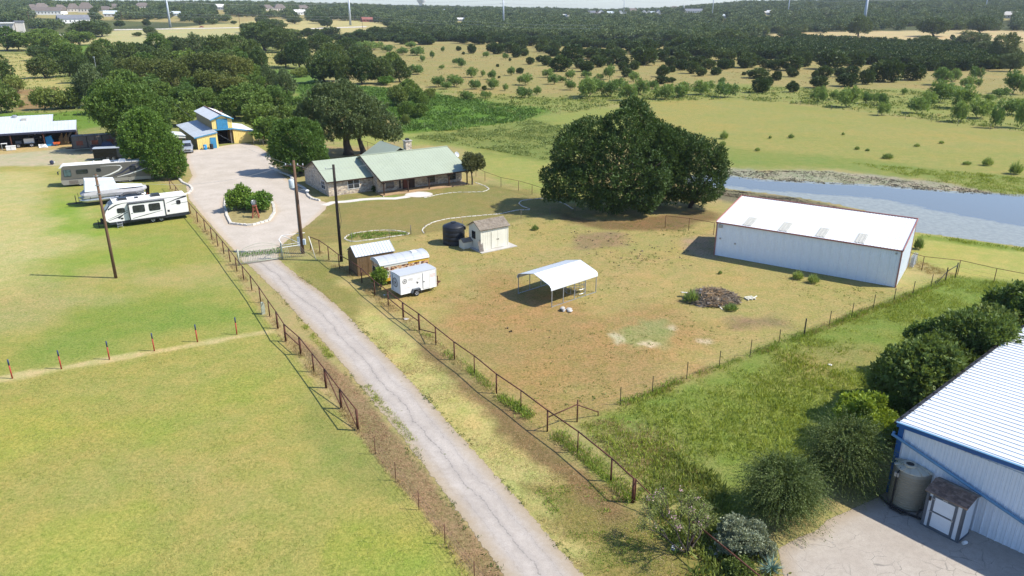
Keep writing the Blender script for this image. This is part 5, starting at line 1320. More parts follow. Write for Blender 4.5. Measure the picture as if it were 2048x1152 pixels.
def car(name, label, cat, loc, rz, paint, body='sedan', L=4.7):
    t = thing(name, label, cat, loc, rz); W = 1.85
    if body == 'sedan':
        low = [(-L / 2, .35), (-L / 2 - .02, .75), (-L / 2 + .9, .92), (L / 2 - .6, .95), (L / 2, .8), (L / 2, .35)]
        top = [(-L / 2 + 1.0, .92), (-L / 2 + 1.75, 1.42), (-.1, 1.47), (.75, 1.4), (L / 2 - .75, .95)]
    elif body == 'pickup':
        low = [(-L / 2, .45), (-L / 2, .95), (-L / 2 + 1.5, 1.1), (L / 2, 1.1), (L / 2, .5)]
        top = [(-L / 2 + 1.35, 1.08), (-L / 2 + 2.0, 1.78), (-L / 2 + 3.3, 1.8), (-L / 2 + 3.6, 1.1)]
    else:
        low = [(-L / 2, .42), (-L / 2 - .02, .85), (-L / 2 + .2, 1.0), (-L / 2 + 1.2, 1.1), (L / 2, 1.1), (L / 2, .45)]
        top = [(-L / 2 + 1.1, 1.08), (-L / 2 + 1.8, 1.72), (L / 2 - .4, 1.75), (L / 2 - .05, 1.1)]
    MB().prism(low, 'y', -W / 2, W / 2).build('body', M[paint], t)
    n = len(top); v = [(a, -W / 2 + .06 + (.16 if z > 1.2 else 0), z) for a, z in top] + [(a, W / 2 - .06 - (.16 if z > 1.2 else 0), z) for a, z in top]
    f = [tuple(range(n)), tuple(range(2 * n - 1, n - 1, -1))] + [(i, n + i, n + (i + 1) % n, (i + 1) % n) for i in range(n)]
    MB().add(v, f).build('cabin', M[paint], t)
    # glass: a slightly inset band on each side, windshield and rear window
    for s_ in (-1, 1):
        g = MB(); c = [Vector((a, 0, z)) for a, z in top]; mid = sum(c, Vector()) / n
        pts = [mid + (p - mid) * .80 for p in c]
        g.poly([(p.x, s_ * (W / 2 - .05 - (.16 * max(0, (p.z - 1.0)) / .6)), p.z) for p in (pts if s_ < 0 else pts[::-1])])
        g.build('side_window', M['glass'], t)
    for i, (p, q) in enumerate(((top[0], top[1]), (top[-1], top[-2]))):
        g = MB(); e = -.015 if i == 0 else .015
        a, b = Vector((p[0] + (q[0] - p[0]) * .08 + e, 0, p[1] + (q[1] - p[1]) * .08 + .012)), Vector((p[0] + (q[0] - p[0]) * .92 + e, 0, p[1] + (q[1] - p[1]) * .92 + .012))
        o = [(a.x, -W / 2 + .16, a.z), (a.x, W / 2 - .16, a.z), (b.x, W / 2 - .28, b.z), (b.x, -W / 2 + .28, b.z)]
        g.poly(o[::-1] if i == 0 else o)
        g.build('windshield' if i == 0 else 'rear_window', M['glass'], t)
    r = .33 if body == 'sedan' else .39
    for a in (-L / 2 + .9, L / 2 - .95):
        for s_ in (-1, 1): wheel(t, a, s_ * (W / 2 - .08), r, .24)
    for s_ in (-1, 1):
        MB().box(-L / 2 - .04, -L / 2 + .1, s_ * .72 - .17, s_ * .72 + .17, .66, .82).build('headlight', M['frame_white'], t)
        MB().box(L / 2 - .05, L / 2 + .02, s_ * .78 - .1, s_ * .78 + .1, .7, .95).build('tail_light', M['post_red'], t)
        MB().box(-.75, -.6, s_ * .95 - .09, s_ * .95 + .09, 1.02, 1.16).build('mirror', M[paint], t)
    MB().box(-L / 2 - .06, -L / 2 + .02, -.5, .5, .5, .64).build('grille', M['black_steel'], t)
    MB().box(-L / 2 - .08, -L / 2 + .05, -W / 2 + .05, W / 2 - .05, .32, .46).build('bumper', M['galv' if body != 'sedan' else paint], t)
    if body == 'pickup':
        MB().box(L / 2 - 1.9, L / 2 - .1, -.78, .78, 1.101, 1.11).build('bed', M['black_steel'], t)
        b = MB().box(L / 2 - 1.95, L / 2, -.92, -.8, 1.1, 1.2).box(L / 2 - 1.95, L / 2, .8, .92, 1.1, 1.2).box(L / 2 - .1, L / 2, -.8, .8, 1.1, 1.2); b.build('bed_rail', M[paint], t)
    return t
car('sedan', 'black sedan parked between the boat and the white trailer', 'car', tuple(P(262, 406)[:2]) + (0,), R(32), 'black_car')
car('pickup_truck', 'dark blue pickup truck in front of the grey plank trailer', 'pickup', tuple(P(216, 303)[:2]) + (0,), R(205), 'blue_car', 'pickup', 5.3)
car('suv', 'silver sport utility vehicle by the barn, half behind a tree', 'car', tuple(P(376, 303)[:2]) + (0,), R(112), 'silver', 'suv', 4.8)

def stock_trailer():
    t = thing('stock_trailer', 'long grey plank stock trailer by the machinery shed', 'trailer', (-81.98, 139.4, 0), R(26))
    L, W, z0, h = 7.6, 2.2, .65, 2.75
    MB().box(-.02, L, 0, W, z0 - .12, z0).build('bed', M['black_steel'], t)
    for k in range(9):
        z = z0 + .02 + k * .225
        for (x0, x1, y0, y1) in ((0, L, -.02, .02), (0, L, W - .02, W + .02), (-.02, .02, 0, W), (L - .02, L + .02, 0, W)):
            MB().box(x0, x1, y0, y1, z, z + .20).build('plank', M['wood_grey'], t)
    for a in (0, L / 3, 2 * L / 3, L):
        MB().box(a - .07, a + .07, -.09, -.025, z0 - .1, h).build('upright', M['black_steel'], t)
    for k in range(3):
        a0 = L * k / 3
        b = MB(); b.bar((a0 + L / 6, -.05, z0), (a0 + L / 6, -.05, h - .1), .06, .04); b.box(a0 + L / 6 - .55, a0 + L / 6 + .55, -.06, -.025, z0 + .45, z0 + 1.25); b.build('side_gate', M['wood_red'], t)
    for k in range(8): MB().box(.1 + k * .92, .98 + k * .92, -.05, W + .05, h, h + .05 + .02 * (k % 2)).build('roof_board', M['wood_grey'], t)
    for a in (4.5, 5.4):
        for b in (.05, W - .05): wheel(t, a, b, .36, .2)
    h_ = MB(); h_.bar((0, .4, .55), (-1.3, W / 2, .5), .1, .1); h_.bar((0, W - .4, .55), (-1.3, W / 2, .5), .1, .1); h_.build('hitch', M['rust'], t)
stock_trailer()
def box_trailer():
    t = thing('cargo_trailer', 'low black cargo trailer with pale roof edge behind the motorhome', 'trailer', tuple(P(189, 322)[:2]) + (0,), R(14))
    L, W, h = 5.4, 2.2, 2.1
    MB().box(0, L, 0, W, .4, h).build('body', M['black_car'], t)
    MB().prism([(-.06, h), (W + .06, h), (W / 2, h + .12)], 'x', -.06, L + .06).build('roof', M['tin'], t)
    MB().box(L - 1.6, L - .8, -.03, .0, .5, 1.95).build('door', M['rv_dark'], t)
    for a in (2.2, 3.1): wheel(t, a, -.02, .33, .2); wheel(t, a, W + .02, .33, .2)
box_trailer()

def star(mb, c, r, u, w, n, mi=0, rot=0.0):
    pts = []
    for k in range(10):
        a = math.pi / 2 + k * math.pi / 5 + rot; q = r if k % 2 == 0 else r * .42
        pts.append(Vector(c) + Vector(u) * q * math.cos(a) + Vector(w) * q * math.sin(a))
    b = len(mb.v); mb.v += [tuple(Vector(c))] + [tuple(p) for p in pts]
    for k in range(10): mb.f.append((b, b + 1 + k, b + 1 + (k + 1) % 10)); mb.m.append(mi)
def ringd(mb, c, r0, r1, u, w, mi=0, n=28):
    for k in range(n):
        a, b = 2 * math.pi * k / n, 2 * math.pi * (k + 1) / n
        p = lambda r, x: Vector(c) + Vector(u) * r * math.cos(x) + Vector(w) * r * math.sin(x)
        mb.poly([p(r0, a), p(r1, a), p(r1, b), p(r0, b)], mi)
def enclosed_trailer():
    t = thing('enclosed_trailer', 'small white enclosed trailer with round star emblems', 'trailer', (-10.19, 63.84, 0), R(37))
    L, W, z0, h = 3.8, 1.85, .40, 2.2
    MB().box(0, L, 0, W, z0, h).build('body', M['rv_white'], t)
    MB().prism([(-.03, h), (W + .03, h), (W + .03, h + .04), (W / 2, h + .09), (-.03, h + .04)], 'x', -.03, L + .03).build('roof', M['grey_roof'], t)
    tr = MB().box(-.02, L + .02, -.02, .02, h - .07, h).box(-.02, L + .02, -.02, .02, z0, z0 + .06).box(-.02, .05, -.02, .02, z0 + .06, h - .07).box(L - .05, L + .02, -.02, .02, z0 + .06, h - .07)
    tr.build('corner_trim', M['frame_white'], t)
    d = MB().box(2.35, 3.05, -.035, -.002, .52, 2.02).build('door', M['frame_white'], t)
    MB().box(2.33, 2.35, -.03, -.002, .5, 2.04).box(3.05, 3.07, -.03, -.002, .5, 2.04).build('door_seal', M['trim_grey'], d)
    MB().box(2.40, 2.5, -.06, -.035, 1.15, 1.25).build('handle', M['black_steel'], d)
    r = MB().box(-.035, -.002, .1, W - .1, .5, 2.1).build('ramp_door', M['shed_white'], t)
    MB().box(-.05, -.035, W - .45, W - .38, .5, 2.1).build('locking_bar', M['black_steel'], r)
    g = MB()
    ringd(g, (.45, -.006, 1.62), .20, .24, X_, Z_); ringd(g, (.45, -.006, 1.62), .135, .155, X_, Z_); star(g, (.45, -.007, 1.62), .12, X_, Z_, None)
    for k in range(12):
        a = k * math.pi / 6; g.poly([(.45 + .165 * math.cos(a), -.006, 1.62 + .165 * math.sin(a)), (.45 + .19 * math.cos(a), -.006, 1.62 + .19 * math.sin(a)), (.45 + .19 * math.cos(a + .2), -.006, 1.62 + .19 * math.sin(a + .2))])
    # lone star map shape with a star
    tx = [(-.10, .10), (-.02, .10), (-.02, .02), (.10, .02), (.11, -.06), (.03, -.12), (.0, -.20), (-.05, -.16), (-.09, -.08), (-.17, -.02), (-.10, -.02)]
    g.poly([(1.78 + x * .95, -.006, 1.28 + z * .95) for x, z in tx][::-1])
    ringd(g, (1.95, -.006, 1.62), .15, .16, X_, Z_)
    rg = random.Random(3)
    for x0, x1, z, hh in ((.85, 1.25, 1.79, .05), (.80, 1.28, 1.69, .06), (.92, 1.30, 1.59, .05), (1.2, 1.62, 1.33, .035)):
        x = x0
        while x < x1:
            w = rg.uniform(.012, .04); g.poly([(x, -.006, z - hh / 2), (x + w * .5, -.006, z - hh / 2), (x + w, -.006, z + hh / 2), (x + w * .4, -.006, z + hh / 2)]); x += w + .015
    g.poly([(1.9, -.006, 1.6), (2.0, -.006, 1.6), (2.02, -.006, 1.64), (1.9, -.006, 1.64)])
    ringd(g, (-.042, W / 2, 1.38), .38, .46, -Y_, Z_); ringd(g, (-.042, W / 2, 1.38), .24, .27, -Y_, Z_); star(g, (-.043, W / 2, 1.38), .22, -Y_, Z_, None)
    for k in range(16):
        a = k * math.pi / 8; c = (-.043, W / 2 - .325 * math.cos(a), 1.38 + .325 * math.sin(a))
        star(g, c, .045, -Y_, Z_, None)
    g.build('printed_emblem', M['graphic'], t)
    g = MB()
    for z in (1.72, 1.60, 1.48): g.box(3.15, 3.70, -.006, -.003, z, z + .035)
    g.box(.4, 1.0, -.006, -.003, .95, .965)
    g.build('printed_lines', M['graphic_red'], t)
    wheel(t, 1.55, -.12, .30, .2); wheel(t, 1.55, W + .12, .30, .2)
    for b0, b1 in ((-.26, .0), (W, W + .26)):
        MB().prism([(1.05, .38), (1.18, .74), (1.92, .74), (2.05, .38), (1.98, .38), (1.88, .68), (1.22, .68), (1.12, .38)], 'y', b0, b1).build('fender', M['trim_grey'], t)
    hb = MB(); hb.bar((L, .3, .42), (L + 1.0, W / 2, .45), .08, .09); hb.bar((L, W - .3, .42), (L + 1.0, W / 2, .45), .08, .09); hb.bar((L + .7, W / 2, .05), (L + .7, W / 2, 1.05), .07, .07); hb.bar((L + .55, W / 2, 1.0), (L + .75, W / 2, 1.0), .04, .04)
    hb.build('hitch', M['rust'], t)
    MB().box(L + .02, L + .3, W / 2 - .3, W / 2 + .3, .5, .75).build('battery_box', M['black_steel'], t)
enclosed_trailer()
def food_trailer():
    t = thing('food_trailer', 'old food trailer with rounded grey roof and brown spotted print', 'food trailer', (-12.57, 67.05, 0), R(32.6))
    L, W, z0, h = 5.15, 2.15, .45, 2.15
    MB().box(0, L, .02, W - .02, z0, h).build('body', M['yellow_band'], t)
    MB().box(.06, L - .06, -.012, .018, z0 + .32, h - .30).build('printed_side', M['spots'], t)
    MB().box(-.012, .0, .1, W - .1, z0 + .1, h - .05).build('printed_end', M['spots'], t)
    b = MB().box(0, L, -.02, .018, h - .30, h - .06).box(0, L, -.02, .018, z0, z0 + .30)
    b.build('yellow_stripe', M['yellow_band'], t)
    MB().box(.4, 2.9, -.03, -.021, h - .28, h - .10).build('pale_stripe', M['cream'], t)
    g = MB(); ringd(g, (.62, -.02, 1.22), .0, .34, X_, Z_, 0); ringd(g, (.62, -.024, 1.22), .20, .26, X_, Z_, 1); star(g, (.62, -.026, 1.22), .17, X_, Z_, None, 1)
    g.build('printed_emblem', [M['frame_white'], M['graphic']], t)
    p = MB(); p.add([(1.7 + .35 * math.cos(a) * (1 + .2 * math.sin(3 * a)), -.02, 1.42 + .14 * math.sin(a)) for a in np.linspace(0, 2 * math.pi, 14)[:-1]], [tuple(range(13))]); p.build('printed_patch', M['cream'], t)
    prof = [(-.05, h), (.02, h + .16), (.2, h + .30), (.55, h + .42), (W / 2, h + .47), (W - .55, h + .42), (W - .2, h + .30), (W - .02, h + .16), (W + .05, h)]
    MB().prism(prof, 'x', -.03, L + .03).build('roof', M['grey_roof'], t)
    for a in (-.05, L + .01): MB().tube([(a + .02, y, z) for y, z in prof], .04, 6).build('roof_edge', M['frame_white'], t)
    MB().box(-.04, L + .04, -.09, -.03, h - .06, h + .06).build('gutter_rail', M['frame_white'], t)
    for a in (.9, 1.8, 2.7, 3.6, 4.5): MB().tube([(a, y, z + .004) for y, z in prof], .012, 4).build('roof_seam', M['galv'], t)
    MB().box(3.75, 4.25, .75, 1.25, h + .40, h + .55).build('roof_vent', M['frame_white'], t)
    w = MB().box(-.03, -.012, .35, .9, 1.1, 1.7).box(-.03, -.012, 1.15, 1.75, 1.1, 1.7).build('end_window', M['glass'], t)
    for a in (2.3, 3.1):
        wheel(t, a, .05, .32, .2); wheel(t, a, W - .05, .32, .2)
    hb = MB(); hb.bar((L, .4, .45), (L + 1.0, W / 2, .45), .09, .1); hb.bar((L, W - .4, .45), (L + 1.0, W / 2, .45), .09, .1); hb.build('hitch', M['black_steel'], t)
food_trailer()
# ---------------------------------------------------------------- fences
def pipe_fence(label, posts, h=1.52, r=.045, thick=(), tops=True, wires=(.35, .75, 1.1), mid=(), name='pipe_fence', m='rust', low=(), rails=True):
    """posts: photo positions of the post feet; a part per post and per rail"""
    pts = [P(x, y) for x, y in posts]
    t = thing(name, label, 'fence', pts[0])
    o = pts[0]; pm = {}
    for i, p in enumerate(pts):
        rr = r * (1.5 if i in thick else (1 if i not in low else .7)); hh = h
        if rr not in pm: pm[rr] = MB().tube([(0, 0, -.05), (0, 0, hh)], rr, 7).mesh('post', M[m], True)
        q = link('post', pm[rr], t); q.location = p - o
    for i in range(len(pts) - 1):
        a, b = pts[i] - o, pts[i + 1] - o; up = Vector((0, 0, h))
        if rails: MB().tube([a + up, b + up], r * .8, 6).build('top_rail', M[m], t, True)
        if i in mid: MB().tube([a + up * .55, b + up * .55], r * .8, 6).build('middle_rail', M[m], t, True)
    w = MB()
    for z in wires:
        for i in range(len(pts) - 1): w.tube([pts[i] - o + Vector((0, 0, z)), pts[i + 1] - o + Vector((0, 0, z))], .006, 3, cap=False)
    if wires: w.build('wire_strands', M['wire'], t)
    return t, pts, o
# along the drive, west side
LF = [(341, 378), (354, 394), (367, 411), (381, 428), (396, 446), (411, 463), (424, 479), (436, 493), (448, 508), (460.5, 524), (474, 543), (488, 561), (504, 581), (521.6, 605), (539.7, 633), (556, 657), (572, 683), (602, 710), (628, 744), (652.5, 776), (683, 818), (716, 861)]
t, pts, o = pipe_fence('rusty pipe fence along the west edge of the drive', LF, 1.5, .055, (15, 16, 17, 19, 20, 21), mid=())
up = Vector((0, 0, 1.5))
for a, b in ((16, 17), (19, 20), (20, 21)):
    MB().tube([pts[a] - o + up * (.95 if a != 16 else .55), pts[b] - o + up * (.08 if a != 16 else .5)], .04, 6).build('brace_rail', M['rust'], t, True)
LF2 = [(716, 861), (751, 909), (792, 962), (838, 1020), (890, 1089), (949, 1165), (1010, 1245)]
pts2 = LF2[1:]
pipe_fence('thin wire fence with slim posts along the lower west verge', pts2, 1.25, .022, (), wires=(.2, .5, .8, 1.1), name='wire_fence', rails=False)
# east side, from the gate down to the gap
RF = [(622, 500), (640, 507), (658, 520), (679, 537), (700, 549), (724, 566), (750, 592), (777, 613), (807, 638), (838.7, 661), (872, 689), (909, 720), (949, 749), (993, 787), (1041.7, 821.5), (1094.5, 863), (1155, 907), (1221.5, 963), (1265, 1005)]
t, pts, o = pipe_fence('long rusty pipe fence between the drive and the dry paddock', RF, 1.52, .055, (8, 9, 18), mid=(7, 8), low=(4, 12, 14, 16))
MB().tube([pts[9] - o + Vector((0, 0, .12)), pts[10] - o + Vector((0, 0, 1.0))], .04, 6).build('brace_rail', M['rust'], t, True)
MB().tube([pts[18] - o + Vector((.12, .02, 0)), pts[18] - o + Vector((.12, .02, 1.5))], .035, 6).build('post', M['rust'], t, True)
MB().tube([pts[18] - o + Vector((.1, 0, 1.45)), pts[18] - o + Vector((1.0, -.9, .9))], .03, 6).build('brace_rail', M['rust'], t, True)
t, pts, o = pipe_fence('short rusty fence in the shrubs at the lower edge', [(1383, 1095), (1555, 1243)], 1.5, .05, (0,), wires=())
# corner brace of the paddock
ct = thing('corner_brace', 'rusty pipe corner brace where the wire fence starts', 'fence', P(1096, 862))
o = P(1096, 862); q = P(1154, 844) - o; e = P(1196, 832) - o
MB().tube([q, q + Vector((0, 0, 1.62))], .05, 7).build('post', M['rust'], ct, True); MB().tube([e, e + Vector((0, 0, .35))], .04, 6).build('post', M['rust'], ct, True)
MB().tube([Vector((0, 0, 1.0)), q + Vector((0, 0, 1.3))], .04, 6).build('brace_rail', M['rust'], ct, True); MB().tube([q + Vector((0, 0, 1.25)), e + Vector((0, 0, .3))], .04, 6).build('brace_rail', M['rust'], ct, True)
# t-post fence across the paddock's east side
TP = [(1240, 810), (1304, 788), (1373, 758), (1438, 735), (1500, 712), (1557, 691), (1608, 671), (1658, 652), (1703, 635), (1746, 618), (1787, 605), (1825, 590), (1861, 576), (1890, 564)]
p0 = P(*TP[0]); tf = thing('wire_fence', 'wire fence on dark steel posts between paddock and lush grass', 'fence', p0)
mt = MB().box(-.022, .022, -.022, .022, -.1, 1.38).mesh('steel_post', M['tpost']); mw = MB().tube([(0, 0, -.1), (0, 0, 1.5)], .055, 7).mesh('steel_post', M['tpost'])
for i, q in enumerate(TP):
    pq = link('steel_post', mw if i in (6, 13) else mt, tf); pq.location = P(*q) - p0
w = MB(); full = [P(1155, 844)] + [P(*q) for q in TP]
for z in (.3, .6, .9, 1.2):
    for a, b in zip(full[:-1], full[1:]): w.tube([a - p0 + Vector((0, 0, z)), b - p0 + Vector((0, 0, z))], .005, 3, cap=False)
w.build('wire_strands', M['wire'], tf)
bt = thing('corner_brace', 'black braced corner posts right of the white shed', 'fence', P(1910, 556)); o = P(1910, 556)
MB().tube([(0, 0, 0), (0, 0, 1.6)], .06, 7).build('post', M['tpost'], bt, True)
q = P(1890, 564) - o; MB().tube([q + Vector((0, 0, 1.1)), Vector((0, 0, 1.35))], .04, 6).build('brace_rail', M['tpost'], bt, True)
e = P(1870, 570) - o; MB().tube([q + Vector((0, 0, 1.1)), e], .035, 6).build('brace_rail', M['tpost'], bt, True); MB().tube([e, e + Vector((0, 0, .4))], .04, 6).build('post', M['tpost'], bt, True)
pipe_fence('thin pipe fence from the white shed to the right edge', [(1810, 531), (1843, 541), (1915, 549), (1987, 566), (2062, 581), (2140, 597)], 1.5, .035, wires=(.4, .8))
pipe_fence('thin pipe fence between the big oak and the white shed', [(1330, 455), (1377, 461), (1427, 470)], 1.5, .035, wires=(.4, .8))
pipe_fence('thin pipe fence running from the house toward the big oak', [(952, 353), (970, 362), (1002, 374), (1037, 381), (1064, 389), (1100, 402), (1150, 414)], 1.45, .035, wires=(.4, .8, 1.1))
pipe_fence('pipe fence on the slope behind the ranch house', [(726, 297), (736, 300), (752, 306), (768, 310), (784, 314)], 1.5, .04, wires=(.5, 1.0))
pipe_fence('weathered rail fence behind the trees by the barn', [(508, 290), (527, 292), (546, 296), (565, 297), (640, 290), (668, 289)], 1.2, .05, wires=(.4, .8), m='wood_grey', name='rail_fence')
yt = pipe_fence('low wire fence with pale posts round the front yard', [(585, 492), (612, 489), (704, 484), (779, 477), (822, 469)], 1.15, .03, (4,), wires=(.2, .5, .8, 1.1), m='wood_grey', name='yard_fence', rails=False)
pipe_fence('yard fence passing behind the cream garden shed', [(850, 467), (925, 455), (1042, 437), (1100, 430), (1150, 423)], 1.15, .03, (), wires=(.2, .5, .8, 1.1), m='wood_grey', name='yard_fence', rails=False)
# hayfield fence, far right
hp = [(1440, 199), (1490, 200), (1540, 204), (1600, 211), (1662, 220), (1755, 232), (1810, 239), (1862, 245), (1915, 252), (1980, 260), (2048, 268), (2120, 278)]
pipe_fence('old wire fence along the far edge of the mown hayfield', hp, 1.35, .04, (4, 5), wires=(.4, .8, 1.2), m='wood_grey', name='wire_fence', rails=False)
pipe_fence('faint wire fence below the bright green hollow', [(800, 261), (850, 258), (902, 255), (960, 250), (1040, 242), (1120, 229), (1200, 219), (1280, 207)], 1.3, .035, (2,), wires=(.4, .8, 1.2), m='wood_grey', name='wire_fence', rails=False)

# ---------------------------------------------------------------- row of red and blue posts
ORD = ['left edge post', 'second post from the left', 'third post from the left', 'third post from the right', 'second post from the right', 'post nearest the drive']
for (x, y), w_ in zip([(25, 757), (123, 738), (219, 719), (309, 702), (395, 684), (474, 669)], ORD):
    t = thing('marker_post', 'red post with blue top on the lawn, ' + w_ + ' of the row', 'post', P(x, y), 0, 'red and blue posts in a row across the lawn')
    tilt = rnd.uniform(-.03, .03)
    MB().tube([(0, 0, -.05), (tilt * .7, 0, 1.05)], .05, 8).build('red_post', M['post_red'], t, True)
    MB().tube([(tilt * .7, 0, 1.05), (tilt, 0, 1.52)], .052, 8).build('painted_top', M['post_blue'], t, True)

# ---------------------------------------------------------------- utility poles
def pole(label, foot, h, r0=.16, r1=.11, m='pole_wood', lean=(0, 0)):
    t = thing('utility_pole', label, 'utility pole', P(*foot))
    MB().tube([(0, 0, -.2), (lean[0] * .5, lean[1] * .5, h / 2), (lean[0], lean[1], h)], [r0, (r0 + r1) / 2, r1], 10).build('shaft', M[m], t, True)
    return t
t1 = pole('bare brown utility pole standing alone on the lawn', (232, 556), 10.4, .15, .11, 'pole_wood', (.0, 0))
for z in (10.2, 9.3, 8.5): MB().box(-.16, .16, -.16, .16, z, z + .08).build('bracket', M['galv'], t1)
t2 = pole('utility pole with transformer and lamp arm beside the gate', (606, 507), 10.2, .19, .13, 'pole_wood')
MB().lathe([(.28, 0), (.30, .05), (.30, .82), (.26, .9), (.1, .95)], 14, (-.42, -.1, 7.3)).build('transformer', M['trafo'], t2, True)
MB().lathe([(.05, 0), (.07, .1), (.04, .3)], 8, (-.42, -.1, 8.24)).build('bushing', M['porcelain'], t2)
lm = MB(); lm.tube([(.1, -.05, 6.9), (.6, -.15, 7.15), (1.1, -.25, 7.1)], .035, 6); lm.build('lamp_arm', M['galv'], t2)
MB().lathe([(.05, 0), (.2, .04), (.22, .1), (.1, .2)], 12, (1.2, -.27, 6.95)).build('lamp_head', M['frame_white'], t2)
ca = MB(); ca.bar((-1.0, .1, 9.6), (1.0, .1, 9.6), .09, .11); ca.build('cross_arm', M['pole_wood'], t2)
for x in (-.9, -.35, .35, .9): MB().lathe([(.04, 0), (.07, .06), (.05, .18), (.02, .22)], 8, (x, .1, 9.66)).build('insulator', M['porcelain'], t2)
MB().tube([(-.2, -.02, .1), (-.2, -.02, 3.2), (-.18, 0, 7.2)], .05, 6).build('conduit', M['galv'], t2)
for x0, x1, z0, z1 in ((-.42, -.16, .9, 1.9), (.17, .42, 1.05, 1.65)): MB().box(x0, x1, -.22, .08, z0, z1).build('meter_box', M['trafo'], t2)
t3 = pole('dark slender utility pole in front of the ranch house', (683, 523), 10.3, .17, .13, 'pole_dark')
b3 = MB(); b3.bar((-.85, 0, 9.85), (-.1, 0, 9.9), .04, .05); b3.build('side_bracket', M['galv'], t3)
MB().lathe([(.03, 0), (.06, .05), (.04, .14)], 8, (-.82, 0, 9.88)).build('insulator', M['porcelain'], t3)
MB().tube([(.2, 0, 6.2), (.35, -.05, 4.5), (.15, -.02, 3.6)], .02, 5).build('loose_cable', M['black_steel'], t3)
MB().tube([(.13, -.1, .2), (.13, -.1, 9.0)], .03, 5).build('conduit', M['pole_dark'], t3)
def cable(label, p, q, sag=.6, r=.012, m='cable'):
    p, q = Vector(p), Vector(q); t = thing('power_line', label, 'cable', p)
    MB().tube([(q - p) * s - Vector((0, 0, sag * 4 * s * (1 - s))) for s in np.linspace(0, 1, 20)], r, 4, cap=False).build('conductor', M[m], t)
A1, A2, A3 = P(232, 556) + Vector((0, 0, 10.1)), P(606, 507) + Vector((0, 0, 9.7)), P(683, 523) + Vector((0, 0, 9.9))
cable('thin overhead line from the lone lawn pole to the gate pole', A1, A2 + Vector((-.9, .1, 0)), 1.3, .010)
cable('short slack line between the gate pole and the dark pole', A2 + Vector((.35, .1, 0)), A3, .35, .010)
cable('service line from the dark pole to the ranch house', A3, Vector((-17.2, 110.8, 4.8)), .5, .010)
cable('overhead line leaving the gate pole toward the barn', A2 + Vector((-.35, .1, 0)), barn_pt(-5, 8, 7.5), 1.2, .010)
bp = thing('utility_pole', 'far utility pole with white transformer among the barn trees', 'utility pole', barn_pt(-9.5, 10.0))
MB().tube([(0, 0, 0), (0, 0, 10.0)], [.16, .11], 8).build('shaft', M['pole_wood'], bp); MB().lathe([(.3, 0), (.32, .05), (.32, 1.0), (.1, 1.1)], 12, (.1, -.42, 7.4)).build('transformer', M['frame_white'], bp)
MB().bar((-.8, 0, 9.6), (.8, 0, 9.6), .09, .1).build('cross_arm', M['pole_wood'], bp)
for x in (-.7, .7): MB().lathe([(.05, 0), (.09, .1), (.03, .3)], 8, (x, 0, 9.65)).build('insulator', M['porcelain'], bp)
lp = thing('lamp_post', 'thin pale lamp post rising from the trees at left', 'lamp post', P(198, 168))
MB().tube([(0, 0, 0), (0, 0, 9.2)], [.12, .08], 8).build('shaft', M['galv'], lp); MB().box(-.35, .15, -.15, .15, 9.1, 9.3).build('lamp_head', M['porcelain'], lp)
gp = thing('leaning_pipe', 'pale pipe leaning beside the start of the paddock fence', 'pipe', P(632, 520))
MB().tube([(0, 0, 0), (-.6, .25, 2.55)], .045, 7).build('pipe', M['cream'], gp, True)
eb = thing('utility_box', 'pale green utility pedestal beside the west fence', 'utility box', P(527, 628), R(33))
MB().prism([(-.14, 0), (.14, 0), (.13, 1.0), (.09, 1.1), (-.09, 1.1), (-.13, 1.0)], 'y', -.12, .12).build('pedestal', M['pale_green'], eb)
MB().box(-.15, .15, -.135, -.12, .25, .95).build('cover', M['pale_green'], eb)

# ---------------------------------------------------------------- entry gate
def gate():
    a, b = P(479, 531), P(565, 518); t = thing('entry_gate', 'pale green metal gate with upright bars and arched top', 'gate', a, math.atan2((b - a).y, (b - a).x))
    L = (b - a).length; h = 1.35
    for x in (0, L): MB().tube([(x, 0, 0), (x, 0, 1.75)], .09, 8).build('post', M['pale_green'], t, True)
    for z in (.18, h): MB().tube([(0, 0, z), (L, 0, z)], .045, 6).build('gate_rail', M['pale_green'], t, True)
    n = 26
    for k in range(1, n): MB().tube([(L * k / n, 0, .18), (L * k / n, 0, h)], .026, 5).build('bar', M['pale_green'], t)
    MB().tube([(L * s, 0, h + .75 * math.sin(math.pi * s) ** .8) for s in np.linspace(0, 1, 16)], .025, 6).build('arch', M['pale_green'], t, True)
    MB().tube([(L * s, 0, h + .45 * math.sin(math.pi * s) ** .8) for s in np.linspace(.1, .9, 14)], .018, 5).build('arch', M['pale_green'], t, True)
    s = thing('gate_ornament', 'white pipe wagon frame with leaning bars right of the gate', 'ornament', b, math.atan2((b - a).y, (b - a).x))
    f = MB(); f.tube([(.15, 0, 1.5), (-.1, .3, 2.1), (.35, .8, 2.35), (1.9, .1, 1.5), (.15, 0, 1.5)], .05, 6); f.tube([(.35, .8, 2.35), (2.9, 1.2, 2.2)], .035, 6); f.build('pipe_frame', M['frame_white'], s, True)
    f = MB(); f.box(.1, 2.0, -.03, .03, 1.25, 1.31); f.build('top_beam', M['frame_white'], s)
    for k in range(13): MB().tube([(.15 + k * .15, 0, 1.25), (.2 + k * .2 , -.05 - .02 * k, .05)], .022, 5).build('spoke', M['wood_grey'] if k > 3 else M['pale_green'], s)
    q = thing('gate_flowers', 'small mixed flower bed just behind the gate', 'flower bed', P(522, 508))
    return q
FB = gate()

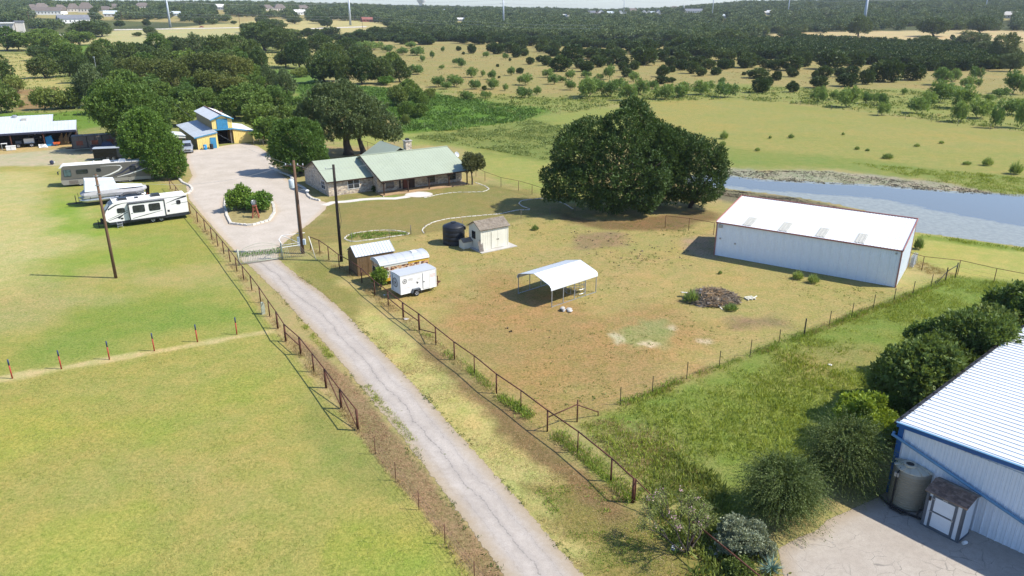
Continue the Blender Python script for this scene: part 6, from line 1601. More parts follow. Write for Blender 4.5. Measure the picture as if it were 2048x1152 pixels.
# ---------------------------------------------------------------- island with stone kerb, windmill
def kerb(name, label, pts_px, closed=True, w=.28, h=.2, seg=.55, m='stone_edge', cat='kerb'):
    pw = [P(x, y) for x, y in pts_px]
    if closed: pw.append(pw[0])
    o = pw[0]; t = thing(name, label, cat, o); rg = random.Random(len(pw))
    d = 0; 
    L = sum((b - a).length for a, b in zip(pw[:-1], pw[1:]))
    n = int(L / seg); 
    def at(s):
        for a, b in zip(pw[:-1], pw[1:]):
            l = (b - a).length
            if s <= l: return a.lerp(b, s / l)
            s -= l
        return pw[-1].copy()
    me = []
    for v in range(4):
        mb = MB(); j = lambda: rg.uniform(-.03, .03)
        l = seg * .47
        mb.add([(-l, -w / 2 + j(), -.05), (l, -w / 2 + j(), -.05), (l, w / 2 + j(), -.05), (-l, w / 2 + j(), -.05), (-l + .03, -w * .42 + j(), h + j()), (l - .03, -w * .42 + j(), h + j()), (l - .03, w * .42 + j(), h + j()), (-l + .03, w * .42 + j(), h + j())],
               [(0, 3, 2, 1), (4, 5, 6, 7), (0, 1, 5, 4), (1, 2, 6, 5), (2, 3, 7, 6), (3, 0, 4, 7)]); me.append(mb.mesh('stone', M[m]))
    for k in range(n):
        a, b = at(L * k / n), at(L * (k + 1) / n); c = (a + b) / 2 - o
        q = link('stone', me[k % 4], t); q.location = (c.x, c.y, 0); q.rotation_euler = (0, 0, math.atan2((b - a).y, (b - a).x) + rg.uniform(-.06, .06))
    return t
kerb('island_kerb', 'white stone kerb round the planted island in the forecourt', ISLAND, True, .35, .22, .6)
kerb('drive_kerb', 'stone kerb curling round the grass tongue by the fence', [(360, 352), (358, 358), (366, 366), (380, 372), (385, 378), (380, 386), (368, 390)], False, .35, .2, .6)
kerb('house_kerb', 'stone kerb at the house side of the forecourt', [(540, 334), (552, 341), (566, 347), (580, 352), (590, 362), (592, 370), (604, 374), (614, 382), (616, 392), (624, 398), (640, 402)], False, .35, .22, .6)
kerb('stone_edging', 'thin white stone edging curving across the front yard', [(848, 396), (864, 392), (879, 389), (898, 386), (918, 384.5), (940, 384.5), (963, 384), (974, 381), (978, 378), (970, 372), (958, 368), (950, 365)], False, .14, .06, .7, cat='edging')
kerb('stone_edging', 'white edging of the crescent bed by the yard fence', [(688, 478), (694, 471), (712, 466), (740, 462), (778, 460), (806, 463), (822, 468), (780, 474), (740, 480), (704, 484), (688, 478)], False, .14, .06, .7, cat='edging')
kerb('stone_edging', 'long white edging sweeping behind the black water tank', [(848, 467), (844, 460), (852, 452), (868, 444), (894, 438), (930, 434), (965, 431), (1000, 428), (1036, 420), (1060, 420)], False, .14, .06, .7, cat='edging')
kerb('stone_edging', 'curled white edging in the oak shade', [(1060, 418), (1044, 413), (1037, 406), (1044, 401), (1060, 399), (1095, 396), (1130, 408), (1146, 418)], False, .14, .06, .7, cat='edging')
kerb('stone_edging', 'stone edging from the porch corner to the walk', [(754, 384), (762, 389), (768, 394)], False, .14, .06, .6, cat='edging')
def island_soil():
    pl = PX(ISLAND); c = pl.mean(0); mb = MB(); n = len(pl)
    b = [(x, y, .06) for x, y in pl] + [(c[0] + (x - c[0]) * .5, c[1] + (y - c[1]) * .5, .22) for x, y in pl]
    mb.v = b
    for k in range(n): mb.f.append((k, (k + 1) % n, n + (k + 1) % n, n + k)); mb.m.append(0)
    mb.f.append(tuple(n + k for k in range(n))); mb.m.append(0)
    o = mb.build('island_soil', mat('dry island soil', (.27, .22, .09), .95, 0, .25, 2), None, True); kind(o, 'structure')
island_soil()
def windmill():
    t = thing('garden_windmill', 'small red wooden garden windmill on the forecourt island', 'windmill', tuple(P(512, 437)[:2]) + (.08,), R(15))
    h, s0, s1 = 1.55, .42, .16
    for sx in (-1, 1):
        for sy in (-1, 1): MB().bar((sx * s0, sy * s0, 0), (sx * s1, sy * s1, h), .11, .11).build('leg', M['wood_red'], t)
    for sy in (-1, 1):
        b = MB()
        for z0, z1 in ((.15, .8), (.8, 1.4)):
            f0, f1 = s0 + (s1 - s0) * z0 / h, s0 + (s1 - s0) * z1 / h
            b.bar((-f0, sy * f0, z0), (f1, sy * f1, z1), .07, .05); b.bar((f0, sy * f0, z0), (-f1, sy * f1, z1), .07, .05)
        b.build('cross_brace', M['wood_red'], t)
        b = MB()
        for z0, z1 in ((.15, .8), (.8, 1.4)):
            f0, f1 = s0 + (s1 - s0) * z0 / h, s0 + (s1 - s0) * z1 / h
            b.bar((sy * f0, -f0, z0), (sy * f1, f1, z1), .07, .05)
        b.build('cross_brace', M['wood_red'], t)
    MB().box(-.28, .28, -.28, .28, h, h + .08).build('platform', M['wood_red'], t)
    MB().tube([(0, 0, h), (0, 0, h + .5)], .04, 6).build('mast', M['galv'], t)
    hub = MB().tube([(0, -.18, h + .5), (0, .15, h + .5)], .06, 8).build('hub', M['galv'], t)
    bl = MB().add([(-.03, 0, .06), (.03, 0, .06), (.06, .06, .36), (-.06, -.06, .36)], [(0, 1, 2, 3), (3, 2, 1, 0)]).mesh('blade', M['galv'])
    for k in range(10):
        q = link('blade', bl, t); q.location = (0, -.18, h + .5); q.rotation_euler = (0, k * math.pi / 5, 0)
    MB().add([(0, .15, h + .48), (0, .15, h + .55), (0, .65, h + .68), (0, .65, h + .36)], [(0, 1, 2, 3)]).build('tail_vane', M['porcelain'], t)
windmill()

# ---------------------------------------------------------------- brush pile, pallet and bits
def brush_pile():
    t = thing('brush_pile', 'large heap of dead branches and broken boards in the paddock', 'brush pile', tuple(P(1425, 600)[:2]) + (0,))
    rg = random.Random(21); main = MB(); tan = MB()
    core = MB(); n = 20
    for i, (r_, z) in enumerate(((2.5, 0), (2.2, .28), (1.4, .65), (.5, .8))):
        for k in range(n):
            a = 2 * math.pi * k / n; j = rg.uniform(.85, 1.12); core.v.append((r_ * 1.0 * j * math.cos(a), r_ * .8 * j * math.sin(a), z * rg.uniform(.8, 1.15)))
    for i in range(3):
        for k in range(n): core.f.append((i * n + k, i * n + (k + 1) % n, (i + 1) * n + (k + 1) % n, (i + 1) * n + k)); core.m.append(0)
    core.f.append(tuple(3 * n + k for k in range(n))); core.m.append(0)
    core.build('debris_core', M['stick'], t)
    for k in range(1500):
        a = rg.uniform(0, 2 * math.pi); rr = 2.45 * math.sqrt(rg.random()); x, y = rr * math.cos(a), rr * .8 * math.sin(a)
        z = .08 + .8 * max(0, 1 - (rr / 2.5) ** 1.6) + rg.uniform(-.08, .22)
        L = rg.uniform(.3, 1.1); b = rg.uniform(0, 2 * math.pi); e = rg.uniform(-.35, .45)
        d = Vector((math.cos(b) * math.cos(e), math.sin(b) * math.cos(e), math.sin(e))) * L / 2
        c = Vector((x, y, max(z, .05))); w = rg.uniform(.012, .035)
        p, q = c - d, c + d; p.z = max(p.z, .02); q.z = max(q.z, .02)
        (tan if rg.random() < (.5 if abs(x) < .8 and y < .5 else .08) else main).tube([p, q], [w, w * .5], 3, cap=False)
    kind(main.build('branches', M['stick'], t), 'stuff'); kind(tan.build('splintered_wood', M['stick_tan'], t), 'stuff')
    for (x, y, z, l, w, rz, m) in ((-1.1, .2, .75, .9, .22, 1.2, 'galv'), (-.2, -1.5, .35, 1.5, .35, .2, 'wood_grey'), (1.0, -1.3, .35, 1.1, .1, -.7, 'stick_tan'), (-2.2, .9, .35, 1.0, .35, .1, 'frame_white'), (.2, -2.0, .06, .7, .1, -1.2, 'cream'), (-.4, .1, .85, .9, .08, -.6, 'stick_tan'), (1.9, -.5, .3, .6, .12, .4, 'frame_white')):
        mb = MB().box(-l / 2, l / 2, -w / 2, w / 2, 0, .04); o = mb.build('broken_board', M[m], t); o.location = (x, y, z); o.rotation_euler = (rg.uniform(-.25, .25), rg.uniform(-.3, .3), rz)
    p = thing('broken_pallet', 'broken pale wooden pallet lying right of the brush pile', 'pallet', tuple(P(1500, 598)[:2]) + (0,), R(18))
    for k in range(3): MB().bar((-.45, -.25 + k * .25, .14), (.35, -.25 + k * .25, .16), .1, .03).build('slat', M['cream'], p)
    for x in (-.4, 0, .35): MB().bar((x, -.35, .07), (x, .35, .07), .08, .1).build('runner', M['cream'], p)
    MB().bar((.3, -.1, .1), (.85, .2, .12), .1, .05).build('loose_board', M['cream'], p)
    cp = thing('livestock_panels', 'galvanised stock panels leaning at the right end of the white shed', 'panels', tuple(P(1829, 533)[:2]) + (0,), R(50))
    for k in range(3):
        f = MB()
        for z in np.linspace(.15, 1.25, 6): f.tube([(-.9, k * .15, z * .9), (.9, k * .15 + .1, z * .9 + .1)], .022, 5)
        for x in (-.9, -.3, .3, .9): f.tube([(x, k * .15, .1), (x, k * .15 + .08, 1.25)], .022, 5)
        f.build('panel', M['galv'], cp)
    for i, (x, y, lab, s_) in enumerate(((1352, 1098, 'flat white rock under the shrub beside the rusty post', .3), (1428, 1106, 'larger grey flat slab by the grey sage shrub', .45), (1330, 1062, 'small grey stone under the flowering tree', .22), (1660, 731, 'white lump of litter in the lush grass', .16), (769, 591, 'two small white rocks on the verge grass', .12), (812, 639, 'pale flat stone at the foot of a paddock post', .25))):
        t_ = thing('flat_rock', lab, 'rock', tuple(P(x, y)[:2]) + (.03,)); rg2 = random.Random(i + 40)
        rock(t_, 'rock', (0, 0, .03), s_, rg2, 'frame_white' if i in (0, 3, 4) else 'rock', .35)
        if i == 4: rock(t_, 'rock', (.28, .05, .03), s_ * .8, rg2, 'frame_white', .5)
brush_pile()
# ---------------------------------------------------------------- foliage
def cards(name, pos, dirs, length, width, tint, m, seed=0):
    rg = np.random.default_rng(seed); n = len(pos)
    d = dirs / np.maximum(np.linalg.norm(dirs, axis=1, keepdims=True), 1e-9)
    s = np.cross(d, rg.normal(size=(n, 3))); s /= np.maximum(np.linalg.norm(s, axis=1, keepdims=True), 1e-9)
    l = length[:, None]; w = width[:, None]
    v = np.empty((n, 4, 3))
    v[:, 0] = pos; v[:, 1] = pos + d * l * .5 + s * w; v[:, 2] = pos + d * l; v[:, 3] = pos + d * l * .5 - s * w
    me = bpy.data.meshes.new(name)
    me.vertices.add(n * 4); me.vertices.foreach_set('co', v.ravel().astype(np.float32))
    me.loops.add(n * 4); me.loops.foreach_set('vertex_index', np.arange(n * 4, dtype=np.int32))
    me.polygons.add(n); me.polygons.foreach_set('loop_start', (np.arange(n) * 4).astype(np.int32))
    me.update(calc_edges=True)
    a = me.attributes.new('tint', 'FLOAT', 'POINT'); a.data.foreach_set('value', np.repeat(np.clip(tint, 0, 1), 4).astype(np.float32))
    me.materials.append(m); return me
def crown(name, lobes, n, size, m, seed=0, shell=.16, interior=.18, up=.25, out=.7, aspect=.22, zmin=0.05, jag=.12, tuft=8):
    """leaf cards spread through the shells of overlapping lobes (cx, cy, cz, rx, ry, rz)"""
    rg = np.random.default_rng(seed); L = np.array(lobes, float)
    area = (L[:, 3] * L[:, 4] + L[:, 3] * L[:, 5] + L[:, 4] * L[:, 5]); pr = area / area.sum()
    k = rg.choice(len(L), size=int(n * (1.9 if tuft < 2 else 2.6 / tuft)) + 40, p=pr)
    u = rg.normal(size=(len(k), 3)); u /= np.linalg.norm(u, axis=1, keepdims=True)
    # bumpy radius so that the outline is uneven
    ph = rg.uniform(0, 6.28, size=(len(L), 6))
    bump = (np.sin(u[:, 0] * 5 + ph[k, 0]) * np.sin(u[:, 1] * 5 + ph[k, 1]) + np.sin(u[:, 2] * 6 + ph[k, 2]) * np.sin(u[:, 0] * 9 + ph[k, 3]) * .7) * jag
    r = 1 + bump - np.abs(rg.normal(size=len(k))) * shell
    inn = rg.random(len(k)) < interior; r[inn] = rg.uniform(.3, .9, inn.sum())
    pos = L[k, :3] + u * L[k, 3:] * r[:, None]
    up_ = u; T = max(1, tuft); kk = k
    ok = pos[:, 2] > zmin
    for i in range(len(L)):                               # thin out what lies deep inside another lobe
        q = (pos - L[i, :3]) / L[i, 3:]; ins = ((q * q).sum(1) < .55) & (k != i)
        ok &= ~(ins & (rg.random(len(k)) < .8))
    m_ = max(1, n // T); pos, u, k = pos[ok][:m_], u[ok][:m_], k[ok][:m_]
    tt = rg.random(len(pos)); td = u * out + rg.normal(size=(len(pos), 3)) * .35 + np.array([0, 0, up])
    pos, u, k, tt, td = (np.repeat(q, T, 0) for q in (pos, u, k, tt, td)); nn = len(pos)
    pos = pos + rg.normal(size=(nn, 3)) * size * (.38 if T > 1 else 0)
    pos[:, 2] = np.maximum(pos[:, 2], zmin)
    dirs = td + rg.normal(size=(nn, 3)) * .5
    ln = size * rg.uniform(.6, 1.5, nn); wd = ln * aspect * rg.uniform(.7, 1.3, nn)
    lt = rg.uniform(0, 1, len(L))
    cl = vnoise(pos[:, 0] + pos[:, 2] * .7, pos[:, 1] - pos[:, 2] * .6, size * 5, seed)
    tint = .2 * lt[k] + .25 * cl + .35 * tt + .20 * rg.random(nn)
    return cards(name, pos, dirs, ln, wd, tint, m, seed + 1)
def dome(w, h, z0, n, seed, sub=.42, flat=.85, core=.72):
    """lobes filling a crown of width w between z0 and h"""
    rg = np.random.default_rng(seed); cz = (z0 + h) / 2; rz = (h - z0) / 2; r = w / 2
    out = [(0, 0, cz, r * core, r * core, rz * core)]
    for i in range(n):
        a = 2 * math.pi * (i + rg.uniform(-.3, .3)) / n * (1.618 * 2); el = rg.uniform(-.55, 1.0)
        q = math.sqrt(max(0, 1 - el * el * .9)); s = sub * rg.uniform(.75, 1.2)
        out.append((r * (1 - s) * q * math.cos(a), r * (1 - s) * q * math.sin(a), cz + rz * (1 - s) * el, r * s, r * s, rz * s * flat * 1.2))
    return out
def sublobes(lob, per, f, seed):
    rg = np.random.default_rng(seed); out = list(lob)
    for (x, y, z, a, b, c) in lob:
        for _ in range(per):
            u = rg.normal(size=3); u /= np.linalg.norm(u); u[2] = abs(u[2]) if rg.random() < .6 else u[2]; s = f * rg.uniform(.65, 1.25)
            out.append((x + u[0] * a * .88, y + u[1] * b * .88, z + u[2] * c * .88, a * s, b * s, c * s))
    return out
def trunk(name, h, r, seed, limbs=5, spread=1.5, m='bark', stems=1, lean=.15, hl=None, wob=.12):
    rg = random.Random(seed); mb = MB(); hl = hl or h * .45
    for s in range(stems):
        a0 = rg.uniform(0, 6.28); off = 0 if stems == 1 else r * 1.2
        base = Vector((math.cos(a0) * off, math.sin(a0) * off, -.1)); top = Vector((math.cos(a0) * lean * h * (2 if stems > 1 else 1), math.sin(a0) * lean * h * (2 if stems > 1 else 1), hl))
        mid = base.lerp(top, .5) + Vector((rg.uniform(-wob, wob) * h * .3, rg.uniform(-wob, wob) * h * .3, 0))
        rr = r / (stems ** .5)
        mb.tube([base, base + Vector((0, 0, .25 * rr / .2)), mid, top], [rr * 1.5, rr * 1.05, rr * .85, rr * .65], 8)
        for k in range(limbs):
            a = a0 + 2 * math.pi * (k + rg.uniform(-.3, .3)) / limbs; L = spread * rg.uniform(.7, 1.1)
            s0 = mid.lerp(top, rg.uniform(.5, 1)); e = Vector((top.x + math.cos(a) * L, top.y + math.sin(a) * L, hl + (h - hl) * rg.uniform(.35, .75)))
            k1 = s0.lerp(e, .5) + Vector((0, 0, rg.uniform(0, .1) * h))
            mb.tube([s0, k1, e], [rr * .5, rr * .32, rr * .1], 6)
    return mb.mesh(name, M[m], True)

F_ = {}
F_['oak'] = leafmat('live oak leaves', (0.038, 0.071, 0.016), (0.119, 0.170, 0.041), .25, .2)
F_['oakg'] = leafmat('grey green leaves', (0.058, 0.090, 0.033), (0.157, 0.204, 0.073), .25, .2)
F_['elm'] = leafmat('mid green leaves', (0.058, 0.112, 0.019), (0.171, 0.256, 0.050), .28, .22)
F_['brown'] = leafmat('olive brown topped leaves', (0.067, 0.101, 0.020), (0.189, 0.204, 0.050), .26, .2)
F_['bright'] = leafmat('bright green leaves', (.075, .150, .020), (.215, .335, .055), .3, .15)
F_['bush'] = leafmat('green shrub leaves', (0.080, 0.122, 0.025), (0.210, 0.265, 0.065), .28, .25)
F_['juniper'] = leafmat('dark juniper sprays', (0.027, 0.051, 0.011), (0.084, 0.132, 0.027), .22, .25)
F_['mesq'] = leafmat('light mesquite leaves', (.095, .165, .036), (.215, .32, .085), .32, .2)
F_['cedar'] = leafmat('feathery cedar sprays', (.042, .070, .018), (.155, .205, .056), .22, .1)
F_['sage'] = leafmat('grey sage leaves', (.17, .20, .12), (.42, .45, .31), .2, .1)
F_['willow'] = leafmat('narrow willow leaves', (0.116, 0.163, 0.044), (0.319, 0.367, 0.125), .3, .1)
F_['bloom'] = leafmat('pink blossom', (.50, .28, .36), (.72, .50, .58), .3, .1)
F_['grass'] = leafmat('green grass blades', (0.145, 0.204, 0.027), (0.348, 0.422, 0.075), .3, .0)
F_['straw'] = leafmat('dry straw blades', (.25, .19, .075), (.50, .41, .20), .25, .0)
F_['lawn'] = leafmat('short lawn blades', (.20, .21, .05), (.42, .41, .13), .25, .0)
F_['crop'] = leafmat('low crop leaves', (.13, .175, .04), (.31, .34, .105), .25, .0)

PROTO = {}
def proto(kind, w, h, crowns, trunks): PROTO[kind] = (w, h, crowns, trunks)
def mk(kind, m, w, h, z0, n, size, lob, asp, tr, var=3, **kw):
    cs, ts = [], []
    for v in range(var):
        cs.append(crown('crown', sublobes(dome(w, h, z0, lob, hash_(kind) + v * 7, kw.get('sub', .42), core=kw.get('core', .72)), 2, .45, v), n, size, F_[m], hash_(kind) + v, kw.get('shell', .16), kw.get('interior', .18), kw.get('up', .25), kw.get('out', .7), asp, kw.get('zmin', .05), kw.get('jag', .12)))
        ts.append(trunk('trunk', h, tr[0], v + 3, tr[1], w * .3, stems=tr[2], hl=tr[3]))
    proto(kind, w, h, cs, ts)
def hash_(s): return sum(ord(c) * (i + 3) for i, c in enumerate(s)) % 1000
mk('oak', 'oak', 9.0, 7.0, .1, 9000, .38, 11, .26, (.28, 5, 1, 2.4))
mk('oakg', 'oakg', 7.5, 7.5, .2, 8000, .36, 9, .22, (.24, 5, 1, 2.4))
mk('elm', 'elm', 8.0, 8.0, .0, 9000, .38, 10, .26, (.25, 5, 1, 2.8))
mk('brown', 'brown', 8.5, 8.5, .1, 9000, .36, 11, .26, (.25, 5, 1, 3))
mk('bright', 'bright', 5.0, 4.2, .2, 3200, .40, 9, .28, (.14, 5, 2, 1.4))
mk('bush', 'bush', 5.0, 4.0, .0, 3000, .42, 9, .22, (.12, 5, 3, 1.2))
mk('juniper', 'juniper', 4.0, 3.6, -.3, 3600, .36, 8, .22, (.12, 4, 1, .9), shell=.12, up=.55, interior=.1, core=.8, sub=.38)
mk('mesq', 'mesq', 5.0, 4.0, -.1, 2400, .42, 10, .18, (.10, 5, 3, 1.2), shell=.25, interior=.25, core=.55, sub=.34, jag=.22)
WEEDM = leafmat('weed leaves', (.14, .20, .05), (.32, .42, .13), .3, .2)
def weed_mesh(seed):
    rg = np.random.default_rng(seed); n = 420; a = rg.uniform(0, 6.28, n); q = np.sqrt(rg.random(n))
    pos = np.column_stack([np.cos(a) * q * .45, np.sin(a) * q * .45, rg.uniform(0, .45, n) * (1.2 - q)]); d = np.column_stack([np.cos(a) * q * .8, np.sin(a) * q * .8, np.full(n, .9)]) + rg.normal(size=(n, 3)) * .35
    return cards('foliage', pos, d, rg.uniform(.25, .6, n), rg.uniform(.015, .04, n), rg.random(n), WEEDM, seed)
proto('weed', 1.6, 1.0, [weed_mesh(k) for k in (1, 2, 3)], None)
PLANTS = []
def depth(p): return p.y * CP - (p.z - CAM_H) * SP
def plant(kind, px, py, wpx, hpx, label=None, cat=None, area=None, phrase=None, small=False):
    w0, h0, cs, ts = PROTO[kind]
    g = G(px, py); dz = depth(g); f_ = {'juniper': 1.2, 'mesq': 1.1, 'elm': 1.12, 'brown': 1.12, 'oak': 1.08, 'oakg': 1.08}.get(kind, 1.0); W = wpx * dz / FPX * f_; H = hpx * dz / FPX * 1.02 * (f_ * .5 + .5)
    if kind in ('juniper', 'bush', 'bright', 'mesq'):
        g = g + Vector((g.x, g.y, 0)).normalized() * W * .28
    g.z = tz1(g.x, g.y)
    v = rnd.randrange(len(cs))
    o = bpy.data.objects.new({'juniper': 'juniper_bush', 'mesq': 'mesquite_tree', 'bush': 'shrub', 'bright': 'shrub', 'oak': 'oak_tree', 'oakg': 'oak_tree', 'elm': 'elm_tree', 'brown': 'elm_tree', 'weed': 'weed'}[kind], None)
    COL.objects.link(o); o.location = g
    c = link('crown', cs[v], o); c.rotation_euler = (0, 0, rnd.uniform(0, 6.28)); c.scale = (W / w0, W / w0, H / h0)
    if ts is None: c.name = 'foliage'
    else: t = link('trunk', ts[v], o); t.scale = (W / w0, W / w0, H / h0); t.rotation_euler = (0, 0, rnd.uniform(0, 6.28))
    o['category'] = cat or {'juniper': 'juniper', 'mesq': 'mesquite', 'bush': 'shrub', 'bright': 'shrub'}.get(kind, 'tree')
    PLANTS.append((o, label, phrase, area, px, py)); return o

# cedars on the tan field, measured in three enlarged views of the photograph
JUN = [(1160, [(640,415,230,150),(430,415,120,80),(200,435,110,100),(60,480,120,90),(300,415,90,70),(445,470,95,75),(555,460,95,75),(475,535,100,75),(845,535,105,105),(935,485,65,55),(835,605,120,65),(935,590,70,45),(1145,500,110,105),(1240,525,95,75),(1390,515,90,70),(1310,455,120,90),(1455,440,100,80),(1690,445,95,95),(1805,410,110,80),(1895,445,110,75),(1990,465,120,90),(1815,550,190,85),(1840,700,155,125),(1920,625,90,80),(2010,570,80,80),(1680,515,40,30),(1480,370,190,110),(1010,300,180,140),(1200,310,170,150),(850,380,110,100),(330,300,110,90),(180,235,90,60),(280,330,80,65),(110,355,170,100),(430,240,120,80),(560,300,160,110),(700,290,150,120),(690,220,120,60),(1300,350,80,70),(1200,430,150,90),(1040,465,110,90),(930,430,100,90),(1660,360,110,90),(1050,380,150,100),(160,410,100,80)]),
       (1400, [(1275,545,135,105),(1175,545,65,65),(1430,535,100,80),(1540,530,130,90),(1690,610,130,120),(1830,580,190,180),(1960,590,170,190),(1510,635,180,110),(945,690,100,95),(945,535,100,75),(930,470,200,130),(1075,430,110,120),(1330,460,270,160),(1560,450,180,140),(1220,650,150,100),(820,330,150,100),(1150,330,170,100),(700,350,110,90),(1640,400,170,120)]),
       (1648, [(890,570,200,150),(660,410,110,90),(810,410,100,80),(985,440,90,80),(1090,470,140,100),(1240,470,140,100),(1430,470,130,110),(1955,195,50,45),(1330,200,50,60),(1310,150,40,40)]),
       (800, [(735,295,80,80),(600,265,50,40),(650,305,25,25),(1000,300,110,90),(940,280,90,70),(960,220,50,40),(1130,290,150,90),(1190,335,80,75),(1275,320,80,60),(1330,405,75,60),(1430,380,70,55),(1500,415,100,85),(1645,480,190,140),(1760,370,200,140),(1840,445,110,80),(1910,480,110,90),(960,165,110,80),(650,190,130,90),(800,200,170,110),(1110,205,80,60),(1250,230,90,70),(1340,215,130,80),(1480,225,110,90),(1540,175,50,45),(1595,260,100,80),(1590,310,70,50),(1510,290,90,65),(1650,210,90,70),(1230,500,65,50),(865,670,45,40),(1000,430,30,25),(1125,370,25,25),(1015,545,24,20),(270,200,150,70),(130,150,200,80),(430,170,110,80),(1080,160,110,70),(1780,200,120,80),(1900,230,120,80)]),
       (500, [(700,125,110,70),(840,125,160,80),(1010,165,110,70),(1130,170,170,100),(1290,120,150,80),(1480,120,160,90),(1650,130,150,90),(1800,205,170,80),(1560,200,90,60),(590,120,120,70)])]
def jarea(x, y):
    col = 'above the bright hollow' if x < 960 else ('above the crop patch' if x < 1130 else ('behind the big oak' if x < 1330 else ('above the hayfield corner' if x < 1560 else ('above the fence thickets' if x < 1760 else 'at the far right'))))
    row = 'in front row' if y > 148 else ('in second row' if y > 128 else ('in third row' if y > 108 else 'in back row'))
    return row + ' ' + col
for ox, lst in JUN:
    for cx, by, w, h in lst:
        x, y = ox + cx / 5.12, 50 + by / 5.12
        plant('juniper', x, y, w / 5.12, h / 5.12, area=jarea(x, y), phrase=('small ' if w < 75 else ('broad ' if w > 150 else 'round ')) + 'dark juniper')
JP = GX([(960, 92), (1330, 98), (1430, 114), (1620, 126), (1560, 142), (1300, 136), (1130, 120), (980, 104)])
rq = np.random.default_rng(50); JQ = []
while len(JQ) < 22:
    q = rq.uniform(JP.min(0), JP.max(0)); v = Vector((q[0], q[1], 0))
    if sdf(q[None], JP)[0] < 0 and all((v - Vector(w)).length > 6 for w in JQ): JQ.append(v)
for v in JQ:
    dz = v.y * CP + CAM_H * SP; x, y = 1024 + FPX * v.x / dz, 576 - FPX * (v.y * SP - CAM_H * CP) / dz; w = rq.uniform(14, 28) * 380 / dz
    plant('juniper', x, y, w, w * rq.uniform(.65, .85), area=jarea(x, y), phrase='dark juniper')
MES = [(1160, [(300,560,110,130),(205,560,75,60),(545,585,110,95),(70,760,180,200),(300,740,180,170),(480,780,170,170),(620,720,150,150),(860,770,190,160),(1040,745,200,150),(1245,720,190,130),(1320,670,110,85),(1495,745,200,150),(1450,620,70,80),(60,540,100,60),(180,680,160,120),(400,660,120,100),(740,660,110,90)]),
       (1400, [(1510,850,220,210),(1690,810,110,110),(1250,790,110,120),(1220,720,110,90),(1860,830,100,130),(1370,770,80,90),(1780,800,110,90),(1160,760,60,60)]),
       (1648, [(1190,620,190,180),(1340,580,110,130),(1470,660,140,120),(1580,640,70,80),(1550,560,120,130),(1180,800,220,200),(1400,860,240,210),(1290,760,220,140),(960,910,200,150),(1060,850,160,150),(1380,1000,170,190),(1580,960,240,180),(1750,1060,110,220),(1900,925,240,160),(1810,740,160,90),(1930,710,200,210),(2030,720,80,160),(2010,1060,150,250),(1690,790,110,80),(815,715,60,60),(600,930,120,120)]),
       (800, [(330,345,50,70),(185,315,130,80),(625,435,90,95),(740,540,120,95),(945,560,85,85),(1140,520,80,80),(1285,620,150,105),(1405,720,85,80),(1270,750,150,110),(1520,540,110,80),(1570,610,110,90),(1650,590,90,60),(1745,560,100,85),(400,640,150,100),(560,640,170,110),(480,660,120,70),(770,660,120,95),(950,660,130,100),(1080,675,60,65),(680,780,130,90),(880,750,100,70),(1930,740,200,190),(1740,670,110,90),(170,510,140,100),(430,455,60,40),(1080,350,60,60),(570,400,60,50),(880,330,70,50),(440,280,40,50),(230,380,60,60),(850,530,50,60)]),
       (500, [(1260,260,200,90),(1560,310,120,70),(1700,310,120,70),(1650,240,110,60),(1420,280,130,70),(1100,250,150,70)])]
def marea(x, y):
    if x > 1560: col = 'behind the right hayfield fence' if y > 200 else 'on the far right slope'
    elif x > 1330: col = 'at the hayfield corner'
    elif x > 1130: col = 'beyond the big oak top'
    elif x > 930: col = 'above the crop patch'
    else: col = 'above the bright hollow'
    return ('low ' if y > 170 else ('midway ' if y > 140 else 'high ')) + col
for ox, lst in MES:
    for cx, by, w, h in lst:
        x, y = ox + cx / 5.12, 50 + by / 5.12
        plant('mesq', x, y, w / 5.12, h / 5.12, area=marea(x, y), phrase=('small ' if w < 90 else ('spreading ' if w > 170 else 'airy ')) + 'light green mesquite')
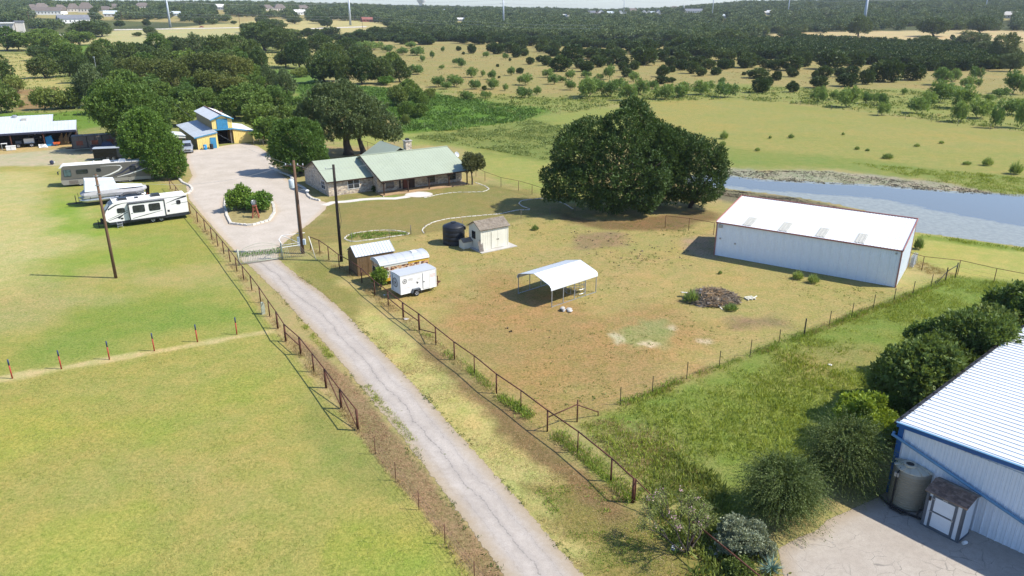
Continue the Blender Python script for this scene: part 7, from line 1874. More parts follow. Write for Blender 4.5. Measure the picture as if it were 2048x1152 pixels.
# trees of the left half
ML = [(-6,173,70,58,'oak'),(33,186,34,34,'bush'),(10,228,62,60,'bush'),(42,215,16,13,'bush'),(92,156,58,39,'oak'),(84,121,48,28,'oak'),(60,102,52,36,'elm'),(92,94,54,32,'elm'),(112,106,46,34,'elm'),(136,130,54,44,'elm'),(140,153,46,36,'oak'),(14,102,54,42,'elm'),(38,100,36,30,'elm'),
(175,75,66,30,'oak'),(160,91,54,26,'elm'),(205,73,46,24,'oak'),(88,221,38,44,'bush'),(118,220,52,38,'bush'),(148,218,48,40,'bush'),
(170,166,42,52,'oak'),(200,152,54,54,'oak'),(232,162,48,46,'oak'),(212,124,52,40,'elm'),(250,130,62,42,'oak'),(285,124,58,36,'oak'),(318,120,52,46,'elm'),(345,114,52,38,'oak'),(375,122,46,46,'oakg'),(400,120,46,48,'oakg'),(440,127,58,52,'oak'),(470,122,62,48,'oak'),(500,142,58,58,'oak'),(520,152,42,48,'oak'),
(192,214,62,78,'oakg'),(218,228,60,62,'elm'),(262,174,56,54,'brown'),(290,185,66,64,'brown'),(318,180,58,56,'brown'),(350,188,62,64,'brown'),(385,176,66,60,'brown'),(415,182,66,68,'brown'),(450,174,66,62,'brown'),(480,182,60,62,'brown'),(430,208,72,62,'brown'),(470,213,68,58,'brown'),(248,196,56,50,'elm'),
(300,208,62,52,'elm'),(340,218,58,48,'elm'),(262,225,72,72,'elm'),(375,222,52,50,'elm'),(395,204,52,46,'elm'),(420,216,48,36,'elm'),(470,236,62,54,'elm'),(500,228,58,56,'elm'),(505,203,50,52,'elm'),(540,195,36,58,'oakg'),(575,205,42,62,'oakg'),(555,230,62,52,'elm'),(522,262,60,52,'elm'),(562,268,62,48,'bush'),(532,288,52,44,'bright'),(600,245,46,46,'elm'),
(600,137,56,50,'oak'),(572,134,42,32,'oak'),(650,167,66,60,'oak'),(672,162,52,52,'oak'),(692,169,52,48,'oak'),(725,169,56,50,'oak'),(762,167,52,48,'oak'),(800,164,42,40,'oak'),(640,113,62,38,'oak'),(690,116,52,38,'oak'),(665,137,62,46,'oak'),(722,133,56,38,'oak'),(780,143,44,34,'elm'),(772,171,34,16,'bright'),
(530,101,82,46,'oak'),(562,105,62,42,'oak'),(508,92,52,38,'oak'),(592,104,48,32,'oak'),(822,202,46,38,'elm'),(842,216,36,34,'elm'),(812,238,30,32,'elm'),(838,236,36,26,'elm'),(796,214,40,40,'bush'),(860,198,24,20,'bush'),(812,252,18,22,'bush'),(600,155,40,18,'bush'),
(285,155,60,44,'elm'),(330,150,60,44,'oak'),(370,148,60,44,'elm'),(420,146,60,44,'oak'),(465,148,60,46,'elm'),(300,240,60,50,'elm'),(335,248,56,50,'elm'),(370,252,50,44,'elm'),(395,232,56,50,'elm'),(445,205,60,50,'brown'),(495,178,54,50,'elm'),(545,285,50,46,'elm'),(585,262,50,48,'elm'),(515,240,60,54,'elm'),(480,222,50,44,'elm'),(220,185,52,50,'oak'),(190,185,48,46,'oak'),(240,205,54,48,'elm'),
(1716,73,47,35,'oak'),(1867,73,60,35,'oak'),(1960,67,50,31,'oak'),(1940,100,62,34,'oakg'),(2005,128,50,53,'oakg'),(2019,143,40,36,'oakg'),(1970,118,50,36,'oakg'),(1850,95,52,20,'oak'),(1455,90,60,26,'oak'),(1580,78,44,16,'oak'),(1350,86,50,24,'oak'),(1400,80,44,24,'oak'),(655,55,24,16,'oak'),(648,50,22,14,'oak'),(780,55,28,16,'oak'),(400,50,24,12,'oak'),(295,53,16,13,'oak'),(240,54,20,12,'oak'),(300,70,26,14,'oak'),(468,49,12,7,'oak'),(425,49,20,9,'oak'),(310,76,30,10,'bush'),(275,73,18,8,'bush'),(500,66,40,18,'oak'),(545,60,54,20,'oak'),(590,48,30,14,'oak'),(640,47,34,16,'oak'),(525,50,30,16,'oak'),(580,72,60,12,'bush')]
def tarea(x, y):
    if x > 1300: return 'at the edge of the far woods'
    if x > 785: return 'in the bright green hollow'
    if x > 590 and y > 100: return 'in the clump above the hollow'
    if x > 495 and y < 110: return 'on the far side of the hay strip'
    if y < 80: return 'by the far road at left'
    if x < 70 and y > 165: return 'at the left edge below the tan field'
    if y > 210 and x < 160: return 'behind the machinery shed'
    if x < 160: return 'round the tan field at far left'
    if y < 150: return 'at the back of the grove'
    if y < 200: return 'mid grove behind the barn'
    return 'in the grove beside the barn'
TP_ = {'oak': 'dark oak', 'oakg': 'grey green oak', 'elm': 'mid green elm', 'brown': 'olive brown topped elm', 'bush': 'green shrub', 'bright': 'bright green shrub'}
for x, y, w, h, k in ML: plant(k, x, y, w, h, area=tarea(x, y), phrase=TP_[k])
# single weeds and small shrubs
WE = [(1582,276,14,12,'mesq'),(1445,292,16,14,'mesq'),(1714,299,12,9,'mesq'),(1735,302,10,7,'bush'),(1775,317,26,14,'mesq'),(1834,293,14,8,'bush'),(1883,287,12,8,'bush'),(1974,331,24,22,'mesq'),(2030,348,30,36,'mesq'),(1540,277,8,9,'mesq'),(1686,270,7,8,'mesq'),(1515,302,12,10,'mesq'),(1448,278,20,22,'mesq'),(1933,329,20,10,'bush'),(1595,558,26,24,'bush'),(1626,566,26,26,'mesq'),(1836,498,22,34,'bush'),(1070,460,18,14,'mesq'),(1384,604,40,34,'bush'),(1462,620,34,18,'bush'),(1440,548,10,10,'bush')]
WL = ['pale weed at the left of the hayfield bank','weed by the oak at the hayfield edge','small weed on the middle hayfield','low weed right of the middle hayfield','broad weed above the pond','low weed on the right hayfield','tiny weed near the right hayfield cattle spots','tall weed at the right end of the pond bank','tall shrub at the right edge above the pond','tiny weed in the upper hayfield','tiny weed in the hayfield centre','thin weed above the grey pond bank','slim weed beside the big oak top','low green weed right of the pond bank','dense weed at the foot of the white shed wall, the left of two','airy weed at the foot of the white shed wall, the right of two','tall weed behind the right end of the white shed','lone weed in the paddock below the oak','weeds on the left flank of the brush pile','weeds on the right flank of the brush pile','small weed at the left corner of the white shed']
for (x, y, w, h, k), lb in zip(WE, WL): plant('weed', x, y, w, h, label=lb, cat='weed').name = 'weed'
for (x, y, w, h), lb in zip([(480, 424, 52, 48), (522, 427, 52, 38), (500, 422, 58, 34)], ['tall shrub at the left end of the forecourt island', 'rounded hedge shrub at the right of the forecourt island', 'low hedge shrub in the middle of the forecourt island']):
    plant('bright', x, y, w, h, label=lb)

ORDS = ['leftmost', 'second from left', 'third from left', 'fourth from left', 'fifth from left', 'sixth from left', 'seventh from left', 'eighth from left', 'ninth from left', 'tenth from left', 'eleventh from left', 'twelfth from left', 'thirteenth from left', 'fourteenth from left', 'fifteenth from left', 'sixteenth from left', 'seventeenth from left', 'eighteenth from left', 'nineteenth from left', 'twentieth from left', 'twenty-first from left', 'twenty-second from left', 'twenty-third from left', 'twenty-fourth from left']
by = {}
for o, lb, ph, ar, x, y in PLANTS:
    if lb: o['label'] = lb
    else: by.setdefault((ph, ar), []).append((x, o))
for (ph, ar), l in by.items():
    l.sort(key=lambda q: q[0])
    for i, (x, o) in enumerate(l):
        o['label'] = ph + ' ' + ar if len(l) == 1 else ph + ' ' + ar + ', ' + (ORDS[i] if i < len(l) - 1 else 'rightmost')
        if len(l) > 2: o['group'] = ph.split(' ', 1)[-1] + 's ' + ar if ph.split()[0] in ('small', 'broad', 'round', 'airy', 'spreading') else ph + 's ' + ar

# ---------------------------------------------------------------- trees and shrubs near enough to be themselves
def hero(name, label, base, crown_me, trunk_me, cat='tree'):
    t = thing(name, label, cat, base)
    link('crown', crown_me, t)
    if trunk_me: link('trunk', trunk_me, t)
    return t
OAKD = leafmat('deep live oak leaves', (.030, .060, .014), (.104, .160, .037), .2, .0)
b = P(1235, 428) + Vector((0, 3.0, 0))
lob = [(0, 0, 6.2, 6.6, 5.6, 4.6), (1.4, 0, 10.6, 3.7, 3.6, 3.3), (2.2, .3, 13.0, 1.9, 1.9, 2.0), (-5.4, 0, 7.9, 3.8, 4.2, 3.6), (5.8, .3, 9.2, 2.6, 2.8, 2.4), (-3.2, .5, 9.8, 3.2, 3.4, 2.8), (-7.2, -1.5, 4.3, 2.9, 3.2, 2.7), (-4.2, -3.6, 4.0, 3.2, 3.0, 2.8), (.2, -4.4, 4.6, 3.8, 3.0, 3.4), (3.6, -3.4, 5.4, 3.4, 3.2, 3.6), (5.6, 0, 7.2, 3.2, 3.8, 3.8), (4.4, .6, 9.6, 2.8, 3, 2.8), (-9.0, -2.0, 2.6, 1.3, 1.4, 1.1), (-.5, -2.6, 7.8, 3.4, 3, 2.8), (-2.0, -4.6, 2.4, 2.2, 2, 1.5), (3.2, -4.6, 2.6, 2.4, 2, 1.6)]
hero('oak_tree', 'huge dark live oak with the highest crown, standing left of the white shed', b, crown('crown', sublobes([tuple(q * .95 for q in l) for l in lob + [(6.6, .6, 6.6, 2.8, 3.0, 4.0), (6.0, .4, 9.0, 2.4, 2.6, 2.6)]], 5, .36, 5), 110000, .28, OAKD, 5, .14, .12, .35, .75, .2, .6, .13), trunk('trunk', 9, .55, 4, 6, 4.5, stems=3, hl=3.2))
b = P(1384, 422) + Vector((0, 2.2, 0))
lob = [(-3.0, .4, 5.6, 3.0, 2.8, 4.2), (-3.4, -2.2, 4.4, 2.6, 2.2, 3.0), (-2.8, -1.4, 7.0, 2.2, 2.2, 2.0), (-3.6, -.4, 8.0, 2.2, 2.4, 2.2), (0, 0, 4.8, 3.9, 3.8, 4.0), (-1.0, 0, 7.6, 2.6, 2.6, 2.2), (1.5, 0, 6.7, 2.4, 2.6, 2.4), (2.7, -.3, 4.6, 1.9, 2.4, 3.0), (-1.6, -1.6, 4.6, 2.8, 2.6, 3.0), (1.2, -2.0, 3.4, 2.6, 2.2, 2.4)]
hero('oak_tree', 'rounded dark oak joined to the right side of the huge live oak', b, crown('crown', sublobes(lob, 5, .38, 9), 50000, .28, OAKD, 9, .13, .12, .4, .75, .2, .3, .12), trunk('trunk', 7, .4, 6, 5, 2.5, stems=2, hl=2.4))
b = P(336, 358) + Vector((0, 1.5, 0))
lob = [(-3.2, 0, 6.2, 3.4, 3.4, 3.0), (-3.5, 1, 8.1, 2.6, 2.8, 2.1), (-.1, -.6, 3.6, 2.4, 2.6, 2.6), (1.3, -1.4, 2.0, 1.8, 1.8, 1.7), (-5.1, -.2, 5.4, 1.9, 2.2, 1.9), (-.8, -2.0, 2.6, 2.0, 2.0, 2.2), (-1.6, 0, 4.8, 2.7, 2.8, 2.6)]
hero('elm_tree', 'bright green spreading tree between the motorhome and the forecourt', b, crown('crown', sublobes(lob, 5, .38, 12), 42000, .29, leafmat('fresh green leaves', (.055, .122, .018), (.165, .285, .05), .28, .0), 12, .15, .12, .4, .75, .22, .1, .14), trunk('trunk', 7, .3, 2, 5, 2.5, hl=2.2))
b = P(262, 302) + Vector((0, 2, 0))
hero('elm_tree', 'large mid green tree behind the stock trailer and bright tree', b, crown('crown', sublobes(dome(14.5, 12.5, .3, 15, 31, .36), 4, .42, 31), 42000, .35, F_['elm'], 14, .15, .12, .3, .7, .24), trunk('trunk', 10, .4, 5, 6, 3.5, hl=3.5))
b = P(594, 352) + Vector((0, 2.2, 0))
lob = [(0, 0, 4.3, 3.7, 3.6, 3.5), (-1.5, 0, 6.2, 2.5, 2.6, 2.2), (1.6, .3, 5.6, 2.5, 2.6, 2.4), (-2.4, -.8, 3.4, 2.2, 2.3, 2.3), (2.6, -.8, 3.2, 2.1, 2.2, 2.2), (.2, -2.0, 3.2, 2.6, 2.2, 2.4), (.3, 0, 7.3, 1.8, 1.8, 1.4)]
hero('elm_tree', 'dense round green tree at the drive corner of the ranch house', b, crown('crown', sublobes(lob, 5, .38, 15), 50000, .26, leafmat('dense green leaves', (.044, .100, .016), (.130, .235, .045), .25, .0), 15, .14, .12, .4, .75, .22, .5, .12), trunk('trunk', 6, .28, 7, 5, 2.2, hl=1.8))
b = P(697, 309)
lob = [(0, 0, 7.2, 6.0, 5.5, 4.0), (-3.5, 0, 8.6, 4.0, 4.2, 3.2), (3.6, 0, 7.2, 4.2, 4.2, 3.2), (0, 0, 10.3, 3.4, 3.6, 2.4), (6.4, -.5, 5.4, 3.0, 3.2, 2.4), (-6.0, -.5, 6.6, 2.8, 3.2, 2.8), (8.6, -.6, 3.8, 1.6, 1.8, 1.2), (1.8, -3.5, 5.6, 3.4, 2.6, 2.2), (-2.6, -3.4, 5.4, 3.2, 2.6, 2.2)]
t = hero('oak_tree', 'wide grey green oak with two thick trunks behind the ranch house', b, crown('crown', sublobes(lob, 5, .38, 18), 60000, .32, F_['oakg'], 18, .16, .12, .2, .7, .22, 1.5, .15), trunk('trunk', 9, .75, 9, 6, 4.5, hl=4.0, lean=.02))
q = link('trunk', trunk('trunk', 8, .5, 11, 5, 3.5, hl=3.6, lean=.12), t); q.location = (2.6, .6, 0)
b = P(944.6, 369)
hero('ornamental_tree', 'small round dark tree with a bare trunk at the porch end', b, crown('crown', sublobes(dome(3.9, 4.9, 1.7, 10, 41, .36), 3, .4, 4), 12000, .19, leafmat('plum green leaves', (0.065, 0.082, 0.027), (0.181, 0.190, 0.069), .2, .0), 20, .16, .15, .3, .75, .24, .5, .14), trunk('trunk', 3.6, .12, 12, 5, 1.0, hl=1.9, lean=.03))
# lower right: shrubs round the concrete pad
def shrub(name, label, px, py, w, h, n, size, m, seed, asp=.2, lob=10, z0=-.2, sub=.4, trk=True, **kw):
    b_ = P(px, py)
    hero(name, label, b_, crown('crown', sublobes(dome(w, h, z0, lob, seed, sub), 4, .42, seed), int(n * 1.3), size * .85, F_[m] if isinstance(m, str) else m, seed, kw.get('shell', .2), kw.get('interior', .15), kw.get('up', .25), kw.get('out', .9), asp, .03, kw.get('jag', .16)), trunk('trunk', h * .8, .07, seed, 5, w * .3, stems=3, hl=h * .35) if trk else None, 'shrub')
shrub('shrub', 'bright yellow green shrub behind the feathery cedars', 1712, 888, 3.6, 3.6, 16000, .17, leafmat('lime green leaves', (0.116, 0.204, 0.022), (0.319, 0.449, 0.062), .35, 0), 55, .32, 10)
EAV = leafmat('hedge leaves', (.062, .108, .024), (.17, .245, .062), .3, .1)
shrub('shrub', 'leafy shrub filling the row between cedar and eave', 1785, 812, 3.8, 4.0, 10000, .22, 'bush', 83, .26, 10)
shrub('shrub', 'loose green shrub on the grass side of the eave row', 1852, 758, 4.4, 4.2, 10000, .24, EAV, 85, .26, 10)
shrub('shrub', 'outermost loose green shrub of the eave row', 1950, 716, 4.6, 4.4, 10000, .24, EAV, 87, .26, 10)
shrub('shrub', 'broad leaved tree shrub at the near eave of the white building', 1826, 840, 6.0, 5.6, 22000, .26, EAV, 57, .30, 12)
shrub('shrub', 'large green shrub halfway along the white building eave', 1925, 776, 6.6, 5.6, 22000, .27, EAV, 59, .24, 12)
shrub('shrub', 'tall shrub at the right edge beyond the white building roof', 2036, 722, 6.6, 6.0, 20000, .28, EAV, 61, .28, 11)
shrub('shrub', 'low green shrub filling the gap behind the bright shrub', 1775, 868, 3.2, 2.6, 9000, .2, 'elm', 63, .28, 9)
shrub('shrub', 'green shrub between the two larger eave shrubs', 1876, 806, 5.0, 4.8, 14000, .24, 'bush', 65, .26, 10)
shrub('shrub', 'green shrub against the eave further along', 1984, 752, 5.6, 5.4, 14000, .26, 'bush', 67, .26, 10)
shrub('sage_shrub', 'grey leaved sage shrub at the lower end of the rusty fence', 1478, 1098, 2.7, 1.7, 15000, .085, 'sage', 71, .38, 12, -.2, .38, up=.5)
shrub('sage_shrub', 'small pale sage shrub at the pad edge by the yucca', 1528, 1112, 1.1, .95, 4000, .08, 'sage', 73, .38, 8, -.1, .42, up=.5)
shrub('shrub', 'small dark shrub under the grey sage beside the fence', 1478, 1150, 1.3, .8, 4000, .1, 'bush', 75, .3, 8, -.1)
shrub('shrub', 'green sapling growing through the fence by the food trailer', 762, 578, 1.5, 2.2, 3200, .2, 'bright', 77, .16, 8, .2, .38, shell=.3)
def feathery(w, h, nb, seed, m, leaf=.085, per=19, droop=.5, up=.9):
    rg = np.random.default_rng(seed); P0, D0, L0 = [], [], []
    a = rg.uniform(0, 6.28, nb); q = rg.random(nb) ** .5; z0 = h * (.08 + .62 * rg.random(nb))
    el = rg.uniform(-.15, 1.1, nb) * up; L = (.30 + .30 * rg.random(nb)) * np.where(el > .7, h * .75, w * .85)
    env = np.sqrt(np.clip(1 - (z0 / h - .35) ** 2 * 1.6, .05, 1))
    st = np.column_stack([np.cos(a) * q * w * .22 * env, np.sin(a) * q * w * .22 * env, z0])
    d = np.column_stack([np.cos(a) * np.cos(el), np.sin(a) * np.cos(el), np.sin(el)])
    t = np.linspace(.25, 1, per)[None, :, None]
    pts = st[:, None] + d[:, None] * t * L[:, None, None] + np.array([0, 0, -1]) * (t ** 2.2) * (L * droop * rg.uniform(.3, 1.2, nb))[:, None, None]
    tan = d[:, None] - np.array([0, 0, 1]) * (t ** 1.2) * droop * 1.6
    pts = pts.reshape(-1, 3); tan = tan.reshape(-1, 3); n = len(pts)
    ok = pts[:, 2] > .14; tt = np.repeat(rg.random(nb), per)
    dirs = tan + rg.normal(size=(n, 3)) * .6
    tint = .5 * tt + .3 * np.tile(np.linspace(0, 1, per), nb) + .2 * rg.random(n)
    ln = leaf * rg.uniform(.7, 1.5, n)
    return cards('arching_sprays', pts[ok], dirs[ok], ln[ok], ln[ok] * .17, tint[ok], m, seed)
def fshrub(name, label, px, py, w, h, nb, m, seed, **kw):
    t = hero(name, label, P(px, py), crown('crown', sublobes(dome(w * .72, h * .86, -.3, 9, seed), 3, .45, seed), 13000, .15, m, seed, .25, .2, .3, .9, .16, .02, .16),  trunk('trunk', h * .8, .07, seed, 5, w * .3, stems=3, hl=h * .35), 'shrub')
    link('arching_sprays', feathery(w, h, nb, seed, m, **kw), t)
def yucca():
    t = thing('yucca', 'pale blue green yucca rosette at the lower edge of the pad', 'yucca', P(1542, 1143))
    rg = random.Random(9); m = mat('yucca leaves', (.17, .27, .22), .5, 0, .15, 3)
    for k in range(110):
        a, e = rg.uniform(0, 6.28), math.asin(rg.uniform(.0, 1)); L = rg.uniform(.55, .8)
        d = Vector((math.cos(a) * math.cos(e), math.sin(a) * math.cos(e), math.sin(e))); s_ = d.cross(Vector((rg.uniform(-1, 1), rg.uniform(-1, 1), .4))).normalized() * .018
        c = Vector((0, 0, .15)); mb = MB(); mb.add([c + d * .08 - s_, c + d * .08 + s_, c + d * L * .6 + s_ * .8, c + d * L, c + d * L * .6 - s_ * .8], [(0, 1, 2, 3, 4)])
        mb.build('leaf', m, t)
    MB().lathe([(.1, 0), (.1, .2)], 8).build('stem', M['bark'], t)
yucca()
fshrub('cedar_shrub', 'dark feathery cedar at the left corner of the concrete pad', 1556, 1032, 4.4, 3.9, 1900, F_['cedar'], 51)
fshrub('cedar_shrub', 'taller feathery cedar leaning over beside the tan rain tank', 1682, 962, 4.6, 4.6, 1900, F_['cedar'], 53)
def flowering_tree():
    b_ = P(1376, 1108); t = thing('flowering_tree', 'thin airy tree with pink blossom leaning over the rusty fence', 'tree', b_)
    rg = random.Random(14); mb = MB(); tips = []
    def br(p, d, L, r, lv):
        q = p + d * L; mid = p + d * L * .5 + Vector((rg.uniform(-.1, .1), rg.uniform(-.1, .1), rg.uniform(-.03, .1))) * L
        mb.tube([p, mid, q], [r, r * .8, r * .6], 5, cap=False)
        if lv == 0: tips.append((p, q)); return
        if lv < 3: tips.append((mid, q))
        for k in range(3 if lv > 1 else 4):
            e = (d + Vector((rg.uniform(-1, 1), rg.uniform(-1, 1), rg.uniform(-.25, .55))) * .62).normalized(); br(q, e, L * rg.uniform(.6, .85), r * .58, lv - 1)
    for d, L in ((Vector((-.45, .2, .85)), 1.25), (Vector((.3, .25, .9)), 1.1), (Vector((-.85, .3, .5)), 1.1), (Vector((.6, .5, .6)), 1.0), (Vector((-.1, -.1, 1)), 1.2)):
        br(Vector((0, 0, 0)), d.normalized(), L, .055, 3)
    mb.build('trunk', M['bark'], t)
    rgn = np.random.default_rng(4); pos = []
    for p, q in tips:
        for s_ in np.linspace(.2, 1.15, 9): pos.append(tuple(p.lerp(q, s_)))
    pos = np.repeat(np.array(pos), 3, 0) + rgn.normal(size=(len(pos) * 3, 3)) * .09
    keep = rgn.random(len(pos)) < .55; pos = pos[keep]; n = len(pos)
    link('crown', cards('crown', pos, rgn.normal(size=(n, 3)) + [0, 0, -.2], rgn.uniform(.08, .17, n), rgn.uniform(.010, .022, n), rgn.random(n), F_['willow'], 3), t)
    ctr = np.array([tuple(q) for p, q in tips]); ctr = ctr[ctr[:, 2] > np.quantile(ctr[:, 2], .3)]; ctr = ctr[rgn.choice(len(ctr), 26)]
    pos = np.repeat(ctr, 10, 0) + rgn.normal(size=(260, 3)) * .07
    link('blossom', cards('blossom', pos, rgn.normal(size=(260, 3)), np.full(260, .06), np.full(260, .03), rgn.random(260), F_['bloom'], 5), t)
flowering_tree()
# flower bed behind the gate
rgn = np.random.default_rng(8)
def bed(parent, name, m, n, sx, sy, hz, size, seed):
    r = np.random.default_rng(seed); pos = np.column_stack([r.uniform(-sx, sx, n), r.uniform(-sy, sy, n) , r.uniform(0, hz, n)])
    link(name, cards(name, pos, r.normal(size=(n, 3)) + [0, 0, .6], r.uniform(.5, 1.2, n) * size, r.uniform(.2, .35, n) * size, r.random(n), m, seed), parent)
FB.rotation_euler = (0, 0, R(20)); bed(FB, 'foliage', F_['bright'], 700, 2.4, .6, .3, .2, 3); bed(FB, 'blossom', F_['bloom'], 60, 1.2, .35, .5, .12, 5)
# shrub foundation plants by the house wall
shrub('shrub', 'small dark shrub in the corner of the two house wings', 750, 383, 1.0, .8, 900, .14, 'oak', 81, .3, 6, -.1, trk=False)
# fallen dark stumps in the oak shade
# ---------------------------------------------------------------- ground cover
def tufts(name, polys, n, h0, h1, blades, m, seed, width=.10, spread=.6, noise_scale=None, cut=.45, world=False, avoid=None, lean=.5):
    rg = np.random.default_rng(seed); out = []
    pls = [np.array(p) if world else GX(p) for p in polys]
    ar = np.array([abs(sum(p[i][0] * p[(i + 1) % len(p)][1] - p[(i + 1) % len(p)][0] * p[i][1] for i in range(len(p)))) for p in pls])
    for pl, a in zip(pls, ar / ar.sum()):
        k = int(n * a); lo, hi = pl.min(0), pl.max(0); got = np.empty((0, 2))
        for _ in range(12):
            q = rg.uniform(lo, hi, (k * 3 + 10, 2)); ok = sdf(q, pl) < 0
            if noise_scale: ok &= fbm(q[:, 0], q[:, 1], noise_scale, seed) + rg.normal(size=len(q)) * .08 > cut
            got = np.concatenate([got, q[ok]])
            if len(got) >= k: break
        out.append(got[:k])
    c = np.concatenate(out); k = len(c)
    z = tz(c[:, 0], c[:, 1]); hh = rg.uniform(h0, h1, k) * (.6 + .8 * vnoise(c[:, 0], c[:, 1], 3.0, seed))
    base = np.repeat(np.column_stack([c, z]), blades, 0); H = np.repeat(hh, blades); nb = len(base)
    base[:, :2] += rg.normal(size=(nb, 2)) * (H * spread * .5)[:, None]
    d = np.column_stack([rg.normal(size=(nb, 2)) * lean, np.ones(nb)])
    tint = np.repeat(rg.random(k), blades) * .5 + rg.random(nb) * .5
    me = cards(name, base, d, H * rg.uniform(.7, 1.2, nb), H * width * rg.uniform(.7, 1.3, nb), tint, m, seed)
    o = link(name, me); kind(o, 'stuff'); return o
LUSH = [(1160, 852), (1195, 834), (1905, 552), (2300, 605), (2300, 740), (1900, 780), (1700, 900), (1560, 1010), (1440, 1030), (1290, 985)]
tufts('lush_grass', [LUSH], 12500, .10, .34, 5, F_['grass'], 1, .07, .9, 3.0, .46)
tufts('dung_clods', [[(1140, 462), (1245, 462), (1340, 520), (1240, 540), (1150, 500)], [(1010, 655), (1100, 655), (1120, 680), (1000, 680)], [(1300, 480), (1400, 480), (1380, 540), (1280, 530)]], 130, .05, .12, 6, leafmat('dark dung', (.045, .035, .025), (.10, .075, .05), 0, 0), 31, .5, 1.4, lean=1.8)
tufts('rank_weeds', [[(1275, 960), (1330, 900), (1440, 960), (1500, 1090), (1560, 1152), (1400, 1160), (1330, 1090)]], 1500, .15, .5, 6, F_['bush'], 30, .09, .8, 1.2, .42)
tufts('dry_grass_tufts', [[(1150, 850), (1230, 835), (1330, 860), (1420, 960), (1350, 990), (1262, 955)], [(1836, 520), (1910, 548), (1880, 560), (1830, 535)]], 2200, .06, .2, 5, F_['straw'], 2, .08, .9, 2.0, .45)
def along(px_pts, w, side=0.0):
    p = [P(*q) for q in px_pts]; L = []; Rr = []
    for i, q in enumerate(p):
        d = (p[min(i + 1, len(p) - 1)] - p[max(i - 1, 0)]); n = Vector((-d.y, d.x, 0)).normalized()
        L.append(tuple((q + n * (w + side))[:2])); Rr.append(tuple((q + n * (-w + side))[:2]))
    return L + Rr[::-1]
tufts('drive_edge_grass', [along([(730, 772), (770, 815), (800, 852), (838, 905)], .28), along([(608, 652), (640, 690), (662, 716)], .25)], 420, .10, .22, 7, F_['grass'], 32, .08, 1.0, 1.2, .40, True, lean=.7)
tufts('fence_line_weeds', [along(LF, .3), along(LF[14:] + LF2[1:], .2)], 2600, .10, .30, 5, F_['straw'], 3, .06, .7, 1.5, .42, True)
tufts('fence_line_grass', [along(RF[9:], .35), along([(1095, 862), (1155, 907), (1221, 963), (1265, 1005)], .55, .35), along(TP, .3)], 3200, .12, .42, 5, F_['grass'], 4, .06, .8, 2.0, .46, True)
tufts('fence_line_straw', [along(RF, .45), along(TP, .45)], 2500, .08, .3, 5, F_['straw'], 5, .06, .8, 2.0, .45, True)
tufts('paddock_tufts', [[(660, 505), (830, 475), (1150, 430), (1430, 445), (1430, 515), (1780, 580), (1880, 560), (1195, 835), (1095, 862), (860, 672), (740, 592)]], 9000, .03, .10, 4, F_['straw'], 6, .16, 1.4, 2.5, .45, lean=1.0)
tufts('paddock_weeds', [[(660, 505), (830, 475), (1150, 430), (1430, 445), (1430, 515), (1780, 580), (1880, 560), (1195, 835), (1095, 862), (860, 672), (740, 592)]], 1500, .05, .16, 6, F_['bush'], 7, .16, 1.2, 5.0, .58, lean=.9)
tufts('lawn_blades', [[(-40, 770), (0, 764), (550, 664), (640, 752), (712, 870), (950, 1165), (1000, 1240), (-40, 1240)]], 18000, .03, .075, 3, F_['lawn'], 8, .16, 1.8, 1.2, .40, lean=1.1)
tufts('lawn_weeds', [[(-40, 770), (550, 664), (712, 870), (950, 1165), (-40, 1240)], [(-30, 480), (400, 470), (545, 650), (0, 750), (-30, 755)]], 1500, .03, .07, 5, F_['grass'], 9, .2, 1.6, 3.0, .52, lean=1.1)
tufts('verge_blades', [[(575, 540), (650, 600), (860, 715), (1095, 905), (1262, 1030), (1390, 1152), (1420, 1230), (1230, 1230), (1170, 1152), (1000, 955), (750, 688), (640, 575)]], 11000, .03, .09, 3, F_['straw'], 10, .14, 1.6, 1.5, .42, lean=1.1)
tufts('verge_weeds', [[(1060, 975), (1180, 965), (1300, 1040), (1400, 1140), (1420, 1200), (1230, 1200), (1150, 1090)]], 900, .05, .16, 5, F_['grass'], 11, .14, 1.2, 2.0, .50)
tufts('brown_stubble', [[(560, 660), (640, 712), (735, 805), (1000, 1152), (1050, 1230), (1010, 1230), (950, 1152), (716, 872), (640, 756)]], 4500, .03, .09, 3, leafmat('brown stubble', (.16, .085, .045), (.33, .20, .11), .1, 0), 12, .14, 1.6, lean=1.1)
tufts('road_edge_weeds', [along(ROAD_L[1:-1], .28, .15), along(ROAD_R[2:-1], .22, .1)], 1300, .05, .15, 6, F_['bush'], 13, .14, 1.2, 2.5, .56, True, lean=.9)
tufts('low_crop', [[(850, 268), (940, 258), (1060, 241), (1120, 252), (1125, 310), (1090, 320), (980, 300), (900, 287), (830, 276)]], 4500, .15, .36, 5, F_['crop'], 14, .24, 1.2, 5.0, .47, lean=.8)
tufts('hollow_herbs', [[(595, 167), (640, 165), (800, 180), (860, 188), (1000, 208), (1085, 219), (1060, 240), (900, 262), (805, 266), (790, 235), (605, 204)]], 9000, .3, .75, 5, leafmat('bright hollow herbs', (.06, .115, .018), (.15, .25, .045), .3, 0), 15, .2, 1.2, 4.0, .40, lean=.7)
tufts('field_tufts', [[(640, 95), (1100, 86), (1560, 86), (2200, 94), (2200, 260), (2048, 262), (1560, 205), (1260, 206), (1060, 236), (880, 182), (800, 165)]], 9000, .2, .5, 4, F_['straw'], 16, .2, 1.4, 7.0, .45, lean=.9)
tufts('field_weeds', [[(860, 182), (1100, 194), (1450, 172), (1750, 180), (2200, 202), (2200, 270), (2048, 264), (1560, 205), (1440, 199), (1260, 206), (1060, 240)]], 5000, .25, .7, 5, F_['bush'], 17, .2, 1.2, 6.0, .46, lean=.8)
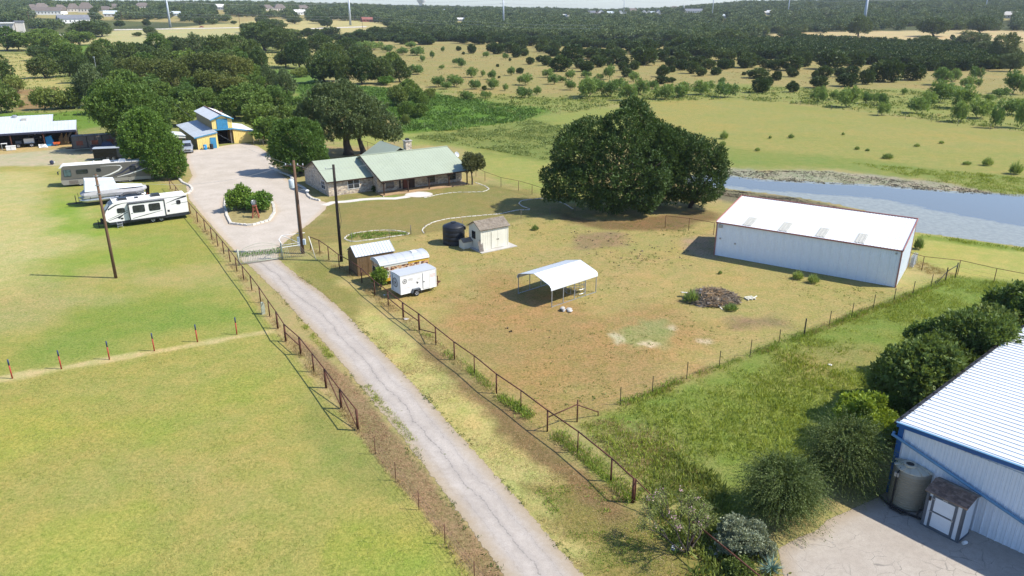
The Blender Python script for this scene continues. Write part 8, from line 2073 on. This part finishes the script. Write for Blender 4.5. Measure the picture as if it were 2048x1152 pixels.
tufts('left_field_weeds', [[(-30, 110), (330, 95), (600, 85), (600, 130), (520, 150), (150, 260), (-30, 262)]], 6000, .25, .7, 5, F_['bush'], 18, .2, 1.2, 8.0, .48, lean=.8)
tufts('bank_clods', [[(1440, 339), (1650, 343), (1860, 364), (2048, 386), (2048, 390), (1750, 376), (1440, 353)], [(1445, 374), (1560, 387), (1640, 400), (1700, 415), (1560, 410), (1445, 392)]], 5000, .05, .16, 4, leafmat('dark dried clods', (.06, .05, .035), (.17, .145, .10), .05, 0), 19, .5, 1.6, 1.5, .45, lean=1.6)
tufts('bank_grass', [[(1835, 463), (2048, 492), (2150, 502), (2150, 510), (2048, 500), (1838, 472)], [(1700, 326), (2048, 356), (2150, 364), (2150, 395), (2048, 387), (1860, 362)]], 2500, .15, .4, 5, F_['grass'], 20, .08, 1.0, 2.0, .44)
tufts('crescent_bed_plants', [[(695, 478), (700, 470), (740, 464), (806, 466), (815, 470), (740, 478)]], 500, .1, .3, 5, F_['bright'], 21, .14, .9, 1.0, .45)
# ---------------------------------------------------------------- far things
FARR = []
def far_house(px0, px1, ytop, ybase, label, wall='far_wall', roof='far_roof', D=None, hip=False, gable=False, cat='house', name='house', rise=.5, wins=True):
    """house seen between px0..px1, from ytop down to ybase, standing on the far terrain"""
    cx = (px0 + px1) / 2
    if D is None: g = G(cx, ybase)
    else:
        r = ray(cx, ybase); t_ = D / r[1]; g = Vector((r[0] * t_, D, CAM_H + r[2] * t_))
    dz = depth(g); W = (px1 - px0) * dz / FPX; H = (ybase - ytop) * dz / FPX * 1.0
    face = math.atan2(g.x, g.y); rz = -face + rnd.uniform(-.35, .35)
    t = thing(name, label, cat, g, rz); d = W * rnd.uniform(.55, .8); he = H * (1 - rise); x = W / 2
    MB().box(-x, x, 0, d, -6, he).build('wall', M[wall], t)
    mb = MB(); o = .5
    if gable:     # ridge runs away from the camera
        mb.slab((-x - o, -o, he - .2), (0, -o, H), (0, d + o, H), (-x - o, d + o, he - .2), .15) if False else None
        mb.add([(-x - o, -o, he - .2), (0, -o, H), (x + o, -o, he - .2), (-x - o, d + o, he - .2), (0, d + o, H), (x + o, d + o, he - .2)], [(0, 1, 4, 3), (1, 2, 5, 4)])
        MB().prism([(-x, he), (x, he), (0, H - .25)], 'y', 0, .2).build('gable', M[wall], t)
    elif hip:
        mb.add([(-x - o, -o, he), (x + o, -o, he), (x + o, d + o, he), (-x - o, d + o, he), (-x * .45, d / 2, H), (x * .45, d / 2, H)], [(0, 1, 5, 4), (1, 2, 5), (2, 3, 4, 5), (3, 0, 4)])
    else:
        mb.add([(-x - o, -o, he), (x + o, -o, he), (x + o, d / 2, H), (-x - o, d / 2, H), (x + o, d + o, he), (-x - o, d + o, he)], [(0, 1, 2, 3), (3, 2, 4, 5), (1, 4, 2), (0, 3, 5)])
    mb.build('roof', M[roof], t)
    if wins:
        n = max(2, int(W / 4))
        for k in range(n):
            xx = -x + W * (k + .5) / n; MB().box(xx - .6, xx + .6, -.06, -.01, he * .35, he * .75).build('window', M['glass'], t)
    FARR.append((px0, px1, g.y)); return t
HS = [(57,75,9,19,'farthest left brown roofed house under the skyline trees','far_wall','far_roof',1),(73,100,7,18,'tall brown hip roofed house second along the left ridge','far_wall','far_roof',1),(64,120,15,29,'long brown roofed house with white gables on the left ridge','far_white','far_roof',0),
(113,136,10,23,'brown roofed house with white end wall on the left ridge','far_white','far_roof',1),(137,160,8,23,'steep roofed pale house in the middle of the ridge row','far_wall','far_roof',1),(158,186,6,24,'tallest brown roofed house of the ridge row','far_wall','far_roof',1),(195,222,13,22,'low pale house right of the tallest ridge house','far_white','far_roof',1),(218,240,8,16,'brown roofed house half behind the ridge trees','far_wall','far_roof',1),(270,300,6,16,'brown roofed house left of the first tall steel pole','far_wall','far_roof',1),
(123,178,31,46,'wide white house with blue grey roof and dormers by the far road','far_white','far_roof_grey',0),(209,236,22,33,'house with pale blue metal roof among the ridge trees','far_wall','far_metal',0),(340,361,23,31,'pale flat roofed metal building right of the first steel pole','far_metal','far_metal',0),(430,453,9,19,'white two storey house on the wooded ridge','far_white','far_white',0),
(527,549,10,20,'brown roofed house, left one of the two beyond the ridge gap','far_wall','far_roof',1),(550,574,9,21,'brown roofed house, right one of the two beyond the ridge gap','far_wall','far_roof',1),(594,622,11,20,'brown hip roofed house on the right part of the ridge','far_wall','far_roof',1),(590,612,20,29,'white building below the right ridge houses','far_white','far_white',0),(725,752,35,43,'long low red brown shed on the far field','far_red','far_red',0),(780,795,8,14,'brown roofed house left of the white water tower','far_wall','far_roof',1),(828,846,9,16,'brown roofed house at the foot of the water tower','far_wall','far_roof',1),(858,882,10,15,'low brown roofed houses right of the water tower','far_wall','far_roof',0),(912,930,36,41,'white roofed shed in the woods left of the third pole','far_white','far_white',0),(883,896,19,23,'pale blue roof among far woods','far_wall','far_metal',0),
(1126,1142,29,36,'white shed with pale roof right of the third steel pole','far_white','far_white',0),(1174,1190,22,29,'grey roofed house at the left end of the white gabled row','far_wall','far_roof_grey',0),(1190,1206,22,29,'brown house behind the white gabled row','far_wall','far_roof',1),(1196,1209,20,29,'first white gable of the far row','far_white','far_roof_grey',2),(1214,1228,23,29,'low blue grey house between white gables','far_wall','far_metal',0),(1236,1247,21,30,'white gable just left of the fourth steel pole','far_white','far_roof_grey',2),(1247,1254,24,30,'narrow white gable just right of the fourth steel pole','far_white','far_roof_grey',2),(1256,1278,17,27,'brown hip roofed house in the middle of the white row','far_wall','far_roof',1),(1281,1292,21,29,'white gable in the right part of the far row','far_white','far_roof_grey',2),(1292,1302,21,28,'white gable beside the blue roof of the far row','far_white','far_roof_grey',2),(1300,1312,23,29,'house with pale blue roof in the far row','far_wall','far_metal',0),(1310,1325,20,32,'tall white gable at the right end of the far row','far_white','far_roof_grey',2),(1320,1338,13,20,'brown roofed house on the wooded rise','far_wall','far_roof',1),(1340,1360,13,21,'brown roofed house left of the white steeple','far_wall','far_roof',1),(1366,1408,18,25,'long low church hall with grey brown roof','far_white','far_roof_grey',0),
(1419,1432,31,35,'small pale blue roof left of the fifth pole','far_wall','far_metal',0),(1438,1456,29,36,'white house with blue roof right of the fifth pole','far_white','far_metal',0),(1508,1516,26,32,'small tan house in the far woods','far_wall','far_white',0),(1522,1534,23,27,'low tan building right of the small tan house','far_wall','far_wall',0),(1532,1547,21,29,'white block left of the sixth pole','far_white','far_white',0),(1582,1590,26,32,'tan house right of the sixth pole','far_wall','far_wall',0),(1646,1658,27,32,'pinkish low house left of the thickest steel pole','far_wall','far_roof',0),(1998,2027,24,36,'pale tan building in the woods near the right edge','far_wall','far_wall',0),(2043,2060,21,29,'white building cut by the right edge','far_white','far_white',0)]
for a, b_, yt_, yb, lb, wl, rf, st in HS:
    far_house(a, b_, yt_, yb + 1, lb, wl, rf, hip=st == 1, gable=st == 2, rise=.62 if st == 1 else (.5 if st == 0 else .55))
# construction site at the left edge
def works():
    g = G(15, 66); t = thing('building_site', 'pale unfinished building with grey walls at the far left edge', 'building', g, .45); s = depth(g) / FPX
    MB().box(-25 * s, 14 * s, 0, 20 * s, -3, 18 * s).build('wall', M['far_wall'], t); MB().box(-26 * s, 15 * s, -1, 21 * s, 18 * s, 20 * s).build('roof_slab', M['far_white'], t)
    for k in range(6): MB().box((-23 + k * 6) * s, (-19.5 + k * 6) * s, -.1, -.02, 4 * s, 14 * s).build('window', M['far_roof_grey'], t)
    MB().box(15 * s, 30 * s, 5 * s, 20 * s, -3, 20 * s).build('tan_wing', M['far_wall'], t); MB().box(14 * s, 31 * s, 4 * s, 21 * s, 20 * s, 23 * s).build('wing_roof', M['far_roof_grey'], t)
works()
sheet('far_road', [[(-60, 71), (60, 69), (135, 69), (145, 66), (150, 68), (135, 71), (60, 71.5), (-60, 73)], [(200, 60), (480, 55), (480, 56.2), (200, 61.5)], [(622, 57), (730, 53), (732, 54.5), (622, 58.5)]], [], pavemat('far pale road', (.50, .46, .40), (.58, .54, .48), 0, 0, 0, 0, 0, (.5, .45, .38)), .15, 3.0, far=True, zf=tz)
rc = car('sedan', 'tiny red car on the far road at left', 'car', G(403, 55.5) + Vector((0, 0, .2)), R(10), 'post_red')
# steel monopoles
PYL = [(341, 55, 333, 'first steel transmission pole from the left, above the far hay strip'), (701, 51, 697, 'second steel transmission pole, by the far pale road'), (1007, 39, 1005.5, 'third steel transmission pole, left of the white shed in the woods'), (1247, 35, 1247, 'fourth steel transmission pole, in the white gabled row'), (1424, 35, 1426, 'fifth steel transmission pole, right of the church'), (1575, 34, 1578, 'sixth steel transmission pole, by the white block'), (1727, 37, 1731, 'seventh steel transmission pole, thickest and nearest on the right'), (1969, 27, 1973, 'eighth steel transmission pole, near the right edge')]
tops = []
for i, (px, py, ptx, lb) in enumerate(PYL):
    g = G(px, py) if i not in (2, 6) else G(px, py + 14)
    t = thing('transmission_pole', lb, 'transmission pole', g); h = 36.0
    w = (1.3, 1.5, 1.3, .8, .8, .9, 1.9, .8)[i]
    MB().tube([(0, 0, -3), (0, 0, h)], [w, w * .55], 10).build('shaft', M['pylon'], t, True)
    for z in (h - 10, h - 5.5, h - 1):
        MB().tube([(-4.5, 0, z + .6), (0, 0, z), (4.5, 0, z + .6)], [.12, .3, .12], 6).build('cross_arm', M['pylon'], t, True)
    tops.append(g + Vector((0, 0, h)))
# distribution line in front of the woods
LN = [(60, 48), (245, 46), (480, 52), (725, 56), (950, 70), (1200, 82)]
gp_ = []
for i, (px, py) in enumerate(LN):
    g = G(px, py); gp_.append(g)
    if i in (2, 3, 0, 1):
        t = thing('utility_pole', ['thin wooden utility pole by the unfinished building', 'thin utility pole left of the first steel pole', 'thin utility pole on the far hay field', 'thin utility pole right of the second steel pole'][i], 'utility pole', g)
        MB().tube([(0, 0, 0), (0, 0, 13)], [.28, .18], 6).build('shaft', M['pole_wood'], t); MB().bar((-1.4, 0, 12), (1.4, 0, 12), .22, .25).build('cross_arm', M['pole_wood'], t)
for dy, lb in ((12.4, 'upper pale power line crossing the far woods'), (9.6, 'lower pale power line crossing the far woods')):
    t = thing('power_line', lb, 'cable', gp_[0]); mb = MB()
    for a, b_ in zip(gp_[:-1], gp_[1:]):
        mb.tube([a.lerp(b_, s) - gp_[0] + Vector((0, 0, dy - 5 * s * (1 - s))) for s in np.linspace(0, 1, 12)], .07, 4, cap=False)
    mb.build('conductor', M['cable'], t)
for i in range(7):
    t = thing('power_line', 'high conductor between the ' + ['first and second', 'second and third', 'third and fourth', 'fourth and fifth', 'fifth and sixth', 'sixth and seventh', 'seventh and eighth'][i] + ' steel poles', 'cable', tops[i]); mb = MB()
    for off in (-4.3, 4.3):
        for dz_ in (-9.6, -5.1):
            mb.tube([(tops[i + 1] - tops[i]) * s + Vector((0, off, dz_ - 14 * s * (1 - s))) for s in np.linspace(0, 1, 14)], .05, 4, cap=False)
    mb.build('conductor', M['cable'], t)
def tower():
    D = 2150; r = ray(843, 15); t_ = D / r[1]; g = Vector((r[0] * t_, D, CAM_H + r[2] * t_ - 8)); s = D * CP / FPX
    t = thing('water_tower', 'white bulb water tower on the far skyline', 'water tower', g)
    MB().lathe([(5.5 * s, -10), (4.5 * s, 8 * s), (4.3 * s, 12 * s), (7 * s, 16 * s), (9.5 * s, 20 * s), (10 * s, 24 * s), (8 * s, 29 * s), (3 * s, 32 * s)], 24).build('tank_and_stem', M['far_white'], t, True)
    MB().tube([(0, 0, 31 * s), (0, 0, 36 * s)], .3, 6).build('antenna', M['pylon'], t)
    g = G(1367, 25); t = thing('church_steeple', 'slim white church steeple above the far hall', 'steeple', g); s = depth(g) / FPX
    MB().box(-2.2 * s, 2.2 * s, -2 * s, 2 * s, -3, 6 * s).build('belfry', M['far_white'], t); MB().lathe([(2 * s, 6 * s), (1.3 * s, 8 * s), (.2 * s, 17 * s)], 8).build('spire', M['far_white'], t)
tower()

# ---------------------------------------------------------------- far woods (a mass nobody could count)
def gn_scatter(name, P3, scl, rot, pick, objs):
    me = bpy.data.meshes.new(name); n = len(P3)
    me.vertices.add(n); me.vertices.foreach_set('co', P3.astype(np.float32).ravel())
    for nm, ty, fld, val in (('scl', 'FLOAT_VECTOR', 'vector', scl), ('rot', 'FLOAT', 'value', rot), ('pick', 'INT', 'value', pick)):
        a = me.attributes.new(nm, ty, 'POINT'); a.data.foreach_set(fld, np.ascontiguousarray(val).ravel())
    o = link(name, me); kind(o, 'stuff')
    ng = bpy.data.node_groups.new(name, 'GeometryNodeTree')
    ng.interface.new_socket('Geometry', in_out='INPUT', socket_type='NodeSocketGeometry'); ng.interface.new_socket('Geometry', in_out='OUTPUT', socket_type='NodeSocketGeometry')
    nd = ng.nodes; gi = nd.new('NodeGroupInput'); go = nd.new('NodeGroupOutput'); ip = nd.new('GeometryNodeInstanceOnPoints'); jn = nd.new('GeometryNodeJoinGeometry')
    for b_ in reversed(objs):
        oi = nd.new('GeometryNodeObjectInfo'); oi.inputs['Object'].default_value = b_; oi.inputs['As Instance'].default_value = True
        ng.links.new(oi.outputs['Geometry'], jn.inputs[0])
    def attr(nm, ty):
        a = nd.new('GeometryNodeInputNamedAttribute'); a.data_type = ty; a.inputs['Name'].default_value = nm; return a.outputs[0]
    cx = nd.new('ShaderNodeCombineXYZ'); ng.links.new(attr('rot', 'FLOAT'), cx.inputs[2])
    ng.links.new(gi.outputs[0], ip.inputs['Points']); ng.links.new(jn.outputs[0], ip.inputs['Instance'])
    ip.inputs['Pick Instance'].default_value = True
    ng.links.new(attr('pick', 'INT'), ip.inputs['Instance Index']); ng.links.new(cx.outputs[0], ip.inputs['Rotation']); ng.links.new(attr('scl', 'FLOAT_VECTOR'), ip.inputs['Scale'])
    ng.links.new(ip.outputs[0], go.inputs[0])
    md = o.modifiers.new('scatter', 'NODES'); md.node_group = ng
    return o
def protos(m, w, h, z0, n, size, seeds, lob=7, **kw):
    out = []
    for s in seeds:
        me = crown('far_crown', dome(w, h, z0, lob, s), n, size, m, s, .12, .12, .3, .75, .3, -.5, .12)
        out.append(bpy.data.objects.new('far_crown', me))
    return out
farleaf = [leafmat('far wood leaves a', (0.049, 0.082, 0.025), (0.131, 0.174, 0.060), .22, .25), leafmat('far wood leaves b', (0.061, 0.098, 0.027), (0.157, 0.204, 0.069), .22, .25)]
def woods():
    rg = np.random.default_rng(77)
    EX = [-900, -300, 0, 60, 100, 190, 260, 330, 480, 640, 700, 770, 800, 870, 1000, 1160, 1400, 1540, 1660, 1760, 1900, 2100, 2900]
    EY = [66, 66, 56, 56, 62, 61, 48, 44, 41, 40, 40, 46, 66, 72, 74, 82, 87, 70, 64, 59, 60, 63, 62]
    pts = []
    for D in np.concatenate([np.geomspace(420, 1150, 110), np.geomspace(1150, 2350, 60)]):
        st = 6.0 * (D / 420) ** .42; k = int(1.75 * D / st)
        a = np.linspace(-.87, .87, k) + rg.uniform(-.5, .5, k) * 1.75 / k
        DD = D * (1 + rg.normal(size=k) * .006)
        pts.append(np.stack([DD * np.tan(a) / np.sqrt(1 + np.tan(a) ** 2) , DD * np.cos(a)], 1))
    p = np.concatenate(pts); z = tz(p[:, 0], p[:, 1])
    d = p[:, 1] * CP - (z - CAM_H) * SP; upv = p[:, 1] * SP + (z - CAM_H) * CP
    px = 1024 + FPX * p[:, 0] / d; py = 576 - FPX * upv / d
    ok = py < np.interp(px, EX, EY) + rg.normal(size=len(p)) * 1.2
    # openings: tan strip at left, and the fields between the groves
    gap = fbm(p[:, 0], p[:, 1], 90, 9)
    ok &= ~((px < 640) & (py > 40) & (py < 60) & (gap > .56))
    ok &= ~((px > 330) & (px < 760) & (py > 33) & (gap > .52))
    ok &= (gap < .74)
    for a, b_, y in FARR:
        ok &= ~((px > a - 1) & (px < b_ + 1) & (p[:, 1] < y + 25) & (p[:, 1] > y - 260))
    ok &= ~((px > -30) & (px < 52) & (py > 50))
    p, z, D = p[ok], z[ok], np.hypot(p[ok][:, 0], p[ok][:, 1]); n = len(p)
    s = rg.uniform(.7, 1.25, n) * (1 + .25 * sstep((D - 700) / 600)); scl = np.column_stack([s * rg.uniform(.9, 1.25, n), s * rg.uniform(.9, 1.25, n), s * rg.uniform(.8, 1.1, n)])
    pk = (fbm(p[:, 0], p[:, 1], 60, 4) > .5).astype(np.int32) * 2 + rg.integers(0, 2, n)
    objs = protos(farleaf[0], 8, 6.5, .2, 520, 1.15, (301, 302)) + protos(farleaf[1], 8.5, 6.8, .2, 520, 1.15, (303, 304))
    gn_scatter('far_woods', np.column_stack([p, z]), scl, rg.uniform(0, 6.28, n), pk.astype(np.int32), objs)
    # dense cedar thicket above the right half of the tan field
    poly = [GX([q])[0] for q in [(1330, 98), (1400, 92), (1500, 87), (1620, 84), (1800, 92), (1960, 100), (2035, 118), (2036, 138), (1900, 140), (1780, 131), (1700, 127), (1560, 118), (1440, 113), (1340, 112)]]
    poly = np.array(poly); lo, hi = poly.min(0), poly.max(0); q = rg.uniform(lo, hi, (6000, 2)); q = q[sdf(q, poly) < 0]
    keep = []; grid = {}
    for i, (x, y) in enumerate(q):
        c = (int(x // 3.4), int(y // 3.4))
        if c in grid: continue
        grid[c] = 1; keep.append(i)
    q = q[keep]; n = len(q); s = rg.uniform(.9, 1.45, n)
    objs = protos(F_['juniper'], 4.4, 3.9, -.2, 1100, .6, (311, 312, 313), 8)
    gn_scatter('cedar_thicket', np.column_stack([q, tz(q[:, 0], q[:, 1])]), np.column_stack([s, s, s * rg.uniform(.85, 1.1, n)]), rg.uniform(0, 6.28, n), rg.integers(0, 3, n).astype(np.int32), objs)
    # scattered low cedars between the tan field and the woods, left of centre
    poly = np.array([GX([q])[0] for q in [(630, 84), (790, 68), (1000, 78), (1180, 86), (1340, 94), (1330, 100), (1160, 94), (1000, 90), (820, 88), (640, 92)]]); lo, hi = poly.min(0), poly.max(0)
    q = rg.uniform(lo, hi, (9000, 2)); q = q[sdf(q, poly) < 0]; q = q[fbm(q[:, 0], q[:, 1], 40, 6) + rg.normal(size=len(q)) * .06 > .52]
    keep = []; grid = {}
    for i, (x, y) in enumerate(q):
        c = (int(x // 5), int(y // 5))
        if c in grid: continue
        grid[c] = 1; keep.append(i)
    q = q[keep]; n = len(q); s = rg.uniform(.8, 1.4, n)
    gn_scatter('scattered_cedars', np.column_stack([q, tz(q[:, 0], q[:, 1])]), np.column_stack([s, s, s * rg.uniform(.8, 1.0, n)]), rg.uniform(0, 6.28, n), rg.integers(0, 3, n).astype(np.int32), objs)
woods()

# ---------------------------------------------------------------- haze
def haze():
    top = max(110.0, CAM_H + 90); mb = MB().box(-5600, 5600, -5600, 5600, -80, top)
    m = bpy.data.materials.new('summer haze'); m.use_nodes = True; nt = m.node_tree; nt.nodes.clear()
    o = nt.nodes.new('ShaderNodeOutputMaterial'); v = nt.nodes.new('ShaderNodeVolumePrincipled')
    v.inputs['Density'].default_value = .00008; v.inputs['Color'].default_value = (.80, .88, 1.0, 1); v.inputs['Anisotropy'].default_value = .2
    nt.links.new(v.outputs[0], o.inputs['Volume'])
    kind(mb.build('haze', m), 'stuff')
HAZE = True
if HAZE: haze()
